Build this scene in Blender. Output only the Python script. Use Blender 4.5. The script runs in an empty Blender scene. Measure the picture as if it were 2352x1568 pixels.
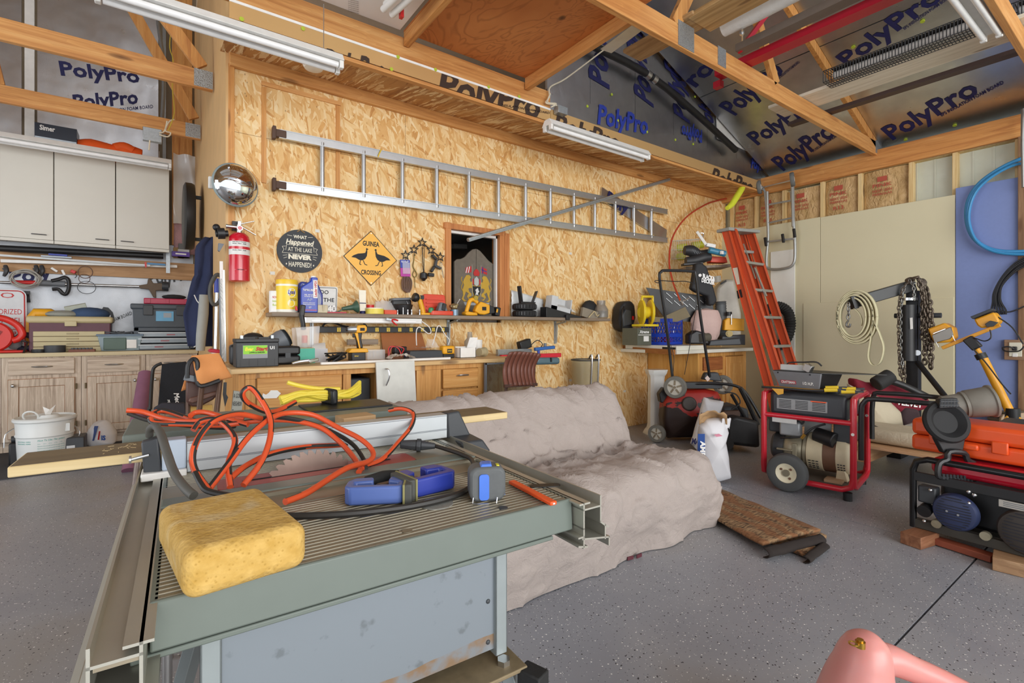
import bpy,bmesh,math,random
from mathutils import Vector,Matrix,Euler,noise
random.seed(7)
SC=bpy.context.scene
COL=SC.collection
R=math.radians
sin,cos,pi=math.sin,math.cos,math.pi
# ---------------------------------------------------------------- camera
H,F,CX,HY,YAW=1.07,1136.0,1176.0,757.0,R(36)
cam=bpy.data.objects.new('camera',bpy.data.cameras.new('camera'))
COL.objects.link(cam)
cam.location=(0,0,H)
cam.rotation_euler=(R(90),0,-YAW)
cam.data.sensor_width=36.0
cam.data.lens=F/2352*36
cam.data.shift_y=(HY-784)/2352
cam.data.clip_start=0.02
SC.camera=cam
# ---------------------------------------------------------------- world, lights, exposure
w=bpy.data.worlds.new('sky')
SC.world=w
w.use_nodes=True
wn=w.node_tree.nodes
bg=wn['Background']
bg.inputs[0].default_value=(0.86,0.93,1.0,1)
bg.inputs[1].default_value=1.35
def area(name,loc,aim,sx,sy,power,col=(1,1,1)):
 l=bpy.data.lights.new(name,'AREA')
 l.shape='RECTANGLE'
 l.size,l.size_y,l.energy,l.color=sx,sy,power,col
 o=bpy.data.objects.new(name,l)
 COL.objects.link(o)
 o.location=loc
 d=Vector(aim)-Vector(loc)
 o.rotation_euler=d.to_track_quat('-Z','Y').to_euler()
 return o
area('daylight_garage_door',(1.2,-4.6,1.9),(2.4,3.6,1.5),6.0,3.0,260,(1,0.97,0.93))
area('daylight_side_door',(-3.6,2.6,1.7),(2,3.2,1.2),2.6,2.6,55,(0.95,0.97,1))
SC.view_settings.view_transform='Standard'
SC.view_settings.look='None'
SC.view_settings.gamma=1.0
SC.view_settings.use_curve_mapping=False
SC.view_settings.exposure=0.32
# ---------------------------------------------------------------- photograph pixel -> point in the room
FW=Vector((sin(YAW),cos(YAW),0))
RT=Vector((cos(YAW),-sin(YAW),0))
CAM=Vector((0,0,H))
def ray(x,y):return FW+RT*((x-CX)/F)+Vector((0,0,(HY-y)/F))
def pX(x,y,u):d=ray(x,y);return CAM+d*(u/d.x)
def pY(x,y,v):d=ray(x,y);return CAM+d*(v/d.y)
def pZ(x,y,z):d=ray(x,y);return CAM+d*((z-H)/d.z)
def pD(x,y,t):return CAM+ray(x,y)*t
def pN(x,y,p,n):d=ray(x,y);n=Vector(n);return CAM+d*((Vector(p)-CAM).dot(n)/d.dot(n))
# ---------------------------------------------------------------- materials
def lin(h):
 if not isinstance(h,str):return tuple(h)+(1,)
 h=h.lstrip('#')
 o=[]
 for i in(0,2,4):
  v=int(h[i:i+2],16)/255
  o.append(v/12.92 if v<=0.04045 else((v+0.055)/1.055)**2.4)
 return tuple(o)+(1,)
MATS={}
class NT:
 def __init__(s,name):
  s.m=bpy.data.materials.new(name)
  s.m.use_nodes=True
  s.t=s.m.node_tree
  s.b=s.t.nodes['Principled BSDF']
  s.tc=s.t.nodes.new('ShaderNodeTexCoord')
 def n(s,typ,ins={},**kw):
  o=s.t.nodes.new('ShaderNode'+typ)
  for k,v in kw.items():setattr(o,k,v)
  for k,v in ins.items():s.set(o.inputs[k],v)
  return o
 def set(s,i,v):
  if isinstance(v,bpy.types.NodeSocket):s.t.links.new(v,i)
  else:i.default_value=v
 def ob(s,scale=(1,1,1),rot=(0,0,0),loc=(0,0,0),co='Object'):
  return s.n('Mapping',{'Vector':s.tc.outputs[co],'Scale':scale,'Rotation':rot,'Location':loc}).outputs[0]
 def noise(s,v,scale,detail=3,dist=0,rough=.5):
  return s.n('TexNoise',{'Vector':v,'Scale':scale,'Detail':detail,'Distortion':dist,'Roughness':rough}).outputs['Fac']
 def ramp(s,f,*st):
  o=s.n('ValToRGB',{'Fac':f})
  e=o.color_ramp.elements
  while len(e)<len(st):e.new(0.5)
  for i,(p,c)in enumerate(st):
   e[i].position=p
   e[i].color=lin(c)if isinstance(c,(str,tuple))else(c,c,c,1)
  return o.outputs[0]
 def mix(s,f,a,b,mode='MIX'):
  o=s.n('Mix',data_type='RGBA',blend_type=mode)
  s.set(o.inputs[0],f);s.set(o.inputs[6],a);s.set(o.inputs[7],b)
  return o.outputs[2]
 def math(s,op,a,b=0.0):
  o=s.n('Math',operation=op)
  s.set(o.inputs[0],a);s.set(o.inputs[1],b)
  return o.outputs[0]
 def bump(s,h,d=.01,st=.5):
  o=s.n('Bump',{'Height':h,'Distance':d,'Strength':st})
  s.t.links.new(o.outputs[0],s.b.inputs['Normal'])
 def p(s,**kw):
  for k,v in kw.items():s.set(s.b.inputs[{'col':'Base Color','rough':'Roughness','metal':'Metallic','alpha':'Alpha','trans':'Transmission Weight','spec':'Specular IOR Level','coat':'Coat Weight','emit':'Emission Strength','emc':'Emission Color','sss':'Subsurface Weight','ior':'IOR'}[k]],v)
  return s.m
def mt(name,col,rough=.5,metal=0.,var=.12,vs=18.,bump=0.,bs=60.,**kw):
 """plain painted / moulded surface: one colour with a little mottling and fine relief"""
 if name in MATS:return MATS[name]
 t=NT(name)
 c=lin(col)
 f=t.noise(t.ob(),vs,4)
 a=tuple(min(1,x*(1-var))for x in c[:3])+(1,)
 b=tuple(min(1,x*(1+var))for x in c[:3])+(1,)
 t.p(col=t.mix(f,a,b),rough=rough,metal=metal,**kw)
 if bump:t.bump(t.noise(t.ob(),bs,5),.004,bump)
 MATS[name]=t.m
 return t.m
def wood(name,c0,c1,c2,ax=0,gs=1.0,rough=.55,knots=True,bump=.15):
 """c0 dark grain, c1 main, c2 light; ax = direction of the grain"""
 if name in MATS:return MATS[name]
 t=NT(name)
 sc=[26*gs]*3;sc[ax]=1.3*gs
 v=t.ob(sc)
 g=t.noise(v,1.0,5,1.2,.6)
 sc2=[5*gs]*3;sc2[ax]=.7*gs
 big=t.noise(t.ob(sc2),1.0,2,2.2)
 fig=t.math('FRACT',t.math('MULTIPLY',big,9.0))
 col=t.ramp(g,(.28,c0),(.5,c1),(.75,c2))
 col=t.mix(t.math('MULTIPLY',t.math('SMOOTH_MIN',fig,.5),.45),col,lin(c0))
 if knots:
  k=[7.]*3;k[ax]=1.6
  vo=t.n('TexVoronoi',{'Vector':t.ob(k),'Scale':1.0}).outputs['Distance']
  col=t.mix(t.ramp(vo,(.0,.85),(.09,.5),(.13,.0)),col,lin('#5a3418'))
 t.p(col=col,rough=rough)
 t.bump(g,.002,bump)
 MATS[name]=t.m
 return t.m
def osb(name,pale='#e9c488',mid='#d9a561',dark='#b77c3f',flat=False):
 if name in MATS:return MATS[name]
 t=NT(name)
 col=None;hgt=None
 ax=1 if not flat else 2
 for k,(ang,sx,sz)in enumerate([(4,34,5),(-12,38,6),(15,36,6),(-30,42,7.5),(34,44,8),(66,44,9),(7,80,11)]):
  rot=[0,0,0];rot[ax]=R(ang)
  sc=(sx,3,sz)if not flat else(sz,sx,3)
  m1=t.n('Mapping',{'Vector':t.tc.outputs['Object'],'Rotation':rot,'Location':(k*3.1,.37*k,k*1.7)}).outputs[0]
  wob=t.n('TexNoise',{'Vector':m1,'Scale':9.0,'Detail':2}).outputs['Color']
  m1=t.n('VectorMath',{0:m1,1:t.n('VectorMath',{0:wob,1:(.03,.03,.03)},operation='MULTIPLY').outputs[0]},operation='ADD').outputs[0]
  m2=t.n('Mapping',{'Vector':m1,'Scale':sc}).outputs[0]
  vo=t.n('TexVoronoi',{'Vector':m2,'Scale':1.0,'Randomness':1.0})
  s3=t.n('SeparateColor',{0:vo.outputs['Color']})
  gr=t.n('TexNoise',{'Vector':m2,'Scale':2.6,'Detail':4}).outputs['Fac']
  val=t.math('ADD',t.math('MULTIPLY',s3.outputs[1],.8),t.math('MULTIPLY',gr,.3))
  c=t.ramp(val,(.06,dark),(.24,mid),(.62,pale),(1.0,'#f4dcae'))
  if col is None:col,hgt=c,val
  else:
   mask=t.ramp(s3.outputs[0],(.62 if k<5 else.8,0.),(.66 if k<5 else.82,1.))
   col=t.mix(mask,col,c);hgt=t.mix(mask,hgt,val)
 sp=t.n('TexVoronoi',{'Vector':t.ob((30,30,14)),'Scale':1.0}).outputs['Distance']
 col=t.mix(t.ramp(sp,(.05,.7),(.12,.0)),col,lin('#6b3f1c'))
 t.p(col=col,rough=.62)
 t.bump(hgt,.003,.35)
 MATS[name]=t.m
 return t.m
def foil(name,tint='#d9dadd',rough=.30,bump=.25):
 if name in MATS:return MATS[name]
 t=NT(name)
 f=t.noise(t.ob((1,1,1)),7,4)
 t.p(col=t.mix(f,lin(tint),lin('#b4b7bc')),metal=1.0,rough=t.math('ADD',t.math('MULTIPLY',f,.18),rough-.08))
 t.bump(t.math('ADD',t.noise(t.ob(),3.0,2),t.math('MULTIPLY',t.noise(t.ob(),160,2),.05)),.03,bump)
 MATS[name]=t.m
 return t.m
# ---------------------------------------------------------------- mesh building
def basis(z,x=None):
 """3x3 whose Z column is z"""
 z=Vector(z).normalized()
 x=Vector(x)if x is not None else(Vector((0,0,1))if abs(z.z)<.9 else Vector((1,0,0)))
 x=(x-z*x.dot(z)).normalized()
 return Matrix((x,z.cross(x),z)).transposed()
def frame(o,x,y):
 """4x4 with origin o, local x along x, local y near y"""
 x=Vector(x).normalized();z=x.cross(Vector(y)).normalized();y=z.cross(x)
 m=Matrix((x,y,z)).transposed().to_4x4()
 m.translation=Vector(o)
 return m
def TR(x=0,y=0,z=0,rx=0,ry=0,rz=0):
 return Matrix.Translation((x,y,z))@Euler((R(rx),R(ry),R(rz))).to_matrix().to_4x4()
def smooth_path(pts,n=6,closed=False):
 p=[Vector(q)for q in pts]
 out=[]
 N=len(p)
 for i in range(N if closed else N-1):
  if closed:a,b,c,d=p[(i-1)%N],p[i],p[(i+1)%N],p[(i+2)%N]
  else:a,b,c,d=p[max(i-1,0)],p[i],p[i+1],p[min(i+2,N-1)]
  for k in range(n):
   t=k/n
   out.append(.5*((2*b)+(c-a)*t+(2*a-5*b+4*c-d)*t*t+(3*b-a-3*c+d)*t**3))
 if not closed:out.append(p[-1])
 return out
class MB:
 def __init__(s,m=None):
  s.v,s.f,s.m=[],[],m or Matrix()
 def add(s,vs,fs):
  n=len(s.v)
  s.v+=[s.m@Vector(p)for p in vs]
  s.f+=[[i+n for i in f]for f in fs]
  return s
 def hex(s,p):
  return s.add(p,[(3,2,1,0),(4,5,6,7),(0,1,5,4),(1,2,6,5),(2,3,7,6),(3,0,4,7)])
 def box(s,c,d,r=None):
  x,y,z=d[0]/2,d[1]/2,d[2]/2
  p=[Vector(q)for q in((-x,-y,-z),(x,-y,-z),(x,y,-z),(-x,y,-z),(-x,-y,z),(x,-y,z),(x,y,z),(-x,y,z))]
  if r is not None:
   e=Euler([R(a)for a in r]).to_matrix()if not isinstance(r,Matrix)else r
   p=[e@q for q in p]
  c=Vector(c)
  return s.hex([q+c for q in p])
 def bb(s,a,b):
  a,b=Vector(a),Vector(b)
  return s.box((a+b)/2,[abs(k)for k in(b-a)])
 def beam(s,a,b,w,h,side=None):
  """bar from a to b, w across (horizontal), h in the other direction"""
  a,b=Vector(a),Vector(b)
  z=(b-a).normalized()
  sd=Vector(side)if side is not None else(Vector((0,0,1)).cross(z)if abs(z.z)<.99 else Vector((1,0,0)))
  m=basis(z,sd)
  return s.box((a+b)/2,(w,h,(b-a).length),m)
 def cyl(s,a,b,r,r2=None,n=14,cap=True):
  a,b=Vector(a),Vector(b)
  r2=r if r2 is None else r2
  m=basis(b-a)
  vs=[]
  for o,q in((a,r),(b,r2)):
   for i in range(n):
    t=2*pi*i/n
    vs.append(o+m@Vector((cos(t)*q,sin(t)*q,0)))
  fs=[(i,(i+1)%n,n+(i+1)%n,n+i)for i in range(n)]
  if cap:fs+=[tuple(range(n-1,-1,-1)),tuple(range(n,2*n))]
  return s.add(vs,fs)
 def tube(s,pts,r,n=8,closed=False,sm=0,cap=True):
  if sm:pts=smooth_path(pts,sm,closed)
  pts=[Vector(p)for p in pts]
  N=len(pts)
  rs=r if isinstance(r,(list,tuple))else[r]*N
  if len(rs)!=N:rs=[(lambda k,j:rs[j]+(rs[min(j+1,len(rs)-1)]-rs[j])*(k-j))(i/max(N-1,1)*(len(rs)-1),int(i/max(N-1,1)*(len(rs)-1)))for i in range(N)]
  vs=[];x=None
  for i in range(N):
   if closed:t=pts[(i+1)%N]-pts[i-1]
   else:t=pts[min(i+1,N-1)]-pts[max(i-1,0)]
   if t.length<1e-9:t=Vector((0,0,1))
   m=basis(t,x)if x is None or abs(x.normalized().dot(t.normalized()))<.98 else basis(t)
   x=m.col[0].copy()
   for k in range(n):
    a=2*pi*k/n
    vs.append(pts[i]+m@Vector((cos(a)*rs[i],sin(a)*rs[i],0)))
  fs=[]
  for i in range(N if closed else N-1):
   j=(i+1)%N
   for k in range(n):
    fs.append((i*n+k,i*n+(k+1)%n,j*n+(k+1)%n,j*n+k))
  if not closed and cap:fs+=[tuple(range(n-1,-1,-1)),tuple((N-1)*n+k for k in range(n))]
  return s.add(vs,fs)
 def lathe(s,prof,n=18,m=None):
  m=m or Matrix()
  vs=[]
  for r,z in prof:
   for k in range(n):
    a=2*pi*k/n
    vs.append(m@Vector((r*cos(a),r*sin(a),z)))
  fs=[]
  for i in range(len(prof)-1):
   for k in range(n):
    fs.append((i*n+k,i*n+(k+1)%n,(i+1)*n+(k+1)%n,(i+1)*n+k))
  if prof[0][0]>1e-5:fs.append(tuple(range(n-1,-1,-1)))
  if prof[-1][0]>1e-5:fs.append(tuple((len(prof)-1)*n+k for k in range(n)))
  return s.add(vs,fs)
 def prism(s,poly,t,m=None,c=False):
  """outline in local xy, thickness t along local z (centred when c)"""
  m=m or Matrix()
  ar=sum(poly[i-1][0]*poly[i][1]-poly[i][0]*poly[i-1][1]for i in range(len(poly)))
  if ar<0:poly=poly[::-1]
  z0=-t/2 if c else 0
  n=len(poly)
  vs=[m@Vector((x,y,z0))for x,y in poly]+[m@Vector((x,y,z0+t))for x,y in poly]
  return s.add(vs,[tuple(range(n-1,-1,-1)),tuple(range(n,2*n))]+[(i,(i+1)%n,n+(i+1)%n,n+i)for i in range(n)])
 def slab(s,pts,d):
  """polygon through world points pts, extruded by vector d"""
  d=Vector(d);n=len(pts)
  vs=[Vector(p)for p in pts]+[Vector(p)+d for p in pts]
  return s.add(vs,[tuple(range(n-1,-1,-1)),tuple(range(n,2*n))]+[(i,(i+1)%n,n+(i+1)%n,n+i)for i in range(n)])
 def ball(s,c,r,n=14,sq=(1,1,1),rot=None):
  m=Matrix.Translation(Vector(c))@(rot.to_4x4()if rot else Matrix())@Matrix.Diagonal((*sq,1))
  k=max(6,n//2)
  return s.lathe([(max(r*sin(pi*i/k),1e-6),-r*cos(pi*i/k))for i in range(k+1)],n,m)
 def torus(s,c,r,q,z=(0,0,1),n=24,k=8,sq=(1,1)):
  m=basis(z);c=Vector(c)
  return s.tube([c+m@Vector((cos(2*pi*i/n)*r*sq[0],sin(2*pi*i/n)*r*sq[1],0))for i in range(n)],q,k,True)
 def grid(s,fn,nu,nv,cu=False):
  vs=[fn(i/nu,j/nv)for i in range(nu+(0 if cu else 1))for j in range(nv+1)]
  k=nv+1;N=nu if cu else nu+1
  return s.add(vs,[(i*k+j,((i+1)%N)*k+j,((i+1)%N)*k+j+1,i*k+j+1)for i in range(nu)for j in range(nv)])
def rrect(w,h,r,n=4,cx=0,cy=0):
 o=[]
 for sx,sy,a in((1,1,0),(-1,1,90),(-1,-1,180),(1,-1,270)):
  for i in range(n+1):
   t=R(a+90*i/n)
   o.append((cx+sx*(w/2-r)+cos(t)*r,cy+sy*(h/2-r)+sin(t)*r))
 return o
def circ(r,n=24,cx=0,cy=0,ry=None):return[(cx+r*cos(2*pi*i/n),cy+(ry or r)*sin(2*pi*i/n))for i in range(n)]
WORLD={}
def obj(name,mb,m,parent=None,bv=0.,ang=38,seg=2,flat=False,sub=0,solid=0.):
 me=bpy.data.meshes.new(name)
 me.from_pydata([tuple(v)for v in mb.v],[],mb.f)
 me.materials.append(m)
 if not flat:
  me.shade_smooth()
  me.set_sharp_from_angle(angle=R(ang))
 o=bpy.data.objects.new(name,me)
 COL.objects.link(o)
 if parent is not None:
  o.parent=parent
  if parent.name in WORLD:o.matrix_parent_inverse=WORLD[parent.name]
 if solid:
  k=o.modifiers.new('thickness','SOLIDIFY');k.thickness=solid;k.offset=0
 if bv:
  k=o.modifiers.new('edge','BEVEL');k.width=bv;k.segments=seg;k.limit_method='ANGLE';k.angle_limit=R(40)
 if sub:
  k=o.modifiers.new('round','SUBSURF');k.levels=k.render_levels=sub
 return o
def tag(o,label,cat,group=None,kind=None):
 if label:o['label']=label
 if cat:o['category']=cat
 if group:o['group']=group
 if kind:o['kind']=kind
 return o
def th(name,label,cat,loc=(0,0,0),rz=0,group=None,world=True,m=None):
 """an empty at the thing's base; world=True: its parts are built in room coordinates"""
 o=bpy.data.objects.new(name,None)
 COL.objects.link(o)
 o.empty_display_size=.05
 if m is not None:o.matrix_basis=m
 else:
  o.location=loc
  o.rotation_euler=(0,0,R(rz))
 tag(o,label,cat,group)
 if world:WORLD[o.name]=o.matrix_basis.inverted()
 return o
def st(name,mb,m,parent=None,**kw):
 o=obj(name,mb,m,parent,**kw)
 if parent is None:o['kind']='structure'
 return o
def one(name,mb,m,label,cat,group=None,**kw):
 return tag(obj(name,mb,m,**kw),label,cat,group)
def loose(T,name,mb,m,label,cat,group=None,**k):
 o=obj(name,mb,m,**k)
 if T.name not in WORLD:o.matrix_basis=T.matrix_basis.copy()
 return tag(o,label,cat,group)
def drop(T):bpy.data.objects.remove(T)
def glyphs(s,bold=0.0,italic=0.0,space=1.0):
 cu=bpy.data.curves.new('lettering','FONT')
 cu.body=s;cu.resolution_u=2;cu.offset=bold;cu.shear=italic;cu.space_character=space
 o=bpy.data.objects.new('lettering',cu)
 me=o.to_mesh()
 vs=[v.co.copy()for v in me.vertices];fs=[tuple(p.vertices)for p in me.polygons]
 o.to_mesh_clear()
 bpy.data.objects.remove(o);bpy.data.curves.remove(cu)
 return vs,fs
def rim(s,x0,x1,z0,z1,y0,y1,w,wt=None):
 wt=wt or w
 return s.bb((x0,y0,z0),(x0+w,y1,z1)).bb((x1-w,y0,z0),(x1,y1,z1)).bb((x0+w,y0,z0),(x1-w,y1,z0+wt)).bb((x0+w,y0,z1-wt),(x1-w,y1,z1))
def txt(s,fn,m,parent,bold=.012,italic=0.,name='lettering',mb=None,space=1.0):
 vs,fs=glyphs(s,bold,italic,space)
 if not vs:return None
 x0=min(v.x for v in vs);x1=max(v.x for v in vs)
 b=mb or MB()
 n=len(b.v)
 b.v+=[b.m@Vector(fn((v.x-x0)/(x1-x0),v.y/.70))for v in vs]
 b.f+=[[i+n for i in f]for f in fs]
 if mb:return mb
 return obj(name,b,m,parent,flat=True)
def quadf(bl,br,tl,off=.0015):
 bl,br,tl=Vector(bl),Vector(br),Vector(tl)
 n=(br-bl).cross(tl-bl).normalized()
 return lambda u,v:bl+(br-bl)*u+(tl-bl)*v+n*off
def linef(o,w,h,x=(1,0,0),y=(0,0,1),off=.0015,cen=True):
 """text frame: o = baseline centre (or left), width, cap height"""
 o,x,y=Vector(o),Vector(x).normalized(),Vector(y).normalized()
 n=x.cross(y)
 k=.5 if cen else 0
 return lambda u,v:o+x*((u-k)*w)+y*(v*h)+n*off
def cylf(c,r,z0,h,a0,a1):
 """text around a vertical cylinder, angles in degrees, reading from a0 to a1"""
 c=Vector(c)
 return lambda u,v:c+Vector((cos(R(a0+(a1-a0)*u))*r,sin(R(a0+(a1-a0)*u))*r,z0+v*h))
# ---------------------------------------------------------------- palette
OSB=osb('oriented strand board')
OSBD=osb('strand board with painted shade','#c48f52','#ac743e','#875426')  # darker strand board copy, the soffit's shade put into its colours
PINE=wood('pine lumber x','#b0703a','#d69a58','#e5b272',0)
PINEY=wood('pine lumber y','#ad6b36','#d3934f','#e2ab69',1)
PINEZ=wood('pine lumber z','#b0703a','#d2954f','#e2ad6b',2)
STUD=wood('pale stud','#c9a468','#e2c68e','#efdcb0',2)
FOIL=foil('foil facing')
WHITE=mt('white paint','#e9e8e4',.5)
BLACK=mt('black plastic','#1c1c1e',.45,var=.25)
RUB=mt('black rubber','#232323',.75,var=.3,bump=.3,bs=120)
STEEL=mt('bright steel','#c9cacb',.28,1.,var=.08)
ALU=mt('aluminium','#c3c6c8',.38,.9,var=.08)
GALV=mt('galvanised steel','#aab0b4',.45,.8,var=.25,vs=60)
YEL=mt('tool yellow plastic','#e9a81f',.45)
BLUEP=mt('blue plastic','#2b3fa3',.4)
REDP=mt('red plastic','#cc2626',.4)
ORG=mt('orange plastic','#e8551c',.42)
GREY=mt('grey plastic','#6d7278',.5)
DGREY=mt('dark grey plastic','#3a3d41',.5)
INK=mt('black ink','#15151a',.6)
NAVYINK=mt('navy ink','#1a1d55',.6)
WINK=mt('white ink','#f2f2f0',.6)
REDINK=mt('red ink','#c22b2b',.6)
GLASS=NT('clear glass').p(col=(.02,.02,.02,1),rough=.05,alpha=.06)
CLEAR=NT('clear plastic').p(col=(.95,.96,.97,1),rough=.12,alpha=.35)
# ================================================================= the setting
W,RW,BW=3.67,6.12,6.62
def fmat():
 t=NT('speckled grey epoxy floor')
 big=t.noise(t.ob(),.9,4,.6)
 col=t.ramp(big,(.3,'#868992'),(.5,'#999a9f'),(.72,'#978f82'))
 fine=t.noise(t.ob(),90,3)
 col=t.mix(t.math('MULTIPLY',fine,.25),col,lin('#85878d'))
 for sc,thr,c in((62,.16,'#e9e9e6'),(58,.17,'#232428'),(110,.16,'#d8d8d6'),(105,.16,'#3a3b40')):
  vo=t.n('TexVoronoi',{'Vector':t.ob((1,1,1),(0,0,sc),(sc,sc*.3,0)),'Scale':float(sc)})
  g=t.n('SeparateColor',{0:vo.outputs['Color']}).outputs[0]
  mk=t.math('MULTIPLY',t.math('LESS_THAN',vo.outputs['Distance'],thr),t.math('GREATER_THAN',g,.62))
  col=t.mix(mk,col,lin(c))
 t.p(col=col,rough=t.math('ADD',t.math('MULTIPLY',big,.2),.3),spec=.45)
 t.bump(fine,.002,.12)
 return t.m
FLOORM=fmat()
fl=st('floor',MB().bb((-7,-5,-.12),(8,8,-.02)),mt('joint grit','#3c3733',.9))
ja,jb=pZ(2220,1275,0),pZ(2075,1505,0)
jv=(ja.y+jb.y)/2
for a,b in(((-7,-5),(3.157,jv-.004)),((3.163,-5),(8,jv-.004)),((-7,jv+.004),(3.157,8)),((3.163,jv+.004),(8,8))):
 st('slab',MB().bb((a[0],a[1],-.02),(b[0],b[1],0)),FLOORM,fl)
u0,u1=.40,6.2
wu0,wu1,wz0,wz1=pY(1035,600,W).x,pY(1145,600,W).x,1.165,pY(1035,527,W).z
ZT=2.86
wall=st('wall_back',MB().bb((u0,W+.02,0),(wu0-.06,W+.10,ZT)).bb((wu1+.06,W+.02,0),(u1,W+.10,ZT)).bb((wu0-.06,W+.02,0),(wu1+.06,W+.10,wz0-.05)).bb((wu0-.06,W+.02,wz1+.05),(wu1+.06,W+.10,ZT)),PINEZ)
edges=[u0+.03,1.62,wu0-.03,wu1+.03,4.06,5.28,u1]
cells=[]
zs=2.36
for i in range(len(edges)-1):
 a,b=edges[i],edges[i+1]
 if i==2:cells+=[(a,b,0,wz0-.03),(a,b,wz1+.03,zs)]
 else:cells.append((a,b,0,zs))
cells+=[(u0+.03,1.62,zs,ZT),(1.62,2.84,zs,ZT),(2.84,4.06,zs,ZT),(4.06,5.28,zs,ZT),(5.28,u1,zs,ZT)]
for a,b,c,d in cells:
 st('strand_board_panel',MB().bb((a+.0012,W,c+.0012),(b-.0012,W+.02,d-.0012)),OSB,wall)
st('trim_1',MB().bb((u0-.005,W-.015,0),(u0+.03,W+.02,2.79)),PINEZ,bv=.002)
SIDE=mt('bare plywood','#d6ae78',.6,var=.14,vs=5)
st('wall_left',MB().bb((u0-.02,W-.012,0),(u0,BW,4.5)),SIDE)
bt=th('wall_battens','flat orange pine strips framing an old opening above the ladder feet','trim',(.8,W,1.6))
for a,b in(((606,200),(606,420)),((776,243),(776,442))):
 p,q=pY(*a,W-.004),pY(*b,W-.004)
 obj('batten',MB().bb((p.x-.014,W-.012,q.z),(p.x+.014,W-.001,p.z)),PINEZ,bt)
p,q=pY(600,197,W),pY(782,240,W)
obj('batten',MB().bb((p.x,W-.012,p.z+.002),(q.x,W-.0015,p.z+.03)),PINE,bt)
SV,FZ0,FZ1=3.12,2.765,2.885
st('trim_2',MB().bb((u0,W-.04,2.77),(u1,W-.001,ZT)),PINE,bv=.003)
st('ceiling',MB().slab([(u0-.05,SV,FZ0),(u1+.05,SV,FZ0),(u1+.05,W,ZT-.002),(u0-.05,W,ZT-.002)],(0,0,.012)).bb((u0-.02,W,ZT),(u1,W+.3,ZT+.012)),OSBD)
st('trim_3',MB().bb((u0-.05,SV-.014,FZ0-.012),(u1,SV+.03,FZ0+.012)),PINE,bv=.002)
FOILT=NT('satin foil with painted reflection').p(col=lin('#d9b178'),metal=.45,rough=.42)  # tan base colour paints the wood's reflection into the foil
fb=th('foam_fascia','foil faced foam strip boxed over the strand board wall, printed in black','insulation board',(u0,SV,FZ0))
UC=pY(1262,230,SV).x
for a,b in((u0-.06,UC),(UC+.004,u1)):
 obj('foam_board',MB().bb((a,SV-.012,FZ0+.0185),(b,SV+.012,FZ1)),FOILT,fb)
EPS=mt('white foam edge','#f4f4f1',.8)
obj('foam_edge',MB().bb((u0-.06,SV-.016,FZ1-.012),(UC,SV+.0,FZ1+.003)),EPS,fb)
def ftext(s,bl,br,tl,m,pf,par,bold=.03,**k):return txt(s,quadf(pf(*bl),pf(*br),pf(*tl),.003),m,par,bold,**k)
fY=lambda x,y:pY(x,y,SV-.013)
BRN=mt('brown black ink','#3a2a22',.6)
def clipz(o,z0,z1):
 bm=bmesh.new();bm.from_mesh(o.data)
 for co,no in(((0,0,z0),(0,0,-1)),((0,0,z1),(0,0,1))):
  bmesh.ops.bisect_plane(bm,geom=bm.verts[:]+bm.edges[:]+bm.faces[:],plane_co=co,plane_no=no,clear_outer=True)
 bm.to_mesh(o.data);bm.free()
for s,bl,br,tl in(('PolyPro',(1005,222),(1238,272),(1016,160)),('PolyPro',(1272,300),(1420,345),(1280,262)),('PolyPro',(1630,420),(1725,446),(1640,386)),('PolyPro',(740,160),(882,185),(750,112))):
 clipz(ftext(s,bl,br,tl,BRN,fY,fb),FZ0+.013,FZ1-.013)
ftext('INSULATION FOAM BOARD',(1150,243),(1262,262),(1151,238),BRN,fY,fb,.01)
GRN=mt('green cap nail','#b6c83a',.5)
for x,y in((555,44),(696,66),(914,131),(899,159),(1122,200),(1000,160),(1192,222)):
 c=pY(x,y,SV-.014)
 obj('cap_nail',MB().cyl(c,c+Vector((0,-.004,0)),.012,n=10),GRN,fb)
st('wall_right',MB().bb((RW+.11,-5,0),(RW+.16,W+.3,2.94)),mt('ribbed steel siding','#c9ccb4',.4,.3))
rw=th('stud_frame','pale pine studs between the kraft paper bays of the right wall','framing',(RW+.06,2,0))
SX=[1680,1736,1800,1888,1975,2092,2193,2338]
SVs=[]
for x in SX:
 v=pX(x,450,RW+.02).y
 SVs.append(v)
 obj('stud',MB().bb((RW+.02,v-.019,0),(RW+.11,v+.019,2.76)),STUD,rw,bv=.002)
st('trim_4',MB().bb((RW-.02,-5,2.745),(RW+.02,W,2.945)),PINEY,bv=.004)
st('trim_5',MB().bb((RW+.02,-5,2.745),(RW+.12,W,2.79)),STUD)
def kraft():
 t=NT('brown kraft paper')
 f=t.noise(t.ob(),5,4,1.5)
 t.p(col=t.ramp(f,(.3,'#b8955f'),(.6,'#cfab78'),(.8,'#dfc294')),rough=.6)
 t.bump(t.noise(t.ob((1,9,5)),1.6,5,2.5),.03,.8)
 return t.m
KR=kraft()
bays=[(SVs[i]-.022,SVs[i+1]+.022)for i in range(len(SVs)-1)]
KN=['kraft paper insulation batt in the corner bay, behind the hand truck','kraft paper insulation batt seen between the hand truck rails','crumpled kraft batt right of the hand truck with torn foil edge','kraft paper insulation batt with R13 in the wide open bay','widest kraft paper batt, upside down print, beside the bare steel bay']
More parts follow.
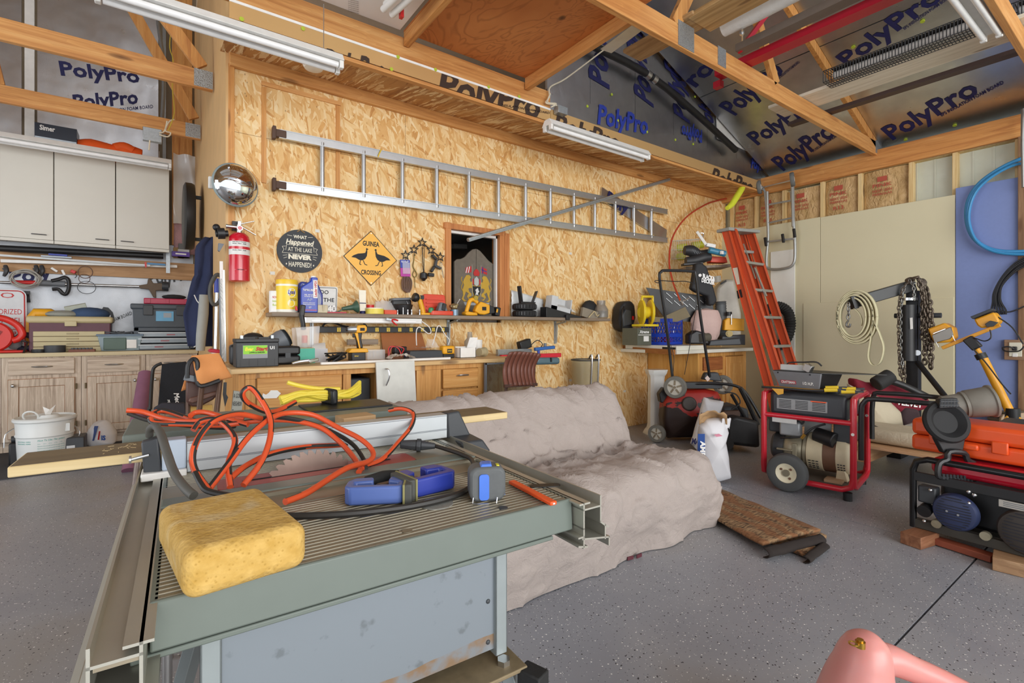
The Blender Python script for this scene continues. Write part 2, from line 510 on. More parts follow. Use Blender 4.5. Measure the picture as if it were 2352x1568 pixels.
for i in range(5):
 a,b=bays[i]
 k=th('insulation_batt',KN[i],'insulation',(RW+.06,(a+b)/2,1.2),group='kraft faced batts on the right wall')
 def g(u,v,a=a,b=b,i=i):
  y=a+(b-a)*u;z=2.2+(2.74-.02*(i==2)-2.2)*v
  d=.035*sin(pi*u)**.5+.018*noise.noise(Vector((y*7,z*6,i)))
  return(RW+.07-d,y,z)
 obj('kraft_facing',MB().grid(g,14,12),KR,k)
 yc=(a+b)/2+.02
 h=.035;wd=min(.17,abs(a-b)*.55)
 def kt(s,z,hh=h,ww=wd,fl=1):
  txt(s,linef((RW+.02,yc,z),ww,hh*fl,(0,-fl,0),(0,0,1)),mt('faded red print','#b5533f',.7),k,.02)
 kt('PINK',2.56);kt('NEXT GEN',2.51,.025);kt('FIBERGLAS',2.475,.022)
 if i in(0,1,3):kt('R13',2.40,.04,wd*.6)
 obj('print_block',MB().bb((RW+.017,yc-wd*.25,2.615),(RW+.02,yc+wd*.25,2.665)),MATS['faded red print'],k)
SID=MATS['ribbed steel siding']
sd=MB()
for i in range(40):sd.bb((RW+.10,-3+i*.14,2.2),(RW+.11,-2.985+i*.14,2.76))
obj('siding_rib',sd,SID,bpy.data.objects['wall_right'])['kind']='stuff'
def poly_sheet(name,a,b):
 m=NT('wall vapour film').p(col=(.95,.97,.95,1),rough=.15,alpha=.22)
 def g(u,v):return(RW+.075+.02*noise.noise(Vector((u*6,v*3,1))),a+(b-a)*u,2.25+.485*v)
 one(name,MB().grid(g,10,8),m,'clear plastic film over the bare steel bay '+('beside the blue hose' if a<1. else 'next to the widest kraft batt'),'film')
poly_sheet('vapour_film',SVs[6]+.021,SVs[5]-.021)
poly_sheet('vapour_film',SVs[7]+.021,SVs[6]-.021)
GYP=mt('cream wallboard','#d9d1b0',.55,var=.05,vs=2)
GYPW=mt('white wallboard','#f1f1ea',.5,var=.04)
BLUE=mt('blue wallboard','#7c8dc0',.6,var=.05,vs=40)
def panel(v0,v1,z0,z1,m,label,t=.012,off=0.,name='wall_panel'):
 return one(name,MB().bb((RW-off-t,v0,z0),(RW-off,v1,z1)),m,label,'panel',bv=.002)
vj=pX(1885,600,RW).y;vb=pX(2195,600,RW).y;vc=pX(1700,600,RW).y
panel(vj+.002,vc+.3,0,2.345,GYP,'cream wallboard sheet behind the hand truck and orange stepladder')
panel(vb+.002,vj-.002,0,2.34,GYP,'wide cream wallboard sheet behind the crane with the tow strap')
panel(pX(2345,600,RW).y,vb-.002,0,2.40,BLUE,'blue moisture-proof wallboard sheet behind the yellow work light')
a=pX(1770,700,RW-.02).y;b=pX(1826,700,RW-.02).y
panel(b,a,0,pX(1800,575,RW-.02).z,GYPW,'narrow white board leaning on the wall under the hand truck',.01,.014)
a=pX(1845,700,RW-.02).y
panel(vb+.01,a,0,pX(2000,690,RW-.02).z,GYP,'lower cream board fixed over the wall behind the coiled strap',.008,.0125)
st('trim_6',MB().bb((RW-.04,pX(2352,600,RW).y-.3,0),(RW+.02,pX(2340,600,RW).y,2.745)),wood('brown post','#6b4a30','#93704f','#ab8a66',2),bv=.003)
RS=.385
def zr(u):return 3.035+RS*(6.1-u)
rn=Vector((RS,0,1)).normalized()
fR=lambda x,y:pN(x,y,(6.1,0,3.034),rn)
roof=st('roof',MB().slab([(7,-5,zr(7)+.05),(7,8,zr(7)+.05),(-.2,8,zr(-.2)+.05),(-.2,-5,zr(-.2)+.05)],(0,0,.05)).slab([(-.2,-5,zr(-.2)+.05),(-.2,8,zr(-.2)+.05),(-7.4,8,zr(7)+.05),(-7.4,-5,zr(7)+.05)],(0,0,.05)),mt('roof deck','#8a6a45',.7))
rp=th('roof_foam','foil faced foam boards lining the roof slope, printed in navy blue','insulation board',(6.1,2,zr(6.1)))
ys=[-4.2,-3.0,-1.78,-.56,.66,1.95,3.13,3.3]
for i in range(len(ys)-1):
 for a,b in((6.9,4.75),(4.74,2.3),(2.29,-.1)):
  obj('foam_board',MB().slab([(a,ys[i]+.022,zr(a)),(a,ys[i+1]-.022,zr(a)),(b,ys[i+1]-.022,zr(b)),(b,ys[i]+.022,zr(b))],(0,0,.03)),FOIL,rp)
for s,bl,br,tl in(('PolyPro',(2050,321),(2252,212),(2022,296)),('PolyPro',(1799,392),(1922,308),(1770,367)),('PolyPro',(1740,333),(1878,247),(1713,310)),('PolyPro',(1948,152),(2172,-8),(1918,131)),('PolyPro',(1688,265),(1803,162),(1650,243)),('PolyPro',(1500,290),(1645,157),(1470,272))):
 ftext(s,bl,br,tl,NAVYINK,fR,rp,.025)
for bl,br,tl in(((2163,267),(2307,191),(2158,262)),((1868,349),(1927,311),(1864,345)),((1790,181),(1838,143),(1785,178)),((2078,68),(2190,-10),(2073,64)),((1812,290),(1842,268),(1808,287))):
 ftext('EPS INSULATION FOAM BOARD',bl,br,tl,NAVYINK,fR,rp,.02)
for x,y in((1960,107),(2119,48),(2080,320),(2193,287)):
 c=fR(x,y)
 obj('cap_nail',MB().cyl(c-rn*.002,c-rn*.008,.016,n=10),GRN,rp)
gp=th('gable_foam','dark foil foam boards standing above the fascia, lettering turned upright','insulation board',(4,SV+.02,3.04))
GV=SV+.03
fG=lambda x,y:pY(x,y,GV-.001)
us=[UC,3.15,3.75,4.35,4.95,5.55,6.1]
for i in range(len(us)-1):
 a,b=us[i],us[i+1]
 obj('foam_board',MB().slab([(a+.002,GV,3.07),(b-.002,GV,3.07 if b<6.0 else 3.0),(b-.002,GV,zr(b)),(a+.002,GV,zr(a))],(0,.025,0)),FOIL,gp)
obj('foam_board',MB().slab([(UC,GV-.006,FZ1+.001),(6.1,GV-.006,FZ1+.001),(6.1,GV-.006,3.03),(5.9,GV-.006,3.075),(UC,GV-.006,3.075)],(0,.006,0)),FOIL,gp)
for s,bl,br,tl in(('PolyPro',(1398,205),(1385,-20),(1353,178)),('PolyPro',(1500,247),(1472,60),(1458,215)),('PolyPro',(1584,285),(1548,100),(1549,260)),('PolyPro',(1648,307),(1600,170),(1622,292))):
 ftext(s,bl,br,tl,NAVYINK,fG,gp)
BL2=mt('blue ink','#24389a',.6)
fG2=lambda x,y:pY(x,y,GV-.008)
for s,bl,br,tl in(('PolyPro',(1372,283),(1487,308),(1376,240)),('PolyPro',(1612,300),(1566,288),(1612,328)),('PolyPro',(1725,385),(1760,393),(1727,362))):
 ftext(s,bl,br,tl,BL2,fG2,gp)
for x,y in((1405,217),(1349,244),(1419,277),(1486,303),(1551,321),(1592,331),(1596,222)):
 c=fG2(x,y)
 obj('cap_nail',MB().cyl(c,c+Vector((0,-.004,0)),.012,n=10),GRN,gp)
st('trim_7',MB().slab([pY(1646,262,GV-.02),pY(1668,280,GV-.02),pY(1730,352,GV-.02),pY(1648,318,GV-.02)],(0,.008,0)),WHITE)
def truss(v,ua,ub,label,webs,zc=2.885):
 t=th('roof_truss',label,'truss',(ub,v,zc),group='timber roof trusses')
 obj('bottom_chord',MB().bb((ua,v-.019,zc),(ub,v+.019,zc+.14)),PINE,t,bv=.003)
 for a,b in webs:
  obj('web',MB().beam(a,b,.038,.089,(0,1,0)),PINEZ,t,bv=.002)
 return t
def plate(t,u,v,z,w_,h_):
 obj('nail_plate',MB().bb((u-w_/2,v-.022,z-h_/2),(u+w_/2,v-.0195,z+h_/2)),TEETH,t)
def teeth():
 m=NT('toothed plate')
 vo=m.n('TexVoronoi',{'Vector':m.ob((160,160,90)),'Scale':1.0}).outputs['Distance']
 m.p(col=m.ramp(vo,(.1,'#5d5f60'),(.35,'#a9adaf')),metal=.7,rough=.45)
 m.bump(vo,.003,.6)
 return m.m
TEETH=teeth()
T2=truss(1.95,-3.2,RW,'nearest pine roof truss running across to the right wall beam',[((RW,1.95,2.985),(2.0,1.95,2.985+4.12*.385)),((4.0,1.95,3.02),(3.3,1.95,4.05)),((2.7,1.95,3.02),(3.3,1.95,4.05))])
for x,y,wd,ht in((2026,318,.20,.13),(1576,70,.17,.16),(1658,100,.10,.13)):
 q=pY(x,y,1.93);plate(T2,q.x-(.08 if x>2000 else 0),1.95,min(max(q.z,2.95),2.97),wd,ht)
T3=truss(SV+.008,u0-.1,UC,'pine roof truss lying along the top of the foil fascia',[],FZ1+.004)
T4=truss(4.4,-3.2,u0-.03,'upper of the two pine chords crossing above the white wall cabinets',[((-.9,4.4,4.6),(u0-.1,4.4,3.05)),((-1.15,4.4,3.02),(-1.4,4.4,4.5))])
T5=truss(5.6,-3.2,u0-.03,'lower pine chord crossing behind, just above the white wall cabinets',[((-.5,5.6,4.6),(u0-.08,5.6,3.08)),((-1.0,5.6,3.02),(-1.3,5.6,4.6))])
for T,v in((T4,4.4),(T5,5.6)):plate(T,u0-.09,v,2.96,.12,.13)
bwl=st('wall_rear',MB().bb((-5,BW+.03,0),(u0,BW+.1,4.9)),mt('stud bay','#8a7a63',.8))
FOILB=foil('dull crinkled foil','#b9bcc0',.52,.6)
for a,b,c,d in((-5,-1.26,1.0,2.0),(-1.258,u0-.03,1.0,2.0),(-5,-1.02,2.0,3.3),(-1.0,-.93,2.0,5.2),(-.91,u0-.35,2.0,3.3),(-.91,u0-.35,3.302,5.2),(-5,-1.02,3.302,5.2)):
 st('foam_board',MB().bb((a,BW,c),(b,BW+.025,d)),(FOIL if c>1.5 else FOILB)if b-a>.2 else WHITE,bwl)
fB=lambda x,y:pY(x,y,BW-.001)
for s,bl,br,tl,m in(('PolyPro',(170,250),(318,237),(166,218),NAVYINK),('PolyPro',(140,172),(322,190),(134,140),NAVYINK),('PolyPro',(130,790),(268,732),(100,742),DGREY),('PolyPro',(345,655),(440,640),(340,622),DGREY),('Poly',(25,650),(120,640),(20,620),NAVYINK)):
 ftext(s,bl,br,tl,m,fB,bwl)
ftext('EPS INSULATION FOAM BOARD',(195,765),(304,722),(192,757),DGREY,fB,bwl,.01)
ftext('EPS INSULATION FOAM BOARD',(215,262),(352,248),(214,254),NAVYINK,fB,bwl,.01)
st('trim_8',MB().bb((pY(400,100,BW).x-.02,BW-.05,2.0),(pY(436,100,BW).x+.02,BW-.005,5.0)),PINEZ)
st('trim_9',MB().bb((pY(376,100,BW).x-.01,BW-.02,2.0),(pY(376,100,BW).x+.02,BW,5.0)),mt('grey conduit','#8d9090',.4,.6))
zl=pY(200,600,BW-.04).z;zl2=pY(200,640,BW-.04).z
st('trim_10',MB().bb((-5,BW-.04,pY(200,632,BW-.04).z),(u0-.02,BW,pY(200,590,BW-.04).z)),wood('ledger board','#9a7148','#b98e60','#c9a277',0))
# ================================================================= table saw and what lies on it
TZ=.72
SG=mt('saw grey green','#6b746d',.45,var=.06)
SD=mt('dusty aluminium table','#8c8574',.45,.45,var=.25,vs=6)
SB=NT('blue grey saw sheet')
_f=SB.noise(SB.ob(),30,4);_g=SB.noise(SB.ob(),3,3)
_c=SB.mix(SB.ramp(_f,(.62,0.),(.7,.5)),lin('#848c93'),lin('#5a5f61'))
_z=SB.n('SeparateXYZ',{0:SB.tc.outputs['Object']}).outputs[2]
_c=SB.mix(SB.math('MULTIPLY',SB.math('LESS_THAN',SB.math('ADD',_z,SB.math('MULTIPLY',_g,.05)),.50),SB.ramp(_f,(.4,.1),(.6,.8))),_c,lin('#8d6d48'))
SB=SB.p(col=_c,rough=.4,metal=.25)
RAILM=mt('rail aluminium','#b9b7ac',.42,.7,var=.15,vs=8)
ax=Vector((.9992,-.0385,0));ay=Vector((.0385,.9992,0))
FL=Vector((-.003,.784,0))
SM=frame(FL,ax,ay)
saw=th('table_saw','grey green table saw with ribbed top and red throat plate, heaped with orange cords','table saw',world=False,m=SM)
TW,TD=.705,.70
top=MB()
def ribs(y0,y1,x0,x1):
 n=int((y1-y0)/.0125)
 p=(y1-y0)/n
 pts=[(y0,TZ-.006)]
 for i in range(n):
  y=y0+i*p
  pts+=[(y+p*.22,TZ-.006),(y+p*.34,TZ),(y+p*.88,TZ),(y+p,TZ-.006)]
 vs=[(x0,y,z)for y,z in pts]+[(x1,y,z)for y,z in pts]
 k=len(pts)
 top.add(vs,[(i,i+k,i+k+1,i+1)for i in range(k-1)])
ribs(.004,.285,.005,TW-.004)
ribs(.55,.685,.005,TW-.004)
top.bb((0,.0,TZ-.02),(TW,.69,TZ-.0065))
obj('ribbed_table',top,SD,saw,ang=20)
sk=MB()
sk.hex([(0,-.006,TZ-.062),(TW,-.006,TZ-.062),(TW,.006,TZ-.062),(0,.006,TZ-.062),(0,-.002,TZ+.001),(TW,-.002,TZ+.001),(TW,.006,TZ+.001),(0,.006,TZ+.001)])
obj('front_skirt',sk,SG,saw,bv=.003)
obj('skirt_lip',MB().bb((-.02,-.004,TZ-.072),(TW-.05,.02,TZ-.064)),SG,saw,bv=.002)
obj('side_skirt',MB().bb((TW-.008,.0,TZ-.062),(TW,.69,TZ)),SG,saw)
obj('side_skirt',MB().bb((0,.0,TZ-.062),(.008,.69,TZ)),SG,saw)
obj('slide_strip',MB().bb((.0,.40,TZ-.01),(TW+.0,.455,TZ+.004)),SG,saw,bv=.003)
obj('slide_channel',MB().bb((.0,.287,TZ-.01),(TW,.30,TZ+.001)).bb((.0,.385,TZ-.01),(TW,.398,TZ+.001)),SD,saw)
obj('throat_plate',MB().prism(rrect(.46,.085,.012,3,.33,.505),.004,Matrix.Translation((0,0,TZ-.002))),mt('dusty red plate','#9c4a44',.5),saw)
obj('throat_slot',MB().bb((.15,.498,TZ+.002),(.50,.508,TZ+.0028)),mt('slot shadow black','#171313',.8),saw)
obj('table_patch',MB().bb((.0,.456,TZ-.01),(.10,.55,TZ+.001)),SD,saw)
obj('table_patch',MB().bb((.56,.456,TZ-.01),(TW,.55,TZ+.001)),SD,saw)
bl=[]
for i in range(40):
 a=2*pi*i/40
 bl+=[(.126*cos(a),.126*sin(a)),(.1265*cos(a+.06),.1265*sin(a+.06)),(.115*cos(a+.075),.115*sin(a+.075))]
blade=obj('blade',MB(frame((.30,.503,TZ-.072),(1,0,0),(0,0,1))).prism(bl,.0022,c=True),mt('worn blade steel','#a08a80',.35,.8,var=.25),saw)
IS=lambda x,y:SM.inverted()@pZ(x,y,TZ)
obj('clear_disc',MB().cyl(IS(1003,1157),IS(1003,1157)+Vector((0,0,.0016)),.033,n=28),mt('dust flecked disc','#9c9d99',.35,.3,var=.35,vs=150),saw)
obj('table_bolt',MB().cyl(IS(935,1219)-Vector((0,0,.004)),IS(935,1219)+Vector((0,0,.0008)),.009,n=14),SD,saw)
obj('table_bolt',MB().cyl(IS(1156,1166)-Vector((0,0,.004)),IS(1156,1166)+Vector((0,0,.0012)),.009,n=14),DGREY,saw)
obj('lock_slot',MB().prism(rrect(.07,.022,.01),.0015,Matrix.Translation(IS(1252,1115))@TR(rz=-24)),BLACK,saw)
def rail(x,s,y0,y1):
 t=.0035
 m=MB();s*=.74
 seg=[((0,0),(0,-.05)),((-.02,0),(.014,0)),((-.062,-.012),(0,-.012)),((-.062,.008),(-.062,-.045)),((-.062,-.045),(-.08,-.055)),((-.08,-.055),(-.092,-.06)),((-.08,-.055),(-.08,-.082)),((-.095,-.082),(.004,-.070)),((0,-.05),(0,-.088)),((-.012,-.088),(.018,-.083)),((.0,-.066),(.018,-.066)),((-.095,-.082),(-.095,-.098))]
 for(a,b),(c,d)in seg:
  p,q=Vector((x+s*a,0,TZ-.002+b)),Vector((x+s*c,0,TZ-.002+d))
  dd=(q-p).normalized();nn=Vector((dd.z,0,-dd.x))*t/2
  vs=[p+nn-dd*t/2,q+nn+dd*t/2,q-nn+dd*t/2,p-nn-dd*t/2]
  m.slab([v+Vector((0,y0,0))for v in vs],(0,y1-y0,0))
 obj('rail',m,RAILM,saw,ang=20)
rail(-.004,1,-.09,.86)
rail(TW+.004,-1,-.035,.80)
obj('rail_groove_floor',MB().bb((-.046,-.088,TZ-.021),(-.006,.86,TZ-.0155)),mt('dusty brown groove','#8f8470',.6),saw)
cz=.455
cb=MB().bb((.075,.03,cz),(.535,.034,TZ-.064))
obj('cabinet_panel',cb,SB,saw)
obj('cabinet_side',MB().bb((.53,.034,cz),(.535,.5,TZ-.064)).bb((.07,.034,cz),(.075,.5,TZ-.064)).bb((.07,.5,cz),(.535,.505,TZ-.064)),SB,saw)
PST=mt('light grey corner post','#939b9c',.4,.2)
for x in(.055,.535):
 obj('corner_post',MB().bb((x,.022,cz-.012),(x+.026,.026,TZ-.064)).bb((x,.022,cz-.012),(x+.004,.05,TZ-.064)).bb((x+.022,.022,cz-.012),(x+.026,.05,TZ-.064)),PST,saw,bv=.0015)
for x,z in((.522,.55),(.522,.472),(.09,.53)):
 obj('panel_screw',MB().ball((x,.029,z),.0045,8,(1,.5,1)),DGREY,saw)
RUST=mt('rusty dusty steel','#8f7f63',.6,.4,var=.35,vs=40)
obj('base_flange',MB().bb((.05,-.02,cz-.03),(.58,.09,cz-.022)),RUST,saw,bv=.002)
obj('base_flange',MB().bb((.05,.45,cz-.03),(.58,.53,cz-.022)),RUST,saw,bv=.002)
obj('flange_bolt',MB().cyl((.545,.01,cz-.022),(.545,.01,cz-.012),.013,n=6),STEEL,saw)
obj('rubber_block',MB().box((.585,-.03,cz-.04),(.035,.05,.03),(0,0,20)),RUB,saw,bv=.003)
for x,y,dx,dy in((.07,.03,-.10,-.07),(.56,.03,.09,-.07),(.07,.5,-.10,.08),(.56,.5,.09,.08)):
 obj('stand_leg',MB().beam((x,y,cz-.025),(x+dx,y+dy,.0),.04,.025),mt('stand grey','#7f8687',.5,.3),saw,bv=.002)
bag=MB().grid(lambda u,v:(.02-.10*sin(pi*v)*(1+.2*sin(5*u))-.05,.02+.46*u,TZ-.10-.42*v+.02*noise.noise((u*6,v*6,0))),14,12)
obj('dust_bag',bag,mt('charcoal bag cloth','#3a3a3b',.8,var=.3),saw,solid=.004)
fy=.655
fe=th('rip_fence','long white aluminium rip fence lying across the saw behind the cords','fence',world=False,m=SM)
obj('fence_bar',MB().bb((.045,fy,TZ+.003),(.745,fy+.05,TZ+.078)),mt('bright anodised aluminium','#b6bbbe',.42,.4,var=.04),fe,bv=.002)
for z in(.028,.031,.073):
 obj('groove_line',MB().bb((.045,fy-.0008,TZ+z),(.745,fy,TZ+z+.0016)),GREY,fe)
obj('rail_clamp',MB().bb((-.045,fy-.01,TZ-.004),(.045,fy+.055,TZ+.014)),WHITE,fe,bv=.003)
obj('fence_head',MB().bb((-.005,fy+.0,TZ+.014),(.044,fy+.05,TZ+.085)),mt('pale blue grey casting','#b4c2d2',.4),fe,bv=.004)
obj('lever',MB().hex([(-.04,fy+.01,TZ+.01),(-.005,fy,TZ+.01),(-.005,fy+.04,TZ+.01),(-.04,fy+.04,TZ+.01),(-.045,fy+.01,TZ+.085),(-.012,fy,TZ+.095),(-.012,fy+.04,TZ+.095),(-.045,fy+.04,TZ+.085)]),DGREY,fe,bv=.004)
obj('end_cap',MB().hex([(.746,fy-.005,TZ+.0),(.83,fy-.005,TZ),(.83,fy+.06,TZ),(.746,fy+.06,TZ),(.746,fy,TZ+.08),(.79,fy,TZ+.085),(.79,fy+.05,TZ+.085),(.746,fy+.05,TZ+.08)]),DGREY,fe,bv=.006)
obj('rear_clamp',MB().hex([(.76,fy-.11,TZ-.035),(.85,fy-.10,TZ-.035),(.86,fy+.05,TZ-.035),(.77,fy+.05,TZ-.035),(.745,fy-.09,TZ+.004),(.825,fy-.09,TZ+.004),(.84,fy+.03,TZ+.004),(.76,fy+.03,TZ+.004)]),DGREY,fe,bv=.006)
obj('fence_screw',MB().cyl((-.062,fy+.0,TZ+.05),(-.03,fy+.005,TZ+.055),.004,n=8).cyl((-.066,fy,TZ+.05),(-.062,fy,TZ+.05),.009,n=10),STEEL,fe)
BRD=wood('planed whitewood','#c5ab78','#dcc594','#e9d8b0',0,.8)
BRT=wood('dusty board top','#655640','#7a6a4e','#8c7a5a',0,.8)
bdm=SM
bd=th('pine_board','long planed pine board laid behind the fence, overhanging the saw both ways','board',world=False,m=SM)
bx0,bx1,by0=-.284,1.03,.735
obj('board_body',MB().bb((bx0,by0,TZ+.024),(bx1,by0+.155,TZ+.048)),BRD,bd,bv=.003)
obj('dusty_face',MB().bb((bx0+.004,by0+.003,TZ+.0478),(bx1-.004,by0+.152,TZ+.0487)),BRT,bd)
sh=MB()
for i in range(46):
 x=random.choice([random.uniform(-.13,-.02),random.uniform(.45,.8)]);y=by0+random.uniform(.02,.12);a=random.uniform(0,3);l=random.uniform(.003,.014)
 sh.beam((x,y,TZ+.0492),(x+l*cos(a),y+l*sin(a),TZ+.0495),.0012,.0008)
tag(obj('sawdust_curl',sh,BRD,bd),None,None,kind='stuff')
one('wood_block',MB(SM@TR(.50,by0+.085,TZ+.049,rz=6)).box((0,0,.0135),(.105,.075,.026)),wood('block end','#a5825a','#b9966b','#cbab80',0),'small offcut block of wood sitting on the long pine board','wood block',bv=.001)
ex=th('extension_table','flat grey green extension table behind the board, holding the yellow cord','table',world=False,m=SM)
obj('table_plate',MB().bb((-.10,by0+.19,TZ+.035),(.72,by0+.50,TZ+.062)),SG,ex,bv=.004)
obj('rubber_mat',MB().bb((.40,by0+.29,TZ+.062),(.70,by0+.48,TZ+.068)),BLACK,ex,bv=.002)
for x in(.0,.62):
 for y in(.24,.44):obj('leg',MB().cyl((x,by0+y,0),(x,by0+y,TZ+.036),.013),STEEL,ex)
CO=NT('two tone extension cord')
_s=CO.n('SeparateXYZ',{0:CO.n('NewGeometry').outputs['Normal']}).outputs
CO=mt('orange cord jacket','#d6532b',.4,var=.06)
CK=mt('black cord jacket','#2a2826',.5,var=.15)
def pth(l,v):return[pY(x,y,v if len(q)==0 else q[0])for(x,y,*q)in l]
def clamp_z(ps,z=TZ+.0075):return[Vector((p.x,p.y,max(p.z,z)))for p in ps]
cords=th('extension_lead','tangled orange and black extension cord heaped over saw and fence','cord',(.3,1.3,TZ))
S=[
[(600,961,1.40),(548,951,1.36),(494,965,1.30),(460,999,1.27),(443,1041,1.24),(448,1080,1.22),(479,1125,1.18)],
[(479,1124,1.19),(525,1064,1.24),(571,1003,1.30),(621,961,1.36),(663,948,1.40),(720,953,1.40),(777,982,1.36),(828,1008,1.30),(856,1036,1.26),(848,1058,1.22),(796,1075,1.16),(732,1115,1.10),(700,1134,1.07),(655,1152,1.04)],
[(678,923,1.52),(624,946,1.46),(571,926,1.42),(557,902,1.40),(575,890,1.40),(598,915,1.38),(621,961,1.34),(619,1011,1.29),(598,1064,1.24),(559,1114,1.20)],
[(444,988,1.40),(460,969,1.41),(494,963,1.39),(525,984,1.34),(540,1014,1.30),(525,1064,1.25),(529,1118,1.20)],
[(345,961,1.60),(357,972,1.58),(433,974,1.52),(510,976,1.46),(586,967,1.46),(663,965,1.44),(732,980,1.40),(775,1010,1.36),(805,1041,1.30),(831,1090,1.20)],
[(894,942,1.52),(923,938,1.48),(949,949,1.44),(945,978,1.39),(917,1013,1.33),(878,1054,1.26),(837,1080,1.22),(824,1100,1.18)],
[(291,942,1.66),(330,946,1.65),(380,962,1.60),(441,968,1.53),(500,958,1.50),(560,962,1.48)],
[(349,950,1.64),(376,943,1.66),(433,961,1.60),(470,972,1.50),(502,970,1.46)],
[(437,955,1.55),(450,947,1.56),(479,948,1.54),(525,962,1.48),(570,975,1.44)],
[(910,1013,1.47),(843,1016,1.45),(777,1022,1.42),(700,1026,1.40),(624,1041,1.34),(567,1068,1.28),(529,1098,1.22)],
]
for l in S:
 o=obj('cord_strand',MB().tube(clamp_z([pY(x,y,v)for x,y,v in l]),.0068,10,sm=6),CO,cords)
 o.data.materials.append(CK)
 ph=random.random()*10
 for f in o.data.polygons:
  if f.index<(len(o.data.polygons)-2)and(f.index%10+ph+f.index/10*.11)%10<1.9:f.material_index=1
SK=[
[(600,961,1.40),(640,958,1.42),(700,968,1.42),(760,990,1.40),(810,1020,1.34),(838,1060,1.26),(840,1085,1.20)],
[(295,949,1.66),(345,966,1.62),(420,976,1.56),(510,982,1.50),(540,978,1.48)],
[(448,1085,1.21),(462,1112,1.18),(480,1128,1.16),(540,1140,1.12)],
]
for l in SK:
 obj('cord_strand',MB().tube(clamp_z([pY(x,y,v+.004)for x,y,v in l],TZ+.0065),.0058,8,sm=6),CK,cords)
gc=[(343,1000,1.50),(345,984,1.48),(357,978,1.44),(370,998,1.36),(382,1035,1.28),(400,1085,1.20),(425,1120,1.13),(445,1138,1.10)]
one('grey_power_cable',MB().tube(clamp_z([pY(*q)for q in gc],TZ+.009),.0085,10,sm=6),mt('grey rubber cable','#55544f',.6,var=.2),'thick grey power cable looping over the rail beside the rip fence head','cable')
pl=th('cord_plug','black moulded plug joined to cord on the saw, left of the tape measure','plug',(.55,1.2,TZ))
a,b=pY(920,1020,1.33),pY(1000,1028,1.28)
a.z=max(a.z,TZ+.016);b.z=TZ+.016
d=(b-a).normalized()
obj('plug_body',MB().cyl(a,a+d*.045,.012,.016,8).cyl(a+d*.045,a+d*.058,.019,n=8).cyl(a+d*.058,b,.015,.008,8),DGREY,pl,bv=.002)
c2=[b,pZ(1030,1033,TZ+.014),pZ(1065,1045,TZ+.01),pZ(1085,1058,TZ+.007),pZ(1090,1090,TZ+.007)]
obj('plug_cord',MB().tube(c2,.006,8,sm=5),CK,pl)
one('black_power_lead',MB().tube([pZ(x,y,TZ+.0075)for x,y in((655,1185),(720,1184),(800,1180),(880,1172),(960,1160),(1040,1140),(1080,1120))],.0068,8,sm=5),CK,'flat black cord running along the ribs below the blue clamps','cord')
CLB=mt('clamp blue','#5067a6',.4,var=.06);CLB2=mt('clamp dark blue','#2a3a98',.35)
PAD=mt('clamp pad rubber','#4b4c48',.7)
def jaw(name,px1,px2,depth,label,m,hgt,w_,flip):
 a,b=pZ(*px1,TZ),pZ(*px2,TZ)
 x=(b-a);L=x.length
 fr=frame(a,x,Vector((0,0,1)).cross(x))
 t=th(name,label,'clamp',world=False,m=fr)
 o=[(0,.012),(.012,.0),(L-.012,.0),(L,.006),(L,w_),(L*.72,w_),(L*.70,w_*.66),(L*.9,w_*.5),(L*.9,w_*.25),(L*.14,w_*.28),(L*.14,w_*.55),(L*.45,w_*.62),(L*.42,w_),(L*.10,w_*.95),(0,w_*.7)]
 if flip:o=[(L-q[0],q[1])for q in o]
 obj('jaw_frame',MB().prism(o,hgt,Matrix.Translation((0,0,.004))),m,t,bv=.004)
 x0=L if not flip else 0
 sgn=1 if not flip else-1
 obj('jaw_pad',MB().box((x0+sgn*.009,w_*.42,hgt*.52+.004),(.016,w_*.95,hgt*1.12)),PAD,t,bv=.003)
 obj('pad_rim',MB().box((x0+sgn*.0015,w_*.42,hgt*.52+.004),(.004,w_*1.0,hgt*1.15)),mt('pad yellow grey','#8c8758',.6),t)
 return t
jaw('bar_clamp_jaw',(788,1168),(926,1162),0,'pale blue clamp jaw lying on the saw ribs, left of the grey pads',CLB,.036,.07,False)
j2=jaw('bar_clamp_jaw',(955,1150),(1052,1124),0,'deep blue clamp jaw facing the pale one, beside the tape measure',CLB2,.038,.085,True)
bar=th('clamp_bar','steel clamp bar with black grip lying behind the two blue jaws','clamp',(.4,1.05,TZ))
obj('bar',MB().beam(pZ(838,1112,TZ+.012),pZ(960,1098,TZ+.012),.02,.006),mt('brown steel bar','#6d5850',.4,.6),bar)
obj('grip',MB().tube([pZ(842,1108,TZ+.018),pZ(880,1098,TZ+.02),pZ(915,1092,TZ+.02)],[.014,.017,.013],10,sm=3),RUB,bar)
obj('trigger',MB().beam(pZ(868,1122,TZ+.02),pZ(925,1108,TZ+.02),.022,.018),mt('trigger brown','#54443e',.5),bar,bv=.004)
tm=th('tape_measure','grey tape measure with bright blue stripe standing at the saw edge','tape measure',world=False,m=frame(pZ(1120,1152,TZ),ax+ay*-.42,ay+ax*.42))
pr=rrect(.074,.07,.018,5,0,.036)
obj('case',MB(TR(rx=90)).prism(pr,.05,Matrix.Translation((0,0,-.045))),mt('tape case grey','#5b5e5f',.55,var=.2,vs=80),tm,bv=.006)
obj('stripe',MB().prism(rrect(.02,.052,.006,3,-.008,.032),.003,TR(0,-.0055,0,rx=90)),mt('bright tape blue','#4b78d8',.35),tm)
obj('lock_button',MB().hex([(-.016,.0,.068),(.01,.0,.068),(.014,.036,.068),(-.014,.036,.068),(-.012,.004,.076),(.008,.004,.076),(.010,.034,.075),(-.010,.034,.075)]),MATS['bright tape blue'],tm,bv=.002)
obj('side_stripe',MB().box((.0372,.022,.018),(.002,.022,.02)),MATS['bright tape blue'],tm)
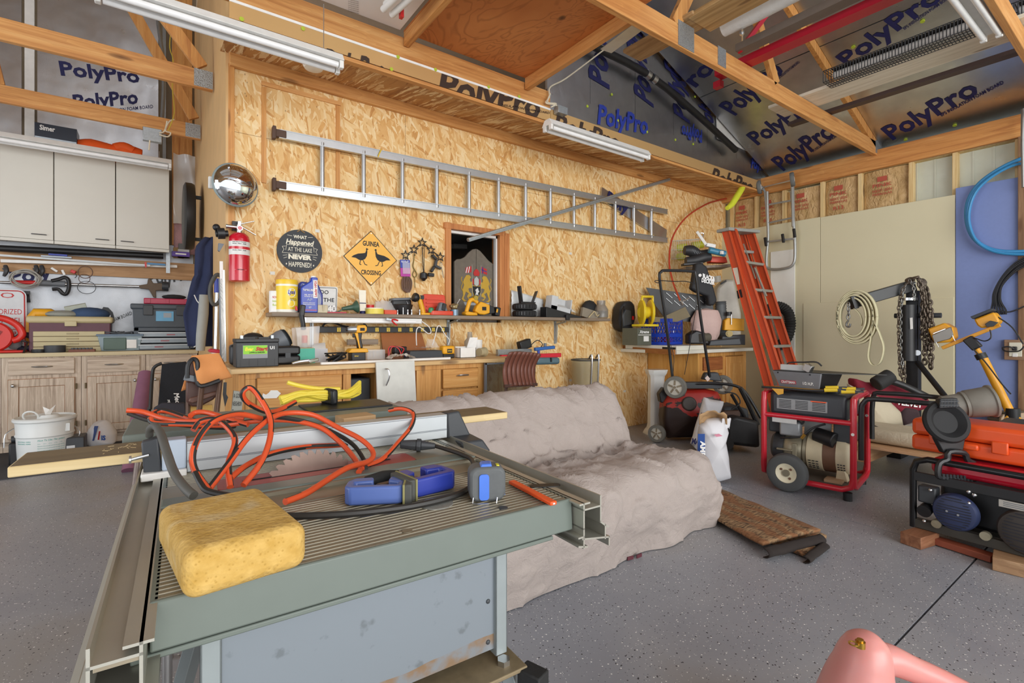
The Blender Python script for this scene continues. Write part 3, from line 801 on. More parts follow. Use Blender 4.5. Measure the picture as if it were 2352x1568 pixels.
obj('yellow_mark',MB().box((.022,.012,.0712),(.006,.014,.002)),mt('acid yellow','#d8d23a',.5),tm)
obj('belt_clip',MB().tube([(-.03,-.006,.012),(-.032,-.012,.003),(-.02,-.016,.0015),(.0,-.016,.0015)],.0014,6).tube([(.016,-.014,.001),(.018,-.012,.012)],.0014,6),STEEL,tm)
a,b=pZ(1175,1106,TZ+.006),pZ(1272,1156,TZ+.006)
pc=th('carpenter_pencil','flat orange carpenter pencil lying beside the tape measure','pencil',a)
obj('barrel',MB().beam(a,b,.016,.008),ORG,pc,bv=.002)
obj('lead',MB().beam(b,b+(b-a).normalized()*.0012,.005,.0025),WHITE,pc)
SPG=NT('yellow sponge')
_n=SPG.noise(SPG.ob(),45,5);_v=SPG.n('TexVoronoi',{'Vector':SPG.ob(),'Scale':150.}).outputs['Distance'];_z=SPG.n('SeparateXYZ',{0:SPG.n('NewGeometry').outputs['Normal']}).outputs[2]
_d=SPG.noise(SPG.ob(),11,3,.5)
_c=SPG.mix(SPG.ramp(_d,(.58,.0),(.72,.55)),SPG.ramp(_n,(.3,'#bd9546'),(.7,'#d3ae64')),lin('#cfc2a0'))
_c=SPG.mix(SPG.ramp(_v,(.1,.6),(.3,0.)),_c,lin('#a67f30'))
SPG.bump(SPG.math('ADD',SPG.math('MULTIPLY',_v,.6),_n),.004,.5)
SPG=SPG.p(col=_c,rough=.9)
SH=.066
sc4=[pZ(x,y,TZ+SH)for x,y in((424,1272),(694,1205),(606,1112),(366,1160))]
sx=(sc4[1]-sc4[0]+sc4[2]-sc4[3])/2;sx.z=0
fr=frame(sum(sc4,Vector())/4-Vector((0,0,SH)),sx,Vector((0,0,1)).cross(sx))
L=sx.length;SDp=((sc4[2]+sc4[3]-sc4[0]-sc4[1])/2).length
print('sponge',L,SDp)
o=one('sponge',MB(fr).box((0,0,SH/2+.001),(L+.004,SDp+.004,SH)),SPG,'big yellow rounded sponge on the near corner of the saw','sponge',bv=.019,seg=6)
tr=th('folding_trestle','thin rusty steel folding legs standing left of the saw','trestle',pZ(312,1230,0))
def fpt(x,y,v):return pY(x,y,v)
RS2=mt('rusty chrome tube','#8d7f78',.35,.7,var=.3,vs=40)
for a,b in(((320,1040),(297,1216)),((332,1040),(310,1268))):
 q=pZ(*b,.012)
 obj('leg',MB().tube([pY(*a,q.y),q],.016,10),RS2,tr)
 obj('rubber_tip',MB().cyl(q+Vector((0,0,.02)),q+Vector((0,0,-.012)),.02,n=10),BLACK,tr)
obj('brace',MB().tube([pY(301,1150,3.2),pY(308,1180,3.15),pY(322,1183,2.95)],.012,8),RS2,tr)
# ================================================================= sofa under a drop cloth
def cloth(name,c,c2,bs,st_):
 t=NT(name)
 f=t.noise(t.ob(),4,4,.8)
 t.p(col=t.mix(f,lin(c),lin(c2)),rough=.85)
 t.bump(t.math('ADD',t.noise(t.ob((1,1,1)),bs,6,1.5,.65),t.math('MULTIPLY',t.noise(t.ob(),420,2),.12)),.02,st_)
 return t.m
DRAPE=cloth('taupe drop cloth','#a89c96','#b8aca5',17,.55)
prof=[(1.50,.004),(1.49,.10),(1.475,.20),(1.48,.29),(1.525,.37),(1.62,.405),(1.75,.395),(1.88,.375),(1.99,.355),(2.06,.36),(2.10,.44),(2.14,.54),(2.20,.65),(2.275,.705),(2.36,.70),(2.44,.62),(2.47,.4),(2.48,.2),(2.49,.02)]
pp=smooth_path([(0,a,b)for a,b in prof],5)
SU0,SU1=.80,2.50
def drape(u,v):
 k=v*(len(pp)-1);i=min(int(k),len(pp)-2);q=pp[i].lerp(pp[i+1],k-i)
 x=SU0+(SU1-SU0)*u
 y,z=q.y,q.z
 e=max(0,(abs(u-.5)-.40)/.10)
 if e>0:
  f=(1-min(e,1)**2.4)**.42
  yc=1.98
  y=yc+(y-yc)*(.9+.1*f)
  z=z*f+.003*(1-f)
  x+=(.02*f if u>.5 else 0)
 top_=min(1,z/.3)
 x2=x+(.10*(v>.5)*max(0,z-.35)if u>.6 else 0)
 n1=noise.noise(Vector((x*3.2,y*3.5,z*3.0)))
 n2=noise.noise(Vector((x*8+y*5,y*9-x*2,z*7)))
 r=1-abs(noise.noise(Vector((x*4.5-y*6,y*8+x*2,3.3))))
 crease=max(0,1-abs(y-2.0)/.28)*(z<.5)
 n3=noise.noise(Vector((x*17-y*9,y*15+x*5,z*15)))
 r2=1-abs(noise.noise(Vector((x*7+y*3,y*5-z*9,7.7))))
 d=.018*n1+.007*n2+.003*n3+.06*crease*(r**7-.2)+.02*(r2**9-.15)
 hem=max(0,.22-z)/.22*(y<1.7)
 y-=hem*(.014*sin(x*13)+.03*noise.noise(Vector((x*5,1,1))))-.03*hem
 z=max(.003,z+d*top_)
 y-=d*.7*(1 if y<1.6 else 0)
 return(x2,y,z)
sf=th('draped_sofa','low sofa hidden under a wrinkled taupe drop cloth','sofa',(1.65,1.98,0))
obj('drop_cloth',MB().grid(drape,150,110),DRAPE,sf,ang=180)
hm=MB()
for x,y in((1448,1281),(1468,1276),(1320,1312)):
 c=pZ(x,y,.012);hm.box(c,(.035,.004,.016),(0,0,random.uniform(-20,20)))
obj('plaid_edge',hm,mt('maroon plaid hem','#5e2a34',.8),sf)
obj('seat_frame',MB().bb((.92,1.6,.02),(2.38,2.42,.26)).bb((.92,2.26,.02),(2.40,2.42,.6)),mt('sofa base cloth','#4a2d2d',.9),sf,bv=.03)
RUGM=NT('woven brown rug')
_w=RUGM.n('TexWave',{'Vector':RUGM.ob((1,1,1),(0,0,R(20))),'Scale':3.2,'Distortion':9.,'Detail':3.}).outputs['Fac']
_n=RUGM.noise(RUGM.ob((20,90,20),(0,0,R(28))),1.2,4)
_c=RUGM.mix(RUGM.ramp(_w,(.45,0.),(.6,.7)),RUGM.ramp(_n,(.35,'#5d4632'),(.6,'#a3835f')),lin('#8a5a38'))
_c=RUGM.mix(RUGM.ramp(RUGM.noise(RUGM.ob((60,14,20),(0,0,R(28))),1.,3),(.58,0.),(.66,.75)),_c,lin('#2f241d'))
RUGM.bump(_n,.004,.7)
RUGM=RUGM.p(col=_c,rough=.95)
rg=th('folded_rug','folded brown woven rug lying on the floor past the sofa corner','rug',pZ(1760,1230,0))
A,B,C_,D_=pZ(1638,1128,0),pZ(1885,1238,0),pZ(1752,1272,0),pZ(1600,1180,0)
def rugtop(u,v):
 p=(A.lerp(B,u)).lerp(D_.lerp(C_,u),v)
 return Vector((p.x,p.y,.045*(1-.35*(1-u))+.006*noise.noise(p*9)))
obj('top_layer',MB().grid(rugtop,20,10),RUGM,rg,solid=.012)
obj('lower_layer',MB().grid(lambda u,v:(lambda p:Vector((p.x,p.y,.016+.004*noise.noise(p*8))))((A.lerp(B,u*1.0)+Vector((.02,-.02,0))*u).lerp(D_.lerp(pZ(1850,1284,0),u),v)),20,10),RUGM,rg,solid=.016)
RBK=mt('dark rug backing','#2b2421',.95,var=.3)
fa,fb_=pZ(1885,1238,.03),pZ(1755,1270,.03)
def fold(a,b,z,r_,ext):
 e=(b-a).normalized();o_=Vector((e.y,-e.x,0))
 if o_.dot(RT)<0:o_=-o_
 def g(u,v):
  p=a.lerp(b,u)
  return(p.x+o_.x*(sin(pi*v)*ext-.006),p.y+o_.y*(sin(pi*v)*ext-.006),z+cos(pi*v)*r_+.004*noise.noise(p*30))
 return MB().grid(g,14,10)
obj('fold_edge',fold(fa,fb_,.031,.022,.034),RBK,rg,solid=.004)
ga,gb=pZ(1893,1250,.02),pZ(1848,1284,.02)
obj('fold_edge',fold(ga,gb,.017,.015,.03),RBK,rg,solid=.004)
# ================================================================= pink red fuel can, bottom corner
PK=NT('red polyethylene with painted sheen')
PK.bump(PK.noise(PK.ob(),9,2),.004,.15)
PK=PK.p(col=PK.mix(PK.noise(PK.ob(),2.5,2),lin('#dfa8a1'),lin('#c9706a')),rough=.35,sss=.25)  # pale pink paints an overexposed sheen into the red plastic
fc=th('fuel_can','red plastic fuel can with a painted pink sheen and a brass cap screw','fuel can',(1.25,.35,0))
tq=1.02
obj('handle',MB().tube([pD(x,y,tq)for x,y in((1985,1522),(2035,1512),(2100,1537),(2170,1568),(2250,1610),(2330,1650))],[.036,.030,.025,.024,.024,.04],16,sm=6),PK,fc)
obj('neck',MB().tube([pD(x,y,tq)for x,y in((1962,1680),(1970,1590),(1982,1525),(1988,1492),(1990,1470),(1991,1456),(1991,1451))],[.09,.068,.053,.046,.036,.02,.003],20,sm=4),PK,fc)
bb_=pD(2080,1720,tq)
obj('body',MB().box((bb_.x,bb_.y,.11),(.34,.24,.22),(0,0,-20)),PK,fc,bv=.04,seg=4)
cp=pD(1976,1472,tq-.032)
obj('brass_screw',MB().cyl(cp+Vector((0,0,-.012)),cp,.009,n=14).cyl(cp,cp+Vector((0,0,.004)),.006,n=10).torus(cp+Vector((-.016,.006,-.002)),.008,.0016,n=14,k=6),mt('brass','#c9a04a',.3,1.),fc)
# ================================================================= things on the strand-board wall
def tdepth(x,y,v):return v/ray(x,y).y
def item(name,label,cat,x0,x1,yt,v,zb=None,yb=None,rz=0,group=None):
 """thing standing at wall distance v between image columns x0..x1: returns empty, width, height (local: x right, -y to the room)"""
 xc=(x0+x1)/2
 p=pY(xc,yt,v);t=tdepth(xc,yt,v)
 if zb is None:zb=pY(xc,yb,v).z
 T=th(name,label,cat,(p.x,v,zb),rz,group,world=False)
 return T,(x1-x0)/F*t,p.z-zb
LV=W-.055
lad=th('aluminium_ladder','long aluminium ladder hung flat across the strand board wall','ladder',(3,LV,1.9))
r1,r2,r3,r4=pY(640,308,LV),pY(1531,487,LV),pY(640,426,LV),pY(1531,552,LV)
for a,b in((r1,r2),(r3,r4)):
 obj('rail',MB().beam(a,b,.026,.055,(0,1,0)).beam(a+Vector((0,-.014,.026)),b+Vector((0,-.014,.026)),.012,.006,(0,1,0)).beam(a+Vector((0,-.014,-.026)),b+Vector((0,-.014,-.026)),.012,.006,(0,1,0)),ALU,lad)
for x in(740,835,924,1003,1077,1145,1207,1264,1318,1366,1413,1456,1496):
 u=pY(x,430,LV).x
 k=(u-r1.x)/(r2.x-r1.x)
 za,zb=r3.z+(r4.z-r3.z)*k,r1.z+(r2.z-r1.z)*k
 obj('rung',MB().cyl((u,LV,za),(u,LV,zb),.0165,n=14),ALU,lad)
BRUB=mt('brown rubber foot','#553f34',.7)
for p in(r1,r3):
 obj('foot',MB().box((p.x-.03,LV-.005,p.z),(.022,.05,.085)).box((p.x+.01,LV-.005,p.z),(.07,.04,.05)),BRUB,lad,bv=.005)
for x,y in((872,352),(1410,447)):
 c=pY(x,y,LV-.02)
 one('cable_tie',MB().tube([c+Vector((-.012,0,-.03)),c+Vector((-.004,-.006,-.005)),c+Vector((.012,-.004,.03))],.004,6,sm=4),mt('yellow strap','#e3c02f',.5),'yellow tie on the upper ladder rail, third rung from its feet' if x<1000 else 'yellow tie binding the grey pole to the ladder','tie')
a,b=pY(1075,551,W-.16),pY(1537,412,W-.12)
one('grey_pole',MB().beam(a,b,.03,.03,(0,1,.2)).beam(a,b,.045,.008,(0,1,.2)),GALV,'grey steel channel tied slantwise across the wall ladder','pole',bv=.002)
fo=th('foil_offcut','slanted foil foam offcut tucked behind the ladder, blue print on it','insulation board',pY(1450,500,W-.02))
q=[pY(1381,430,W-.012),pY(1530,528,W-.012),pY(1528,556,W-.012),pY(1378,458,W-.012)]
obj('offcut_board',MB().slab(q,(0,-.012,0)),FOIL,fo)
ftext('Poly',(1392,462),(1440,492),(1398,438),NAVYINK,lambda x,y:pY(x,y,W-.025),fo)
mc=pY(541,425,W-.16)
md=Vector((.22,-.95,-.02)).normalized()
mm=frame(mc,Vector((0,0,1)).cross(md)*-1,Vector((0,0,1)))
if(mm.to_3x3()@Vector((0,0,1))).dot(md)<0:mm=mm@Matrix.Diagonal((-1,1,-1,1))
mi=th('convex_mirror','round convex safety mirror bulging from the wall corner above the extinguisher','mirror',world=False,m=mm)
r=.128
obj('mirror_dome',MB().lathe([(r*sin(pi/2*i/12)if i else 1e-6,.075*cos(pi/2*i/12))for i in range(13)][::-1],36),NT('mirror chrome').p(col=lin('#d6d8da'),metal=1.,rough=.04),mi)
obj('mirror_rim',MB().tube([(cos(2*pi*i/40)*r,sin(2*pi*i/40)*r,0)for i in range(40)],.0075,8,True),mt('grey rim','#7f8a8a',.5),mi)
obj('mirror_back',MB().lathe([(.02,-.035),(.10,-.015),(r,-.002)],30),GREY,mi)
obj('bracket',MB().cyl((0,0,-.03),(0,0,-.13),.012),GREY,mi)
c=pY(489,420,W-.02)
one('wall_sensor',MB().box(c,(.05,.03,.075)),WHITE,'small white box on the corner beside the convex mirror','box',bv=.006)
T,w_,h_=item('fire_extinguisher','red fire extinguisher hanging on the wall by the corner trim','fire extinguisher',528,572,535,W-.09,yb=648)
RED=mt('extinguisher red','#c3122b',.25,var=.05,coat=.5)
r=.060;hh=.315
obj('cylinder',MB().lathe([(.045,0),(r,.008),(r,hh-.05),(r*.93,hh-.025),(r*.6,hh-.004),(.022,hh)],28),RED,T)
obj('label_band',MB().lathe([(r+.0006,.17),(r+.0006,.255)],28),mt('label silver white','#dcdad6',.4),T)
obj('strap_band',MB().lathe([(r+.0012,.205),(r+.0012,.222)],28),RED,T)
for i in range(3):txt('INSTRUCTIONS' if i==0 else 'PULL PIN  AIM',cylf((0,0,0),r+.0014,.246-i*.011-(.03 if i==2 else 0),.006,225,300),INK,T,.02)
DIA=[(-.034,0),(0,.013),(.034,0),(0,-.013)]
dm=MB();
dm.add([Vector((sin(x/r)*(r+.0012),-cos(x/r)*(r+.0012),.075+y))for x,y in DIA],[(0,1,2),(0,2,3)])
obj('logo_diamond',dm,WINK,T,flat=True)
txt('BADGER',cylf((0,0,0),r+.003,.0725,.006,253,287),INK,T,.02)
obj('valve',MB().cyl((0,0,hh),(0,0,hh+.05),.016).cyl((0,0,hh+.028),(0,-.02,hh+.028),.017),STEEL,T)
obj('gauge',MB().cyl((0,-.02,hh+.028),(0,-.024,hh+.028),.013),RED,T)
obj('hose_nozzle',MB().cyl((-.01,0,hh+.035),(-.075,0,hh+.035),.010,.013),STEEL,T)
obj('carry_handle',MB().beam((0,0,hh+.055),(.085,0,hh+.085),.02,.006).beam((0,0,hh+.05),(.0,0,hh+.075),.02,.016),STEEL,T,bv=.002)
obj('lever',MB().beam((.0,0,hh+.045),(.095,0,hh-.005),.02,.006),STEEL,T,bv=.002)
obj('wall_hook',MB().box((-.02,.055,hh+.05),(.03,.03,.06)),BLACK,T)
SLATE=mt('slate black','#33363b',.6,var=.12,vs=40)
c=pY(689,577,W-.006);rr=49/F*tdepth(689,577,W)
T=th('round_sign','round black slate sign about what happened at the lake','sign',world=False,m=frame(c,(1,0,0),(0,0,1)))
obj('disc',MB().prism(circ(rr,48),.009,Matrix.Translation((0,0,-.004))),SLATE,T)
CRM=mt('cream lettering','#ece6d2',.6)
def L2(s,y,w_,h_,b=.02,it=0.):txt(s,lambda u,v:Vector(((u-.5)*w_,y+v*h_,.0062)),CRM,T,b,it)
k=rr/.16
L2('WHAT',.094*k,.095*k,.024*k,.03);L2('Happened',.048*k,.20*k,.036*k,.03,.25);L2('AT THE LAKE',.002*k-.006,.17*k,.030*k,.0);L2('NEVER',-.06*k,.165*k,.032*k,.06);L2('• HAPPENED! •',-.118*k,.20*k,.036*k,.01)
lm=MB()
def ln(a,b,q=.0022):lm.beam((a[0]*k,a[1]*k,.0065),(b[0]*k,b[1]*k,.0065),q,.0008,(1,1,0)if abs(a[0]-b[0])<1e-6 else(0,1,0))
for a,b in(((-.095,.042),(.095,.042)),((-.095,-.008-.012),(.095,-.02)),((-.095,.042),(-.10,.0)),((.095,.042),(.10,.0)),((-.10,.03),(-.125,.025)),((.10,.03),(.125,.025)),((-.125,.025),(-.112,.005)),((.125,.025),(.112,.005)),((-.112,.005),(-.125,-.02)),((.112,.005),(.125,-.02)),((-.125,-.02),(-.095,-.02)),((.125,-.02),(.095,-.02)),((-.055,.108),(-.09,.112)),((.055,.108),(.09,.112)),((-.09,-.035),(-.12,-.04)),((.09,-.035),(.12,-.04)),((-.09,-.05),(-.115,-.06)),((.09,-.05),(.115,-.06))):ln(a,b)
obj('banner_lines',lm,CRM,T)
obj('hanging_twine',MB().tube([(-.02,rr-.015,.007),(-.005,rr-.005,.012),(0,rr+.008,.006),(.008,rr-.006,.012),(.03,rr-.018,.007)],.003,6,sm=3),mt('twine','#a98552',.9),T)
T=th('crossing_sign','yellow diamond guinea fowl crossing sign with two black birds','sign',world=False,m=frame(pY(852,593,W-.004),(1,0,0),(0,0,1)))
dR=pY(913,593,W).x-pY(852,593,W).x;hR=(pY(852,532,W).z-pY(852,655,W).z)/2
s_=(dR+hR)/2
def dia(q):return[(q,0),(0,q),(-q,0),(0,-q)]
SY=mt('sign yellow','#f3b53f',.4,var=.03)
obj('sign_border',MB().prism(dia(s_),.002),INK,T)
obj('sign_plate',MB().prism(dia(s_*.968),.0026),SY,T)
def bird(sx_,ox):
 body=[(-.95,.02),(-.75,.22),(-.35,.42),(.10,.50),(.30,.55),(.40,.80),(.38,.98),(.44,1.06),(.50,1.02),(.62,.93),(.50,.88),(.50,.60),(.46,.25),(.30,-.05),(.05,-.22),(-.25,-.20),(-.55,-.02)]
 m=MB();q=s_*.40
 f=lambda p:(ox+sx_*p[0]*q,(p[1]*.9-.06)*q)
 m.prism([f(p)for p in body],.0008,Matrix.Translation((0,0,.0026)))
 for a,b,c_ in(((-.12,-.2),(-.2,-.62),(-.05,-.66)),((.12,-.2),(.28,-.60),(.50,-.66))):
  for p_,r_ in((a,b),(b,c_)):
   p1,p2=f(p_),f(r_)
   d=Vector((p2[0]-p1[0],p2[1]-p1[1]));n=Vector((-d.y,d.x)).normalized()*.0028
   m.prism([(p1[0]+n.x,p1[1]+n.y),(p2[0]+n.x,p2[1]+n.y),(p2[0]-n.x,p2[1]-n.y),(p1[0]-n.x,p1[1]-n.y)],.0008,Matrix.Translation((0,0,.0026)))
 obj('bird_silhouette',m,INK,T,flat=True)
bird(1,-s_*.34);bird(-1,s_*.36)
txt('GUINEA',lambda u,v:Vector(((u-.5)*s_*.62,s_*.44+v*s_*.17,.0032)),INK,T,.03)
txt('CROSSING',lambda u,v:Vector(((u-.5)*s_*.74,-s_*.60+v*s_*.16,.0032)),INK,T,.03)
for y in(.9,-.9):obj('sign_nail',MB().cyl((0,s_*y,.002),(0,s_*y,.005),.004,n=8),STEEL,T)
sv=W-.012
T=th('star_hook_rack','black metal rack of five open stars with hooks','hook rack',pY(970,580,W))
STM=mt('black iron','#17181b',.5,.3)
def star(c,q):
 m=MB(frame(c,(1,0,0),(0,0,1)))
 o=[(q*(1 if i%2==0 else.42)*cos(pi/2+pi*i/5),q*(1 if i%2==0 else.42)*sin(pi/2+pi*i/5))for i in range(10)]
 i_=[(x*.62,y*.62)for x,y in o]
 n=10
 vs=[(x,y,z)for z in(0,.004)for x,y in o]+[(x,y,z)for z in(0,.004)for x,y in i_]
 fs=[]
 for k in range(n):
  j=(k+1)%n
  fs+=[(10+k,10+j,30+j,30+k),(k,20+k,20+j,j),(k,j,10+j,10+k),(20+k,30+k,30+j,20+j)]
 m.add(vs,fs)
 return m
scs=[pY(x,y,sv)for x,y in((931.5,586),(951,573),(970,557),(990,574),(1011.5,590))]
for c in scs:obj('star',star(c,.043),STM,T)
for a,b in zip(scs,scs[1:]):
 d=(b-a).normalized()*.022
 obj('link_bar',MB().beam(a+d,b-d,.006,.006,(0,1,0)),STM,T)
for c in scs:obj('hook',MB().tube([c+Vector((0,-.004,-.015)),c+Vector((0,-.004,-.045)),c+Vector((0,-.02,-.05)),c+Vector((0,-.022,-.04))],.002,6),STM,T)
c=pY(931,616,sv-.015);T=th('blister_pack','blue and magenta blister card hanging from the first star hook','package',c)
obj('card',MB(frame(c,(1,0,.05),(0,0,1))).box((0,.035,0),(.082,.065,.003)),BLUEP,T)
obj('card_lower',MB(frame(c,(1,0,.05),(0,0,1))).box((0,-.03,0),(.082,.068,.003)),mt('magenta print','#b8379c',.5),T)
obj('blister',MB(frame(c,(1,0,.05),(0,0,1))).box((.005,.0,.006),(.06,.09,.012)),CLEAR,T,bv=.003)
ml=MB(frame(c,(1,0,.05),(0,0,1)));txt('ROCKET',lambda u,v:Vector(((u-.5)*.06,.045+v*.014,.0022)),WINK,T,.02,mb=ml);obj('lettering',ml,WINK,T,flat=True)
BC=mt('brown cable','#6a5044',.6)
T=th('brown_cord_bundle','brown cord bundle hanging behind the magenta blister card','cord',pY(935,650,sv))
for i in range(6):
 dx=-11+i*4.2
 obj('cord_loop',MB().tube([pY(933+dx*.4,632,sv-.01*(i%2)),pY(935+dx,645,sv-.01),pY(935+dx*.9,662,sv-.012),pY(937+dx*.2,671,sv-.01)],.0065,6,sm=4),BC,T)
T=th('brass_chain_hook','brass swivel hook and chain on the second star hook','hook',pY(952,620,sv))
BRS=mt('aged brass','#8a7a4a',.4,.7)
obj('hook_body',MB().tube([pY(952,584,sv),pY(951,597,sv),pY(949,612,sv),pY(956,625,sv),pY(957,633,sv),pY(952,636,sv),pY(948,630,sv),pY(953,618,sv)],.004,6,sm=4),BRS,T)
obj('chain_tail',MB().tube([pY(953,636,sv),pY(953,650,sv),pY(954,661,sv)],.0025,6),BRS,T)
T=th('flexible_inspection_lamp','black lamp head on a long twin stem hanging from the middle star','lamp',pY(973,640,sv))
obj('stem',MB().tube([pY(970,568,sv-.01),pY(973,628,sv-.02)],.0035,6).tube([pY(975,568,sv-.01),pY(974,628,sv-.02)],.0025,6),STM,T)
c=pY(973,636,sv-.03);obj('lamp_head',MB().lathe([(.01,.04),(.028,.03),(.03,-.01),(.02,-.018),(.012,-.03),(1e-5,-.034)],16,Matrix.Translation(c)),BLACK,T)
T=th('black_bike_mount','folded black plastic clamp mount on the fourth star hook','mount',pY(999,610,sv))
for p,q,s1 in(((992,586),(1003,596),.022),((1002,597),(999,612),.020),((999,610),(1012,617),.02),((997,612),(990,624),.022),((983,630),(996,632),.028)):
 obj('clamp_arm',MB().beam(pY(*p,sv-.025),pY(*q,sv-.025),.03,s1),BLACK if s1!=.02 else DGREY,T,bv=.004)
T=th('key_ring','steel key ring with one long key on the last star hook','keys',pY(1013,610,sv))
obj('ring',MB().torus(pY(1013,607,sv-.01),.012,.002,(0,1,0),16,6),STEEL,T)
obj('key',MB().beam(pY(1014,612,sv-.01),pY(1019,638,sv-.01),.009,.002),GALV,T)
for x,y in((729,530),(626,627),(1310,582),(1435,898),(1310,873)):
 c=pY(x,y,W-.002)
 one('wall_tag',MB().box(c,(.035 if x>1000 else.03,.003,.022)),mt('paper tag','#dcd9d0',.6),{729:'tiny white sticker beside the round slate sign',626:'small washer pinned below the round sign',1310:'small white clip low on bare strand board' if y>700 else 'small white sticker on bare strand board under the ladder',1435:'small metal clip near the white pedestal'}[x],'sticker')
# ---- interior window with the dark room behind it
CAS=wood('orange casing','#a8622f','#c98246','#dc9d62',2)
w1=st('window_1',MB().bb((wu0-.055,W-.018,wz0),(wu0-.003,W+.11,wz1+.055)).bb((wu1+.003,W-.018,wz0),(wu1+.05,W+.11,wz1+.055)).bb((wu1+.052,W-.02,wz0),(wu1+.11,W-.001,wz1+.03)).bb((wu0-.07,W-.02,wz1+.003),(wu1+.06,W+.11,wz1+.05)),CAS,bv=.002)
obj('vinyl_frame',MB().bb((wu0,W+.02,wz1-.022),(wu1,W+.06,wz1)).bb((wu1-.014,W+.02,wz0),(wu1,W+.06,wz1)).bb((wu0,W+.04,wz0),(wu0+.006,W+.06,wz1)),WHITE,w1)
obj('pane',MB().bb((wu0,W+.028,wz0),(wu1,W+.032,wz1)),GLASS,w1)
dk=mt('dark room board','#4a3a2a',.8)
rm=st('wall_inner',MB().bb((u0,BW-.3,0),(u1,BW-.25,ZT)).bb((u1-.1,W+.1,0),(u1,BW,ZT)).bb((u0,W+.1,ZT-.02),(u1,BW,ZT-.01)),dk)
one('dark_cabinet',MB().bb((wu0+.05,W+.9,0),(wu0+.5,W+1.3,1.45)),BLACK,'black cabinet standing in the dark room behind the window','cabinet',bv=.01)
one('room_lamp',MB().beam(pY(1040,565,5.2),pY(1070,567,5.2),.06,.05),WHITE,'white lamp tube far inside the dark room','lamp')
CR=th('crested_board','grey arched wooden sign board with two gold lions and flags behind the window','sign',world=False,m=frame(pY(1094,640,W+.075),(1,0,0),(0,0,1)))
GB=mt('weathered grey board','#7d7468',.8,var=.3,vs=30)
k=tdepth(1094,640,W+.075)/F*1.22
def P2(x,y):return((x-1094)*k,(640-y)*k/1.12)
out=[(1047,740),(1047,608),(1052,603),(1062,601),(1070,596),(1078,586),(1086,579),(1094,577),(1102,580),(1112,590),(1122,600),(1134,607),(1141,609),(1141,740)]
for i,(lo,hi)in enumerate(((1047,1094),(1094,1141))):
 half=[q for q in out if lo<=q[0]<=hi]
 half=half if half[0][1]>700 else half
 if i==0:pts=[q for q in out if q[0]<1094]+[(1093.5,577),(1093.5,740)]
 else:pts=[(1094.5,740),(1094.5,577)]+[q for q in out if q[0]>1094]
 obj('board_half',MB().prism([P2(*q)for q in pts],.02,Matrix.Translation((0,0,-.02))),GB,CR)
GOLD=mt('gold paint','#d3aa33',.5)
lion=[(1066,642),(1071,634),(1077,633),(1081,638),(1078,642),(1080,648),(1086,645),(1088,648),(1082,653),(1087,658),(1087,661),(1079,660),(1075,662),(1077,668),(1082,672),(1082,677),(1075,680),(1078,683),(1083,684),(1077,686),(1072,678),(1076,672),(1070,668),(1068,674),(1065,682),(1068,686),(1073,687),(1066,689),(1061,684),(1064,676),(1063,664),(1066,655),(1064,648)]
tail=[(1064,668),(1060,660),(1063,651),(1060,643),(1062,638)]
for s in(1,-1):
 f=lambda q:P2(1094+s*(q[0]-1093),q[1])
 obj('lion',MB().prism([f(q)for q in lion],.004),GOLD,CR,flat=True)
 obj('lion_tail',MB().tube([Vector((*f(q),.002))for q in tail],.004,5,sm=3),GOLD,CR)
 obj('flag_pole',MB().beam(Vector((*f((1083,611)),.003)),Vector((*f((1084,678)),.003)),.004,.003,(0,0,1)),STEEL,CR)
 fl_=[f(q)for q in((1082,614),(1070,618),(1069,630),(1082,627))]
 obj('flag',MB().prism(fl_,.003),REDP,CR)
 stp=MB()
 for i in range(2):
  if s>0:stp.prism([f((1079-i*5,615.4+i*1.5)),f((1077-i*5,616+i*1.5)),f((1074-i*5,629+i*.5)),f((1076-i*5,628.5+i))],.0038)
  elif i==0:
   stp.prism([f((1082,619)),f((1070,623)),f((1070,625)),f((1082,621))],.0038).prism([f((1080,614.5)),f((1078,615)),f((1078,628)),f((1080,627.5))],.0038)
 obj('flag_stripe',stp,WINK if s>0 else BLUEP,CR)
sh_=[P2(*q)for q in((1086,656),(1103,656),(1103,668),(1100,675),(1094.5,680),(1089,675),(1086,668))]
obj('shield_rim',MB().prism([(x*1.12,(y-P2(0,667)[1])*1.12+P2(0,667)[1])for x,y in sh_],.004),GOLD,CR)
obj('shield',MB().prism(sh_,.005),INK,CR)
obj('shield_beast',MB().prism([P2(*q)for q in((1091,675),(1093,668),(1091,664),(1094,661),(1097,659),(1098,664),(1100,667),(1097,670),(1098,676),(1095,673))],.006),WINK,CR,flat=True)
obj('helm',MB().prism([P2(*q)for q in((1089,652),(1089,641),(1094,635),(1099,641),(1099,652),(1094,656))],.005),mt('helm silver','#c7c9c9',.4,.4),CR)
obj('helm_plume',MB().prism([P2(*q)for q in((1089,634),(1087,628),(1091,621),(1094,619),(1098,622),(1101,628),(1099,634))],.005),REDP,CR)
obj('mantling',MB().prism([P2(*q)for q in((1085,642),(1088,640),(1088,654),(1085,650))],.005).prism([P2(*q)for q in((1103,642),(1100,640),(1100,654),(1103,650))],.005),REDP,CR)
obj('motto_ribbon',MB().prism([P2(*q)for q in((1066,683+7),(1080,691),(1109,691),(1123,690),(1120,697),(1108,696),(1080,696),(1069,697))],.004),mt('ribbon grey','#bfc3c6',.5),CR)
obj('ribbon_tag',MB().prism([P2(*q)for q in((1103,691),(1119,692),(1119,699),(1103,698))],.006),mt('ribbon grey','#bfc3c6',.5),CR)
mlt=MB();txt('ARMS',lambda u,v:Vector((P2(1105,697)[0]+u*12*k,P2(1105,697)[1]+v*3.6*k,.0066)),INK,CR,.03,mb=mlt);obj('lettering',mlt,INK,CR,flat=True)
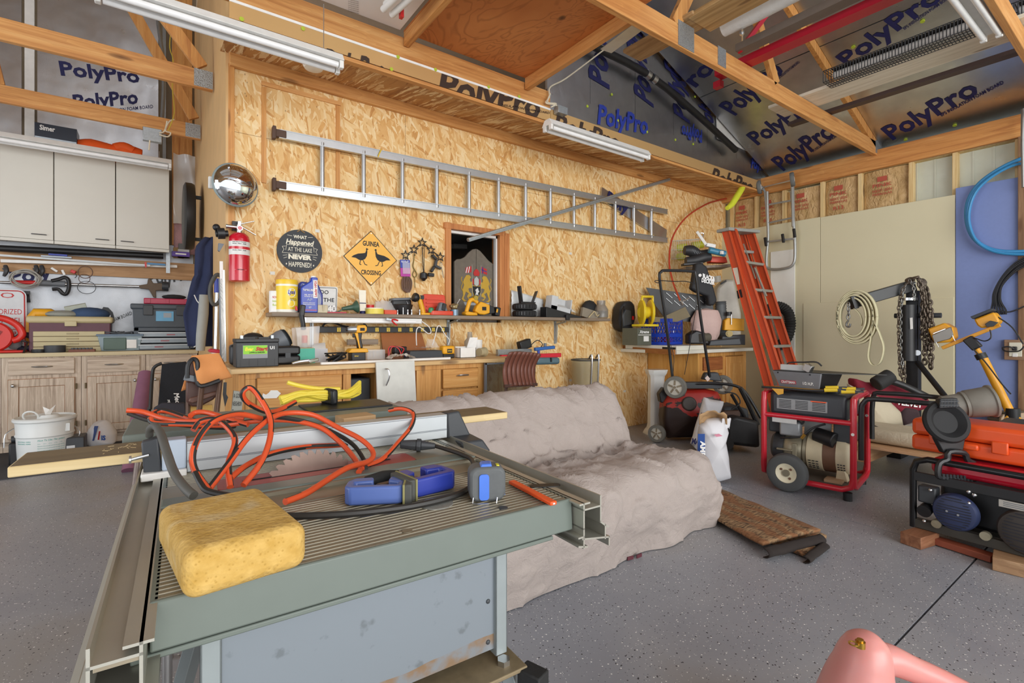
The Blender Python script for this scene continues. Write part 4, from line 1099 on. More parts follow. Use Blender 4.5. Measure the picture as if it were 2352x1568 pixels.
# ================================================================= shelf
SZ,SF=1.184,3.45
GRYW=wood('weathered shelf board','#6e5f50','#8d7b68','#a69682',0)
shf=th('wall_shelf','weathered plank shelf on grey brackets under the window','shelf',(2.1,W,SZ))
obj('shelf_plank',MB().bb((.615,SF,SZ-.028),(3.735,W-.002,SZ)),GRYW,shf,bv=.004)
for x in(717,1031,1277):
 u=pY(x,760,W-.02).x
 obj('bracket',MB().bb((u-.012,W-.012,SZ-.25),(u+.012,W-.001,SZ-.03)).beam((u,SF+.06,SZ-.038),(u,W-.03,SZ-.06),.012,.014).beam((u,W-.02,SZ-.24),(u,W-.03,SZ-.05),.010,.022).bb((u-.012,SF+.03,SZ-.032),(u+.012,W,SZ-.028)),GALV,shf)
a,b=pY(702,733,SF+.03),pY(967,737,SF+.03)
ul=th('under_shelf_light','slim white strip light fixed under the plank shelf','light',(a.x,SF+.03,1.14))
obj('housing',MB().bb((a.x,SF+.01,SZ-.068),(b.x,SF+.075,SZ-.03)),WHITE,ul,bv=.004)
obj('diffuser',MB().bb((a.x+.03,SF+.006,SZ-.062),(b.x-.05,SF+.06,SZ-.044)),mt('milky diffuser','#f4f4f2',.3),ul,bv=.003)
obj('end_cap',MB().bb((a.x-.03,SF+.012,SZ-.066),(a.x,SF+.07,SZ-.032)),ALU,ul)
def Lab(T,s,x,z,w_,h_,y,m=INK,b=.02,it=0.,cen=True):return txt(s,linef((x,y,z),w_,h_,off=.0012,cen=cen),m,T,b,it)
T,w_,h_=item('white_tin','small white tin with red print, mostly behind the yellow wipes canister','tin',619,645,669,3.56,SZ)
obj('can',MB().lathe([(w_/2,0),(w_/2,h_),(w_/2-.004,h_+.003),(1e-5,h_+.003)],20),WHITE,T)
for i,s in enumerate(('NOX','brake','fluid')):txt(s,cylf((0,0,0),w_/2+.001,h_*.66-i*.025,.015,235,275),REDINK if i==0 else GRN,T)
T,w_,h_=item('wipes_canister','big yellow disinfecting wipes canister on the left end of the shelf','canister',636,682,643,3.53,SZ)
r=w_/2;LY=mt('wipes yellow','#f2d13b',.35,var=.04)
obj('body',MB().lathe([(r*.98,0),(r,.008),(r,h_*.86)],28),mt('white plastic','#eeecdf',.35),T)
obj('label',MB().lathe([(r+.0007,h_*.09),(r+.0007,h_*.80)],28),LY,T)
obj('lid',MB().lathe([(r*1.03,h_*.86),(r*1.03,h_*.96),(r*.98,h_),(1e-5,h_)],28),mt('canister lid','#efc737',.35),T)
ell=MB();n=24
ell.add([Vector((cos(R(285)+.42*cos(2*pi*i/n))*(r+.0016),sin(R(285)+.42*cos(2*pi*i/n))*(r+.0016),h_*.60+h_*.135*sin(2*pi*i/n)))for i in range(n)],[tuple(range(n))])
obj('logo_oval',ell,WHITE,T,flat=True)
txt('Lysol',cylf((0,0,0),r+.0022,h_*.56,h_*.12,264,306),BL2,T,.03,.2)
for i in range(2):txt(('Disinfecting','Wipes')[i],cylf((0,0,0),r+.0018,h_*(.40-i*.045),.008,275,315),DGREY,T)
lem=MB();lem.add([Vector((cos(R(282)+.36*cos(2*pi*i/n))*(r+.0014),sin(R(282)+.36*cos(2*pi*i/n))*(r+.0014),h_*.28+h_*.12*sin(2*pi*i/n)))for i in range(n)],[tuple(range(n))])
obj('lemon_print',lem,mt('pale lemon','#f3ecc0',.4),T,flat=True)
T,w_,h_=item('blue_round_jug','translucent dark blue jug half hidden behind the oil bottle','jug',684,737,648,3.60,SZ)
obj('jug_body',MB().prism([(-w_/2,0),(w_/2,0),(w_/2,h_*.6),(w_*.3,h_*.95),(-w_*.4,h_),(-w_/2,h_*.9)],.05,TR(0,.0,0,rx=90)),mt('jug deep blue','#3c4a9c',.3),T,bv=.012)
obj('round_window',MB().cyl((0,-.051,h_*.42),(0,-.052,h_*.42),w_*.42,n=24),mt('jug grey blue','#8a8fae',.3),T)
ml=Lab(T,'MAX',-w_*.2,h_*.86,.04,.012,-.051,WINK)
T,w_,h_=item('oil_bottle','bright blue engine oil bottle with white red-lettered tag on the shelf','bottle',690,727,636,3.50,SZ)
OB=mt('oil bottle blue','#1f3fae',.3)
obj('bottle_body',MB().prism([(-w_/2,.004),(-w_/2+.006,0),(w_/2-.006,0),(w_/2,.004),(w_/2,h_*.99),(w_*.12,h_*.99),(w_*.08,h_*.88),(-w_*.36,h_*.74),(-w_/2,h_*.68)],.055,TR(0,.0275,0,rx=90)),OB,T,bv=.006)
obj('cap',MB().cyl((w_*.3,0,h_*.97),(w_*.3,0,h_*1.03),.017,n=16),WHITE,T)
obj('hang_tag',MB().box((w_*.34,-.030,h_*.66),(w_*.26,.002,h_*.5)),WHITE,T)
txt('Leader HPDI',quadf((w_*.42,-.0315,h_*.45),(w_*.42,-.0315,h_*.88),(w_*.28,-.0315,h_*.45),.0005),REDINK,T,.03)
for s,x,z,w2,hh in(('YAMALUBE',-.08,.60,.62,.06),('SAE 10W-40',-.06,.48,.5,.035),('4-STROKE OIL',-.06,.435,.5,.03),('AP',0,.33,.34,.07),('ENGINE LUBRICANT',-.03,.26,.7,.025),('PERFORMANCE',-.03,.215,.7,.025),('QT',.03,.13,.16,.04)):Lab(T,s,w_*x,h_*z,w_*w2,h_*hh,-.0285,WINK if s!='AP' else mt('silver ink','#9aa8c8',.4),.02)
obj('label_stripe',MB().box((0,-.0285,h_*.075),(w_*.85,.001,h_*.02)),REDP,T)
T,w_,h_=item('drug_sign','small white metal sign reading about the drugs, leaning behind the oil bottle','sign',722,776,657,3.625,SZ)
obj('sign_plate',MB().prism(rrect(w_,h_,.014),.003,TR(0,.02,h_/2,rx=97)),WHITE,T)
obj('sign_line',MB().tube([TR(0,.02,h_/2,rx=97)@Vector((x,y,.0035))for x,y in rrect(w_*.9,h_*.9,.012)],.0018,5,True),INK,T)
sf_=lambda s,y,w2,x=.08:txt(s,lambda u,v:TR(0,.02,h_/2,rx=97)@Vector((w_*x+(u-.5)*w_*w2,h_*y+v*h_*.14,.0036)),INK,T,.02)
sf_('DO',.22,.34,-.05);sf_('THE',-.06,.46,.14);sf_('DRUGS',-.34,.66,.1)
T,w_,h_=item('beige_switch_box','beige switch box beside the blue oil bottle','switch',728,751,700,3.50,SZ)
obj('box',MB().box((0,0,h_/2),(w_,.04,h_)),mt('beige plastic','#cfc2a4',.5),T,bv=.005)
obj('toggle',MB().box((.003,-.022,h_*.6),(.012,.012,h_*.8),(20,0,0)),mt('beige plastic','#cfc2a4',.5),T,bv=.002)
T,w_,h_=item('number_forty','white number 40 standing on a red bar, before the drugs sign','number',752,771,701,3.50,SZ+.006)
ml=MB();vs,fs=glyphs('40',.03);
x0=min(v.x for v in vs);x1=max(v.x for v in vs)
obj('digit',ml.add([((v.x-x0)/(x1-x0)*w_-w_/2,-.004,v.y/.7*h_)for v in vs],fs),WHITE,T,flat=True,solid=.006)
T,w_,h_=item('red_bar','thin red plastic bar lying under the white number 40','bar',752,795,713,3.49,SZ)
obj('bar',MB().box((0,0,.005),(w_,.02,.009)),mt('pinkish red plastic','#b92c43',.4),T,bv=.002)
T,w_,h_=item('green_work_lamp','dark green cone shaped lamp lying on its side on the shelf','lamp',793,827,696,3.50,SZ)
GN=mt('dark green enamel','#3d5a49',.4)
obj('shade',MB(TR(.0,0,.045,ry=80)).lathe([(.012,-.075),(.017,-.03),(.02,0),(.045,.028),(.046,.032),(.02,.004)],20),GN,T)
obj('reflector',MB(TR(.0,0,.045,ry=80)).lathe([(1e-5,.012),(.035,.024)],20),mt('rust red','#7c4a3c',.6),T)
obj('cord',MB().tube([(-.07,0,.03),(-.1,0,.012),(-.13,-.01,.006)],.005,6,sm=3),GN,T)
T,w_,h_=item('lotion_tube','white lotion tube with navy cap standing on the shelf','tube',824,841,666,3.53,SZ)
obj('tube_body',MB().hex([(-w_*.42,-.014,.02),(w_*.42,-.014,.02),(w_*.42,.014,.02),(-w_*.42,.014,.02),(-w_/2,-.002,h_),(w_/2,-.002,h_),(w_/2,.002,h_),(-w_/2,.002,h_)]),mt('tube cream','#f0e9d6',.4),T,bv=.003)
obj('cap',MB().cyl((0,0,0),(0,0,.022),.02,n=16),NAVYINK,T)
obj('tube_band',MB().box((0,-.010,h_*.45),(w_*.9,.002,.006)),NAVYINK,T)
T,w_,h_=item('red_cap_jar','little jar with red lid behind the yellow tape roll','jar',841,859,700,3.55,SZ)
obj('jar',MB().cyl((0,0,0),(0,0,h_*.5),w_*.45),mt('jar pale','#d8cdb0',.4),T)
obj('lid',MB().cyl((0,0,h_*.5),(0,0,h_),w_*.5),REDP,T)
T,w_,h_=item('yellow_tape_roll','flat white and yellow tape tin near the red lid jar','tape',840,881,709,3.50,SZ)
obj('tin',MB().cyl((0,0,0),(0,0,h_),w_*.5,n=24),mt('butter yellow','#e8d55a',.45),T)
obj('tin_top',MB().cyl((0,0,h_),(0,0,h_+.006),w_*.49,n=24),WHITE,T)
T,w_,h_=item('plastic_bag','crumpled clear plastic bag lying before the black bowl','bag',858,917,692,3.57,SZ)
obj('bag_skin',MB().grid(lambda u,v:((u-.5)*w_*(1-.2*v),-.05+.1*v,.02+h_*.8*sin(pi*v)+.02*noise.noise((u*7,v*7,2))),14,10),CLEAR,T)
T,w_,h_=item('orange_box','small orange red cardboard box on the shelf edge','box',880,909,712,3.48,SZ)
obj('carton',MB().box((0,0,h_/2),(w_,.05,h_)),mt('orange red card','#d8502e',.5),T,bv=.001)
T,w_,h_=item('black_bowl','black plastic bowl turned over on the shelf under the grey lid','bowl',902,948,699,3.54,SZ)
obj('bowl',MB().lathe([(w_*.38,0),(w_*.5,h_*.95),(w_*.47,h_),(1e-5,h_*.98)],24),BLACK,T)
T,w_,h_=item('grey_lid_case','tilted black case with grey lid stacked over the bowl','case',895,943,674,3.58,SZ+.055)
obj('case',MB(TR(0,0,.02,ry=-4)).prism(rrect(w_,.09,.02),.035),BLACK,T,bv=.004)
obj('lid',MB(TR(0,0,.056,ry=-4)).prism(rrect(w_*.97,.088,.02),.018),GREY,T,bv=.004)
obj('wire_hook',MB().tube([(.03,-.05,.05),(.04,-.052,.03),(.035,-.052,.015),(.05,-.052,.01)],.0018,5,sm=3),STEEL,T)
for x,yt in((913,712),(926,706),(936.5,711),(945.5,711),(964,711)):
 T,w_,h_=item('socket',{913:'chrome socket by the orange red box',926:'thin chrome bit standing before the black bowl',936.5:'chrome socket, left of a standing pair',945.5:'widest chrome socket before the black bowl',964:'chrome socket alone by the yellow flashlight foot'}[x],'socket',x-3,x+3,yt,3.47,SZ,group='sockets on the shelf')
 q=.003 if x==926 else.007
 obj('socket_body',MB().lathe([(q,0),(q,h_*.6),(q*.85,h_*.65),(q*.85,h_),(q*.5,h_),(q*.5,h_*.5)],12),STEEL,T)
T,w_,h_=item('pivot_flashlight','yellow cordless flashlight with round black head on the shelf','flashlight',947,985,671,3.50,SZ)
obj('foot',MB().prism(rrect(.085,.07,.015),.016,Matrix.Translation((.03,0,0))),YEL,T,bv=.004)
obj('handle',MB().tube([(.02,0,.012),(.01,0,.06),(-.004,0,.105),(-.012,0,.145)],[.022,.020,.019,.02],12,sm=4),YEL,T)
obj('lamp_head',MB(TR(-.035,-.0,.13,ry=-70)).lathe([(1e-5,.03),(.03,.028),(.036,.018),(.034,-.002),(.02,-.02)],20),BLACK,T)
obj('vent',MB().box((.004,-.019,.135),(.03,.006,.03)),BLACK,T)
T,w_,h_=item('orange_bit_case','open orange drill bit case standing behind the red tray','case',968,1024,676,3.60,SZ)
OC=mt('case orange red','#d9472c',.4)
obj('case_lid',MB().prism(rrect(w_,h_*.98,.02,4,0,h_*.5),.03,TR(0,.0,0,rx=84)),OC,T,bv=.005)
for i in range(4):obj('lid_rib',MB().box((0,-.033+i*.003,h_*(.25+i*.17)),(w_*.8,.006,.008)),OC,T)
T,w_,h_=item('red_tray','orange red tray lid lying flat on the shelf by the window','tray',982,1040,714,3.49,SZ)
obj('tray',MB().prism(rrect(w_,.09,.02),h_),OC,T,bv=.004)
T,w_,h_=item('grey_sander','small grey and black palm tool sitting on the red tray','power tool',1000,1027,694,3.50,SZ+.025)
obj('tool_body',MB().hex([(-w_*.5,-.03,0),(w_*.5,-.03,0),(w_*.5,.03,0),(-w_*.5,.03,0),(-w_*.15,-.02,h_),(w_*.3,-.02,h_*.9),(w_*.3,.02,h_*.9),(-w_*.15,.02,h_)]),GREY,T,bv=.006)
obj('tool_grip',MB().box((w_*.1,-.024,h_*.5),(w_*.35,.02,h_*.7),(0,15,0)),BLACK,T,bv=.003)
T,w_,h_=item('green_stopper','small green plastic cap beside the grey palm tool','cap',984,996,706,3.47,SZ+.02)
obj('cap',MB().lathe([(w_*.5,0),(w_*.5,h_*.8),(w_*.3,h_)],12),mt('cap green','#2e8b57',.4),T)
T,w_,h_=item('carburettor','dusty brass carburettor with a screw on a little blue tin','engine part',1032,1055,690,3.52,SZ)
BRZ=mt('dull brass','#9a8a66',.4,.7)
obj('tin',MB().cyl((0,0,0),(0,0,h_*.4),w_*.42),mt('tin blue grey','#7f95a8',.4,.4),T)
obj('bowl',MB().ball((-.005,0,h_*.58),w_*.36,12),BRZ,T)
obj('lug',MB().cyl((-.04,0,h_*.6),(.03,0,h_*.72),.013).cyl((0,-.03,h_*.6),(0,.03,h_*.6),.012),BRZ,T)
obj('long_screw',MB().cyl((.015,-.005,h_*.7),(.045,-.005,h_*1.05),.003,n=8).cyl((.045,-.005,h_*1.05),(.048,-.005,h_*1.09),.008,n=8),STEEL,T)
T,w_,h_=item('reciprocating_saw','yellow and black cordless saw lying on the shelf under the crested board','power saw',1057,1154,677,3.50,SZ,rz=0)
k=w_/97
def K(x,y):return((x-1105)*k,(723-y)*k)
obj('saw_body',MB().prism([K(*q)for q in((1084,712),(1090,700),(1100,690),(1112,693),(1124,697),(1124,716),(1110,720),(1096,719))],.055,TR(0,.0275,0,rx=90)),YEL,T,bv=.008)
obj('handle',MB().tube([Vector((K(*q)[0],0,K(*q)[1]))for q in((1064,717),(1069,703),(1074,690),(1083,686),(1094,692))],.017,10,sm=4).tube([Vector((K(*q)[0],0,K(*q)[1]))for q in((1064,719),(1078,720),(1090,717),(1095,706))],.014,10,sm=4),YEL,T)
obj('battery_foot',MB().prism([K(*q)for q in((1057,717),(1062,713),(1088,716),(1090,722),(1060,722))],.07,TR(0,.035,0,rx=90)),YEL,T,bv=.006)
obj('black_nose',MB().prism([K(*q)for q in((1122,697),(1137,701),(1139,716),(1122,718))],.05,TR(0,.025,0,rx=90)),BLACK,T,bv=.006)
obj('guard',MB().box((*K(1146,712)[:1],0,K(1146,712)[1]),(.045,.07,.075),(0,12,0)),BLACK,T,bv=.006)
obj('guard_logo',MB().box((K(1142,710)[0],-.037,K(1142,710)[1]),(.014,.003,.03),(0,12,0)),YEL,T)
obj('badge',MB().box((K(1108,706)[0],-.029,K(1108,706)[1]),(.04,.002,.03)),INK,T)
obj('top_knob',MB().cyl((K(1088,682)[0],-.02,K(1088,682)[1]),(K(1088,682)[0],.02,K(1088,682)[1]),.02),mt('knob olive','#a8912e',.4),T)
for i,(y0,y1)in enumerate(((706,727),(686,706))):
 T,w_,h_=item('small_tyre','black tyre lying flat, '+('lower' if i==0 else 'upper')+' of the stacked pair on the shelf','tyre',1173,1237,y0,3.555,SZ+(.062 if i else 0),group='stacked tyres on the shelf')
 obj('tread',MB().lathe([(.05,.008),(.085,.002),(.103,.006),(.109,.02),(.109,.042),(.103,.056),(.085,.06),(.05,.054),(.05,.008)],28),RUB,T)
 gm=MB()
 for j in range(28):gm.box((cos(2*pi*j/28)*.1085,sin(2*pi*j/28)*.1085,.031),(.004,.010,.03),(0,0,360*j/28+25))
 obj('tread_lug',gm,BLACK,T)['kind']='stuff'
T,w_,h_=item('black_bracket','bent black plastic bracket lying on top of the stacked tyres','bracket',1181,1241,658,3.555,SZ+.124)
obj('base_bar',MB().box((0,0,.008),(w_*.7,.04,.014)),BLACK,T,bv=.003)
obj('prong',MB().beam((-w_*.3,0,.01),(-w_*.42,-.01,h_),.04,.016),BLACK,T,bv=.004)
obj('prong',MB().beam((w_*.25,0,.01),(w_*.42,-.01,h_*.75),.05,.012),BLACK,T,bv=.003)
T,w_,h_=item('white_packing_bag','white plastic bag sheet crumpled behind the stacked tyres','bag',1166,1258,668,3.635,SZ+.01)
obj('bag_skin',MB().grid(lambda u,v:((u-.5)*w_,.012*noise.noise((u*8,v*8,5)),h_*v*(1-.3*u)),16,10),mt('milky plastic','#d9dcdc',.3),T,solid=.003)
T,w_,h_=item('parts_tray','long black plastic parts tray under the grey white carton','tray',1236,1345,706,3.50,SZ)
obj('tray',MB().hex([(-w_/2,-.04,0),(w_/2,-.04,0),(w_/2,.05,0),(-w_/2,.05,0),(-w_/2,-.04,h_),(w_/2,-.04,.01),(w_/2,.05,.01),(-w_/2,.05,h_)]),BLACK,T,bv=.004)
obj('drip_lip',MB().box((.02,-.055,.002),(.045,.03,.05)),BLACK,T,bv=.004)
T,w_,h_=item('electrical_box','tilted light grey open box full of small white parts','box',1251,1313,688,3.52,SZ+.03,rz=0)
gm_=TR(0,0,.02,ry=9)
LG=mt('light grey plastic','#c8cacb',.45)
obj('tray_shell',MB(gm_).bb((-w_/2,-.04,0),(w_/2,.05,.008)).bb((-w_/2,.045,0),(w_/2,.05,h_)).bb((-w_/2,-.04,0),(-w_*.2,.05,h_)).bb((w_*.45,-.04,0),(w_/2,.05,h_)).bb((-w_/2,-.04,0),(w_/2,-.034,h_*.35)),LG,T,bv=.002)
for i in range(5):obj('white_part',MB(gm_).box((-w_*.12+i*.022,-.01+.012*(i%2),.02),(.02,.02,.02),(20*i,30*i,15)),WHITE,T)
T,w_,h_=item('instruction_sheet','white printed instruction booklet leaning over the grey box','paper',1250,1326,670,3.54,SZ+.075)
pm=TR(0,.0,.03,rx=35,ry=9)
obj('sheet',MB(pm).prism([(-w_/2,-.05),(w_/2,-.05),(w_*.42,.06),(-w_*.42,.06)],.004),mt('printed paper','#e3e3df',.7),T)
ml=MB()
for i in range(6):ml.box(pm@Vector((0,-.035+i*.014,.0046)),(w_*.6,.002,.001),(35,9,0))
obj('print_line',ml,GREY,T)['kind']='stuff'
T,w_,h_=item('grey_board_scrap','grey folded cardboard scrap slanting down the shelf to the jar','cardboard',1328,1378,703,3.49,SZ)
obj('card',MB(TR(0,0,.03,ry=12)).box((0,0,.01),(w_,.03,h_*.75)),mt('grey card','#8b8170',.8),T)
T,w_,h_=item('black_lump','black rounded rubber piece behind the glass jar','rubber part',1338,1370,689,3.60,SZ)
obj('piece',MB().ball((0,0,h_*.5),h_*.5,12,(1.1,.6,1)),RUB,T)
T,w_,h_=item('glass_jar','empty clear glass jar with dull base, last thing on the shelf','jar',1364,1397,690,3.52,SZ)
obj('jar_glass',MB().lathe([(w_*.4,0),(w_*.5,.01),(w_*.5,h_*.5),(w_*.36,h_*.7),(w_*.3,h_*.75),(w_*.31,h_),(w_*.29,h_),(w_*.28,h_*.76),(w_*.34,h_*.68),(w_*.47,h_*.48),(w_*.47,.012),(1e-5,.01)],24),mt('grimy glass','#9b958c',.12,var=.05,alpha=.45),T)
obj('jar_fill',MB().cyl((0,0,.012),(0,0,h_*.42),w_*.455,n=20),mt('grey sludge','#6f6b64',.7),T)
one('dry_twig',MB().tube([pY(1352,729,3.46),pY(1362,718,3.45),pY(1366,715,3.45),pY(1372,726,3.45),pY(1376,722,3.45)],.004,5,sm=3),mt('pale straw','#cdb98a',.8),'pale bent wire tie hanging before the glass jar','tie')
T,w_,h_=item('spring_clamp','black and red clamp gripping the left end of the shelf','clamp',677,708,700,3.43,yb=760)
obj('body',MB().beam((.01,0,h_),(.0,0,h_*.55),.03,.03),BLACK,T,bv=.006)
obj('grip',MB().tube([(.0,0,h_*.6),(.008,-.005,h_*.3),(.012,0,.01)],[.018,.015,.017],10,sm=3),BLACK,T)
obj('red_lever',MB().beam((-.03,0,h_*.78),(-.035,0,h_*.95),.02,.012),REDP,T,bv=.003)
T,w_,h_=item('red_pliers','red handled pliers hung on the front of the strip light','pliers',883,915,727,3.42,yb=745)
obj('jaws',MB().beam((-w_*.4,0,h_*.7),(0,0,h_*.6),.012,.018),GALV,T,bv=.002)
obj('grip',MB().tube([(0,0,h_*.6),(w_*.25,0,h_*.65),(w_*.5,0,h_*.5)],.006,8,sm=3),REDP,T)
obj('grip',MB().tube([(0,0,h_*.55),(w_*.2,0,h_*.2),(w_*.42,0,-.005)],.006,8,sm=3),REDP,T)
PV=W-.03
a,b=pY(729,760,PV),pY(1027,754,PV)
T=th('power_strip','long black power strip with yellow outlets screwed below the shelf','power strip',a)
zc=(a.z+b.z)/2
obj('housing',MB().bb((a.x,PV-.025,zc-.022),(b.x,PV+.028,zc+.022)),BLACK,T,bv=.003)
YO=mt('outlet yellow','#e5c33c',.45)
for x in(776,863,889,915,941,967,992,1014):
 u=pY(x,755,PV).x
 obj('outlet',MB().box((u,PV-.026,zc),(.026,.004,.030)),YO,T)
 obj('outlet_slot',MB().box((u-.005,PV-.0285,zc+.004),(.002,.002,.008)).box((u+.005,PV-.0285,zc+.004),(.002,.002,.008)).cyl((u,PV-.0275,zc-.008),(u,PV-.0295,zc-.008),.003,n=8),INK,T)
obj('cable',MB().tube([pY(741,750,PV-.03),pY(748,742,PV-.03),pY(766,741,PV-.03),pY(795,750,PV-.03),pY(840,752,PV-.03),pY(835,742,PV-.02)],.007,8,sm=4),BLACK,T)
for i,pts in enumerate((((969,738),(985,750),(990,762),(984,766),(972,757),(963,751),(957,757),(956,775),(957,793)),((993,793),(1000,770),(1005,750),(1012,750),(1022,768),(1032,780),(1029,792)))):
 one('white_wire',MB().tube([pY(x,y,3.45)for x,y in pts],.004,6,sm=4),WHITE,('white lamp cord drooping from the end of the strip light','white cord looping down to the yellow battery charger')[i],'cord')
# ================================================================= work bench along the wall
BT,BV=.86,2.985
bn=th('work_bench','plywood topped bench built of oak cabinets along the strand board wall','bench',(1.3,BV,0))
BTOP=wood('bench plywood','#c39a62','#dcb983','#e8cfa4',0,.6)
OAK=wood('honey oak','#b07635','#cf9650','#deb06f',0,1.2)
OAKZ=wood('honey oak z','#b07635','#cf9650','#deb06f',2,1.2)
bu0,bu1=.335,2.42
obj('bench_top',MB().bb((bu0,BV,BT-.026),(bu1,W-.001,BT)),BTOP,bn,bv=.002)
fx=lambda x:pY(x,870,BV+.04).x
CV=BV+.04
obj('cabinet_carcass',MB().bb((fx(560),CV+.02,0),(fx(800),W-.02,BT-.027)).bb((fx(868),CV+.02,0),(fx(1112),W-.02,BT-.027)).bb((fx(800),W-.06,0),(fx(868),W-.02,BT-.027)),OAKZ,bn)
obj('side_panel',MB().bb((fx(548),CV,0),(fx(562),W-.02,BT-.027)),OAKZ,bn)
obj('face_frame',MB().bb((fx(563),CV,.12),(fx(586),CV+.0195,BT-.061)).bb((fx(788),CV,.12),(fx(806),CV+.0195,BT-.061)).bb((fx(957),CV,.12),(fx(1012),CV+.0195,BT-.061)).bb((fx(1098),CV,.12),(fx(1112),CV+.0195,BT-.061)).bb((fx(563),CV,BT-.06),(fx(1112),CV+.0195,BT-.027)),OAKZ,bn)
def zz(x,y):return pY(x,y,CV).z
dr_=obj('drawer',MB().bb((fx(590),CV-.015,.55),(fx(784),CV+.005,zz(690,863))),OAK,bn,bv=.004)
dr2=obj('drawer',MB().bb((fx(1016),CV-.015,zz(1060,889)),(fx(1096),CV+.005,zz(1060,846))),OAK,bn,bv=.004)
c=pY(1063,862,CV-.02)
obj('drawer_pull',MB().tube([(c.x-.05,CV-.015,c.z),(c.x-.03,CV-.035,c.z+.004),(c.x+.03,CV-.035,c.z+.004),(c.x+.05,CV-.015,c.z)],[.003,.006,.006,.003],8,sm=4),STEEL,dr2)
obj('door',MB().bb((fx(1016),CV-.015,.15),(fx(1096),CV+.005,zz(1060,893))),OAK,bn,bv=.004)
a,b=pY(868,830,BV-.05),pY(957,905,BV-.05)
T=th('white_cabinet_door','loose white cabinet door with curved handle leaning on the bench front','door',(a.x,BV-.05,0))
obj('door_panel',MB().hex([(a.x,BV-.09,.2),(b.x,BV-.09,.2),(b.x,BV-.075,.2),(a.x,BV-.075,.2),(a.x,BV-.02,BT+.01),(b.x,BV-.02,BT+.01),(b.x,BV-.005,BT+.01),(a.x,BV-.005,BT+.01)]),mt('door off white','#cfcfc8',.45),T,bv=.002)
c=pY(886,866,BV-.06)
obj('handle',MB().tube([c+Vector((0,.01,.05)),c+Vector((0.01,-.02,.045)),c+Vector((.012,-.025,0)),c+Vector((.002,.0,-.05))],.005,8,sm=4),STEEL,T)
one('dark_box',MB().bb((fx(808),CV+.1,.3),(fx(864),CV+.4,.76)),DGREY,'dark grey box inside the open bench bay','box',bv=.01)
def bi(name,label,cat,x0,x1,yt,v,**k):return item(name,label,cat,x0,x1,yt,v,BT,**k)
T,w_,h_=bi('car_battery','black lawn and garden battery with green label at the bench end','battery',548,636,775,3.10)
obj('case',MB().box((0,.06,h_*.42),(w_,.13,h_*.84)),mt('battery black','#26282b',.45,var=.15),T,bv=.004)
obj('lid',MB().box((0,.06,h_*.90),(w_*1.02,.135,h_*.12)),BLACK,T,bv=.003)
obj('vent_cap',MB().box((-w_*.2,.05,h_*.98),(w_*.36,.035,.012)).box((w_*.22,.05,h_*.98),(w_*.36,.035,.012)),BLACK,T,bv=.002)
for s in(-1,1):obj('terminal',MB().box((s*w_*.36,.02,h_*1.02),(.014,.012,.018)),GALV,T)
lm_=obj('label',MB().box((-w_*.06,-.0055,h_*.52),(w_*.58,.001,h_*.44)),mt('label grey','#8c9094',.5),T)
obj('label_green',MB().box((-w_*.06,-.0062,h_*.59),(w_*.56,.001,h_*.29)),mt('lime green','#8fd12e',.5),T)
Lab(T,'Ever',-w_*.20,h_*.56,w_*.20,h_*.11,-.0066,mt('lemon ink','#f3e531',.5),.05,.15);Lab(T,'Start',w_*.09,h_*.56,w_*.30,h_*.12,-.0066,REDINK,.05,.3)
Lab(T,'LAWN & GARDEN',-w_*.02,h_*.475,w_*.36,h_*.05,-.0066,INK,.03)
Lab(T,'U1',w_*.34,h_*.60,w_*.11,h_*.10,-.006,WINK,.04)
for i in range(5):obj('case_rib',MB().box((-w_*.4+i*w_*.2,-.0055,h_*.15),(.003,.002,h_*.22)),BLACK,T)
T,w_,h_=bi('black_tool_pouch','black moulded case hidden behind the garden battery','case',530,575,790,3.35)
obj('case',MB().box((0,0,h_/2),(w_,.1,h_)),BLACK,T,bv=.02)
T,w_,h_=bi('black_hat','black cap lying on top of the case behind the battery','cap',563,600,757,3.35)
obj('crown',MB().ball((0,0,h_*.75),.06,14,(1,.8,.6)),BLACK,T)
obj('stand_block',MB().box((0,.0,h_*.36),(w_*.8,.1,h_*.70)),BLACK,T,bv=.01)
T,w_,h_=bi('grey_work_lamp','grey bellows shaped lamp housing on the black case','lamp',618,666,754,3.38)
obj('housing',MB(TR(-.01,0,h_*.62,ry=62)).lathe([(.03,-.06),(.055,-.03),(.062,.02),(.058,.05),(.05,.055),(1e-5,.05)],20),GREY,T)
for i in range(4):obj('ring',MB(TR(-.01,0,h_*.62,ry=62)).lathe([(.055-i*.003,.045+i*.006),(.062-i*.003,.048+i*.006),(.055-i*.003,.051+i*.006)],20),DGREY,T)
obj('foot',MB().box((-.01,0,h_*.24),(.1,.08,h_*.48)),BLACK,T,bv=.01)
T,w_,h_=bi('black_suitcase','flat black tool case lying right of the garden battery','case',632,687,794,3.22)
obj('shell',MB().box((0,.08,h_*.25),(w_,.2,h_*.48)).box((0,.08,h_*.75),(w_,.2,h_*.46)),BLACK,T,bv=.012)
obj('latch',MB().box((.0,-.022,h_*.5),(.03,.006,.03)),DGREY,T)
T,w_,h_=bi('clear_bin','tall clear plastic bin with an orange capped bottle inside','bin',676,728,752,3.45)
obj('bin_shell',MB().hex([(-w_*.4,-.06,.005),(w_*.4,-.06,.005),(w_*.4,.06,.005),(-w_*.4,.06,.005),(-w_/2,-.07,h_),(w_/2,-.07,h_*1.05),(w_/2,.07,h_*1.05),(-w_/2,.07,h_)]),CLEAR,T,bv=.006)
T,w_,h_=bi('orange_cap_bottle','clear bottle with orange cap inside the plastic bin','bottle',692,707,770,3.43)
obj('bottle',MB().lathe([(.028,0),(.03,.01),(.03,h_*.55),(.014,h_*.72)],16),mt('bottle haze','#bfb7a6',.3),T)
obj('cap',MB().cyl((0,0,h_*.72),(0,0,h_),.019),ORG,T)
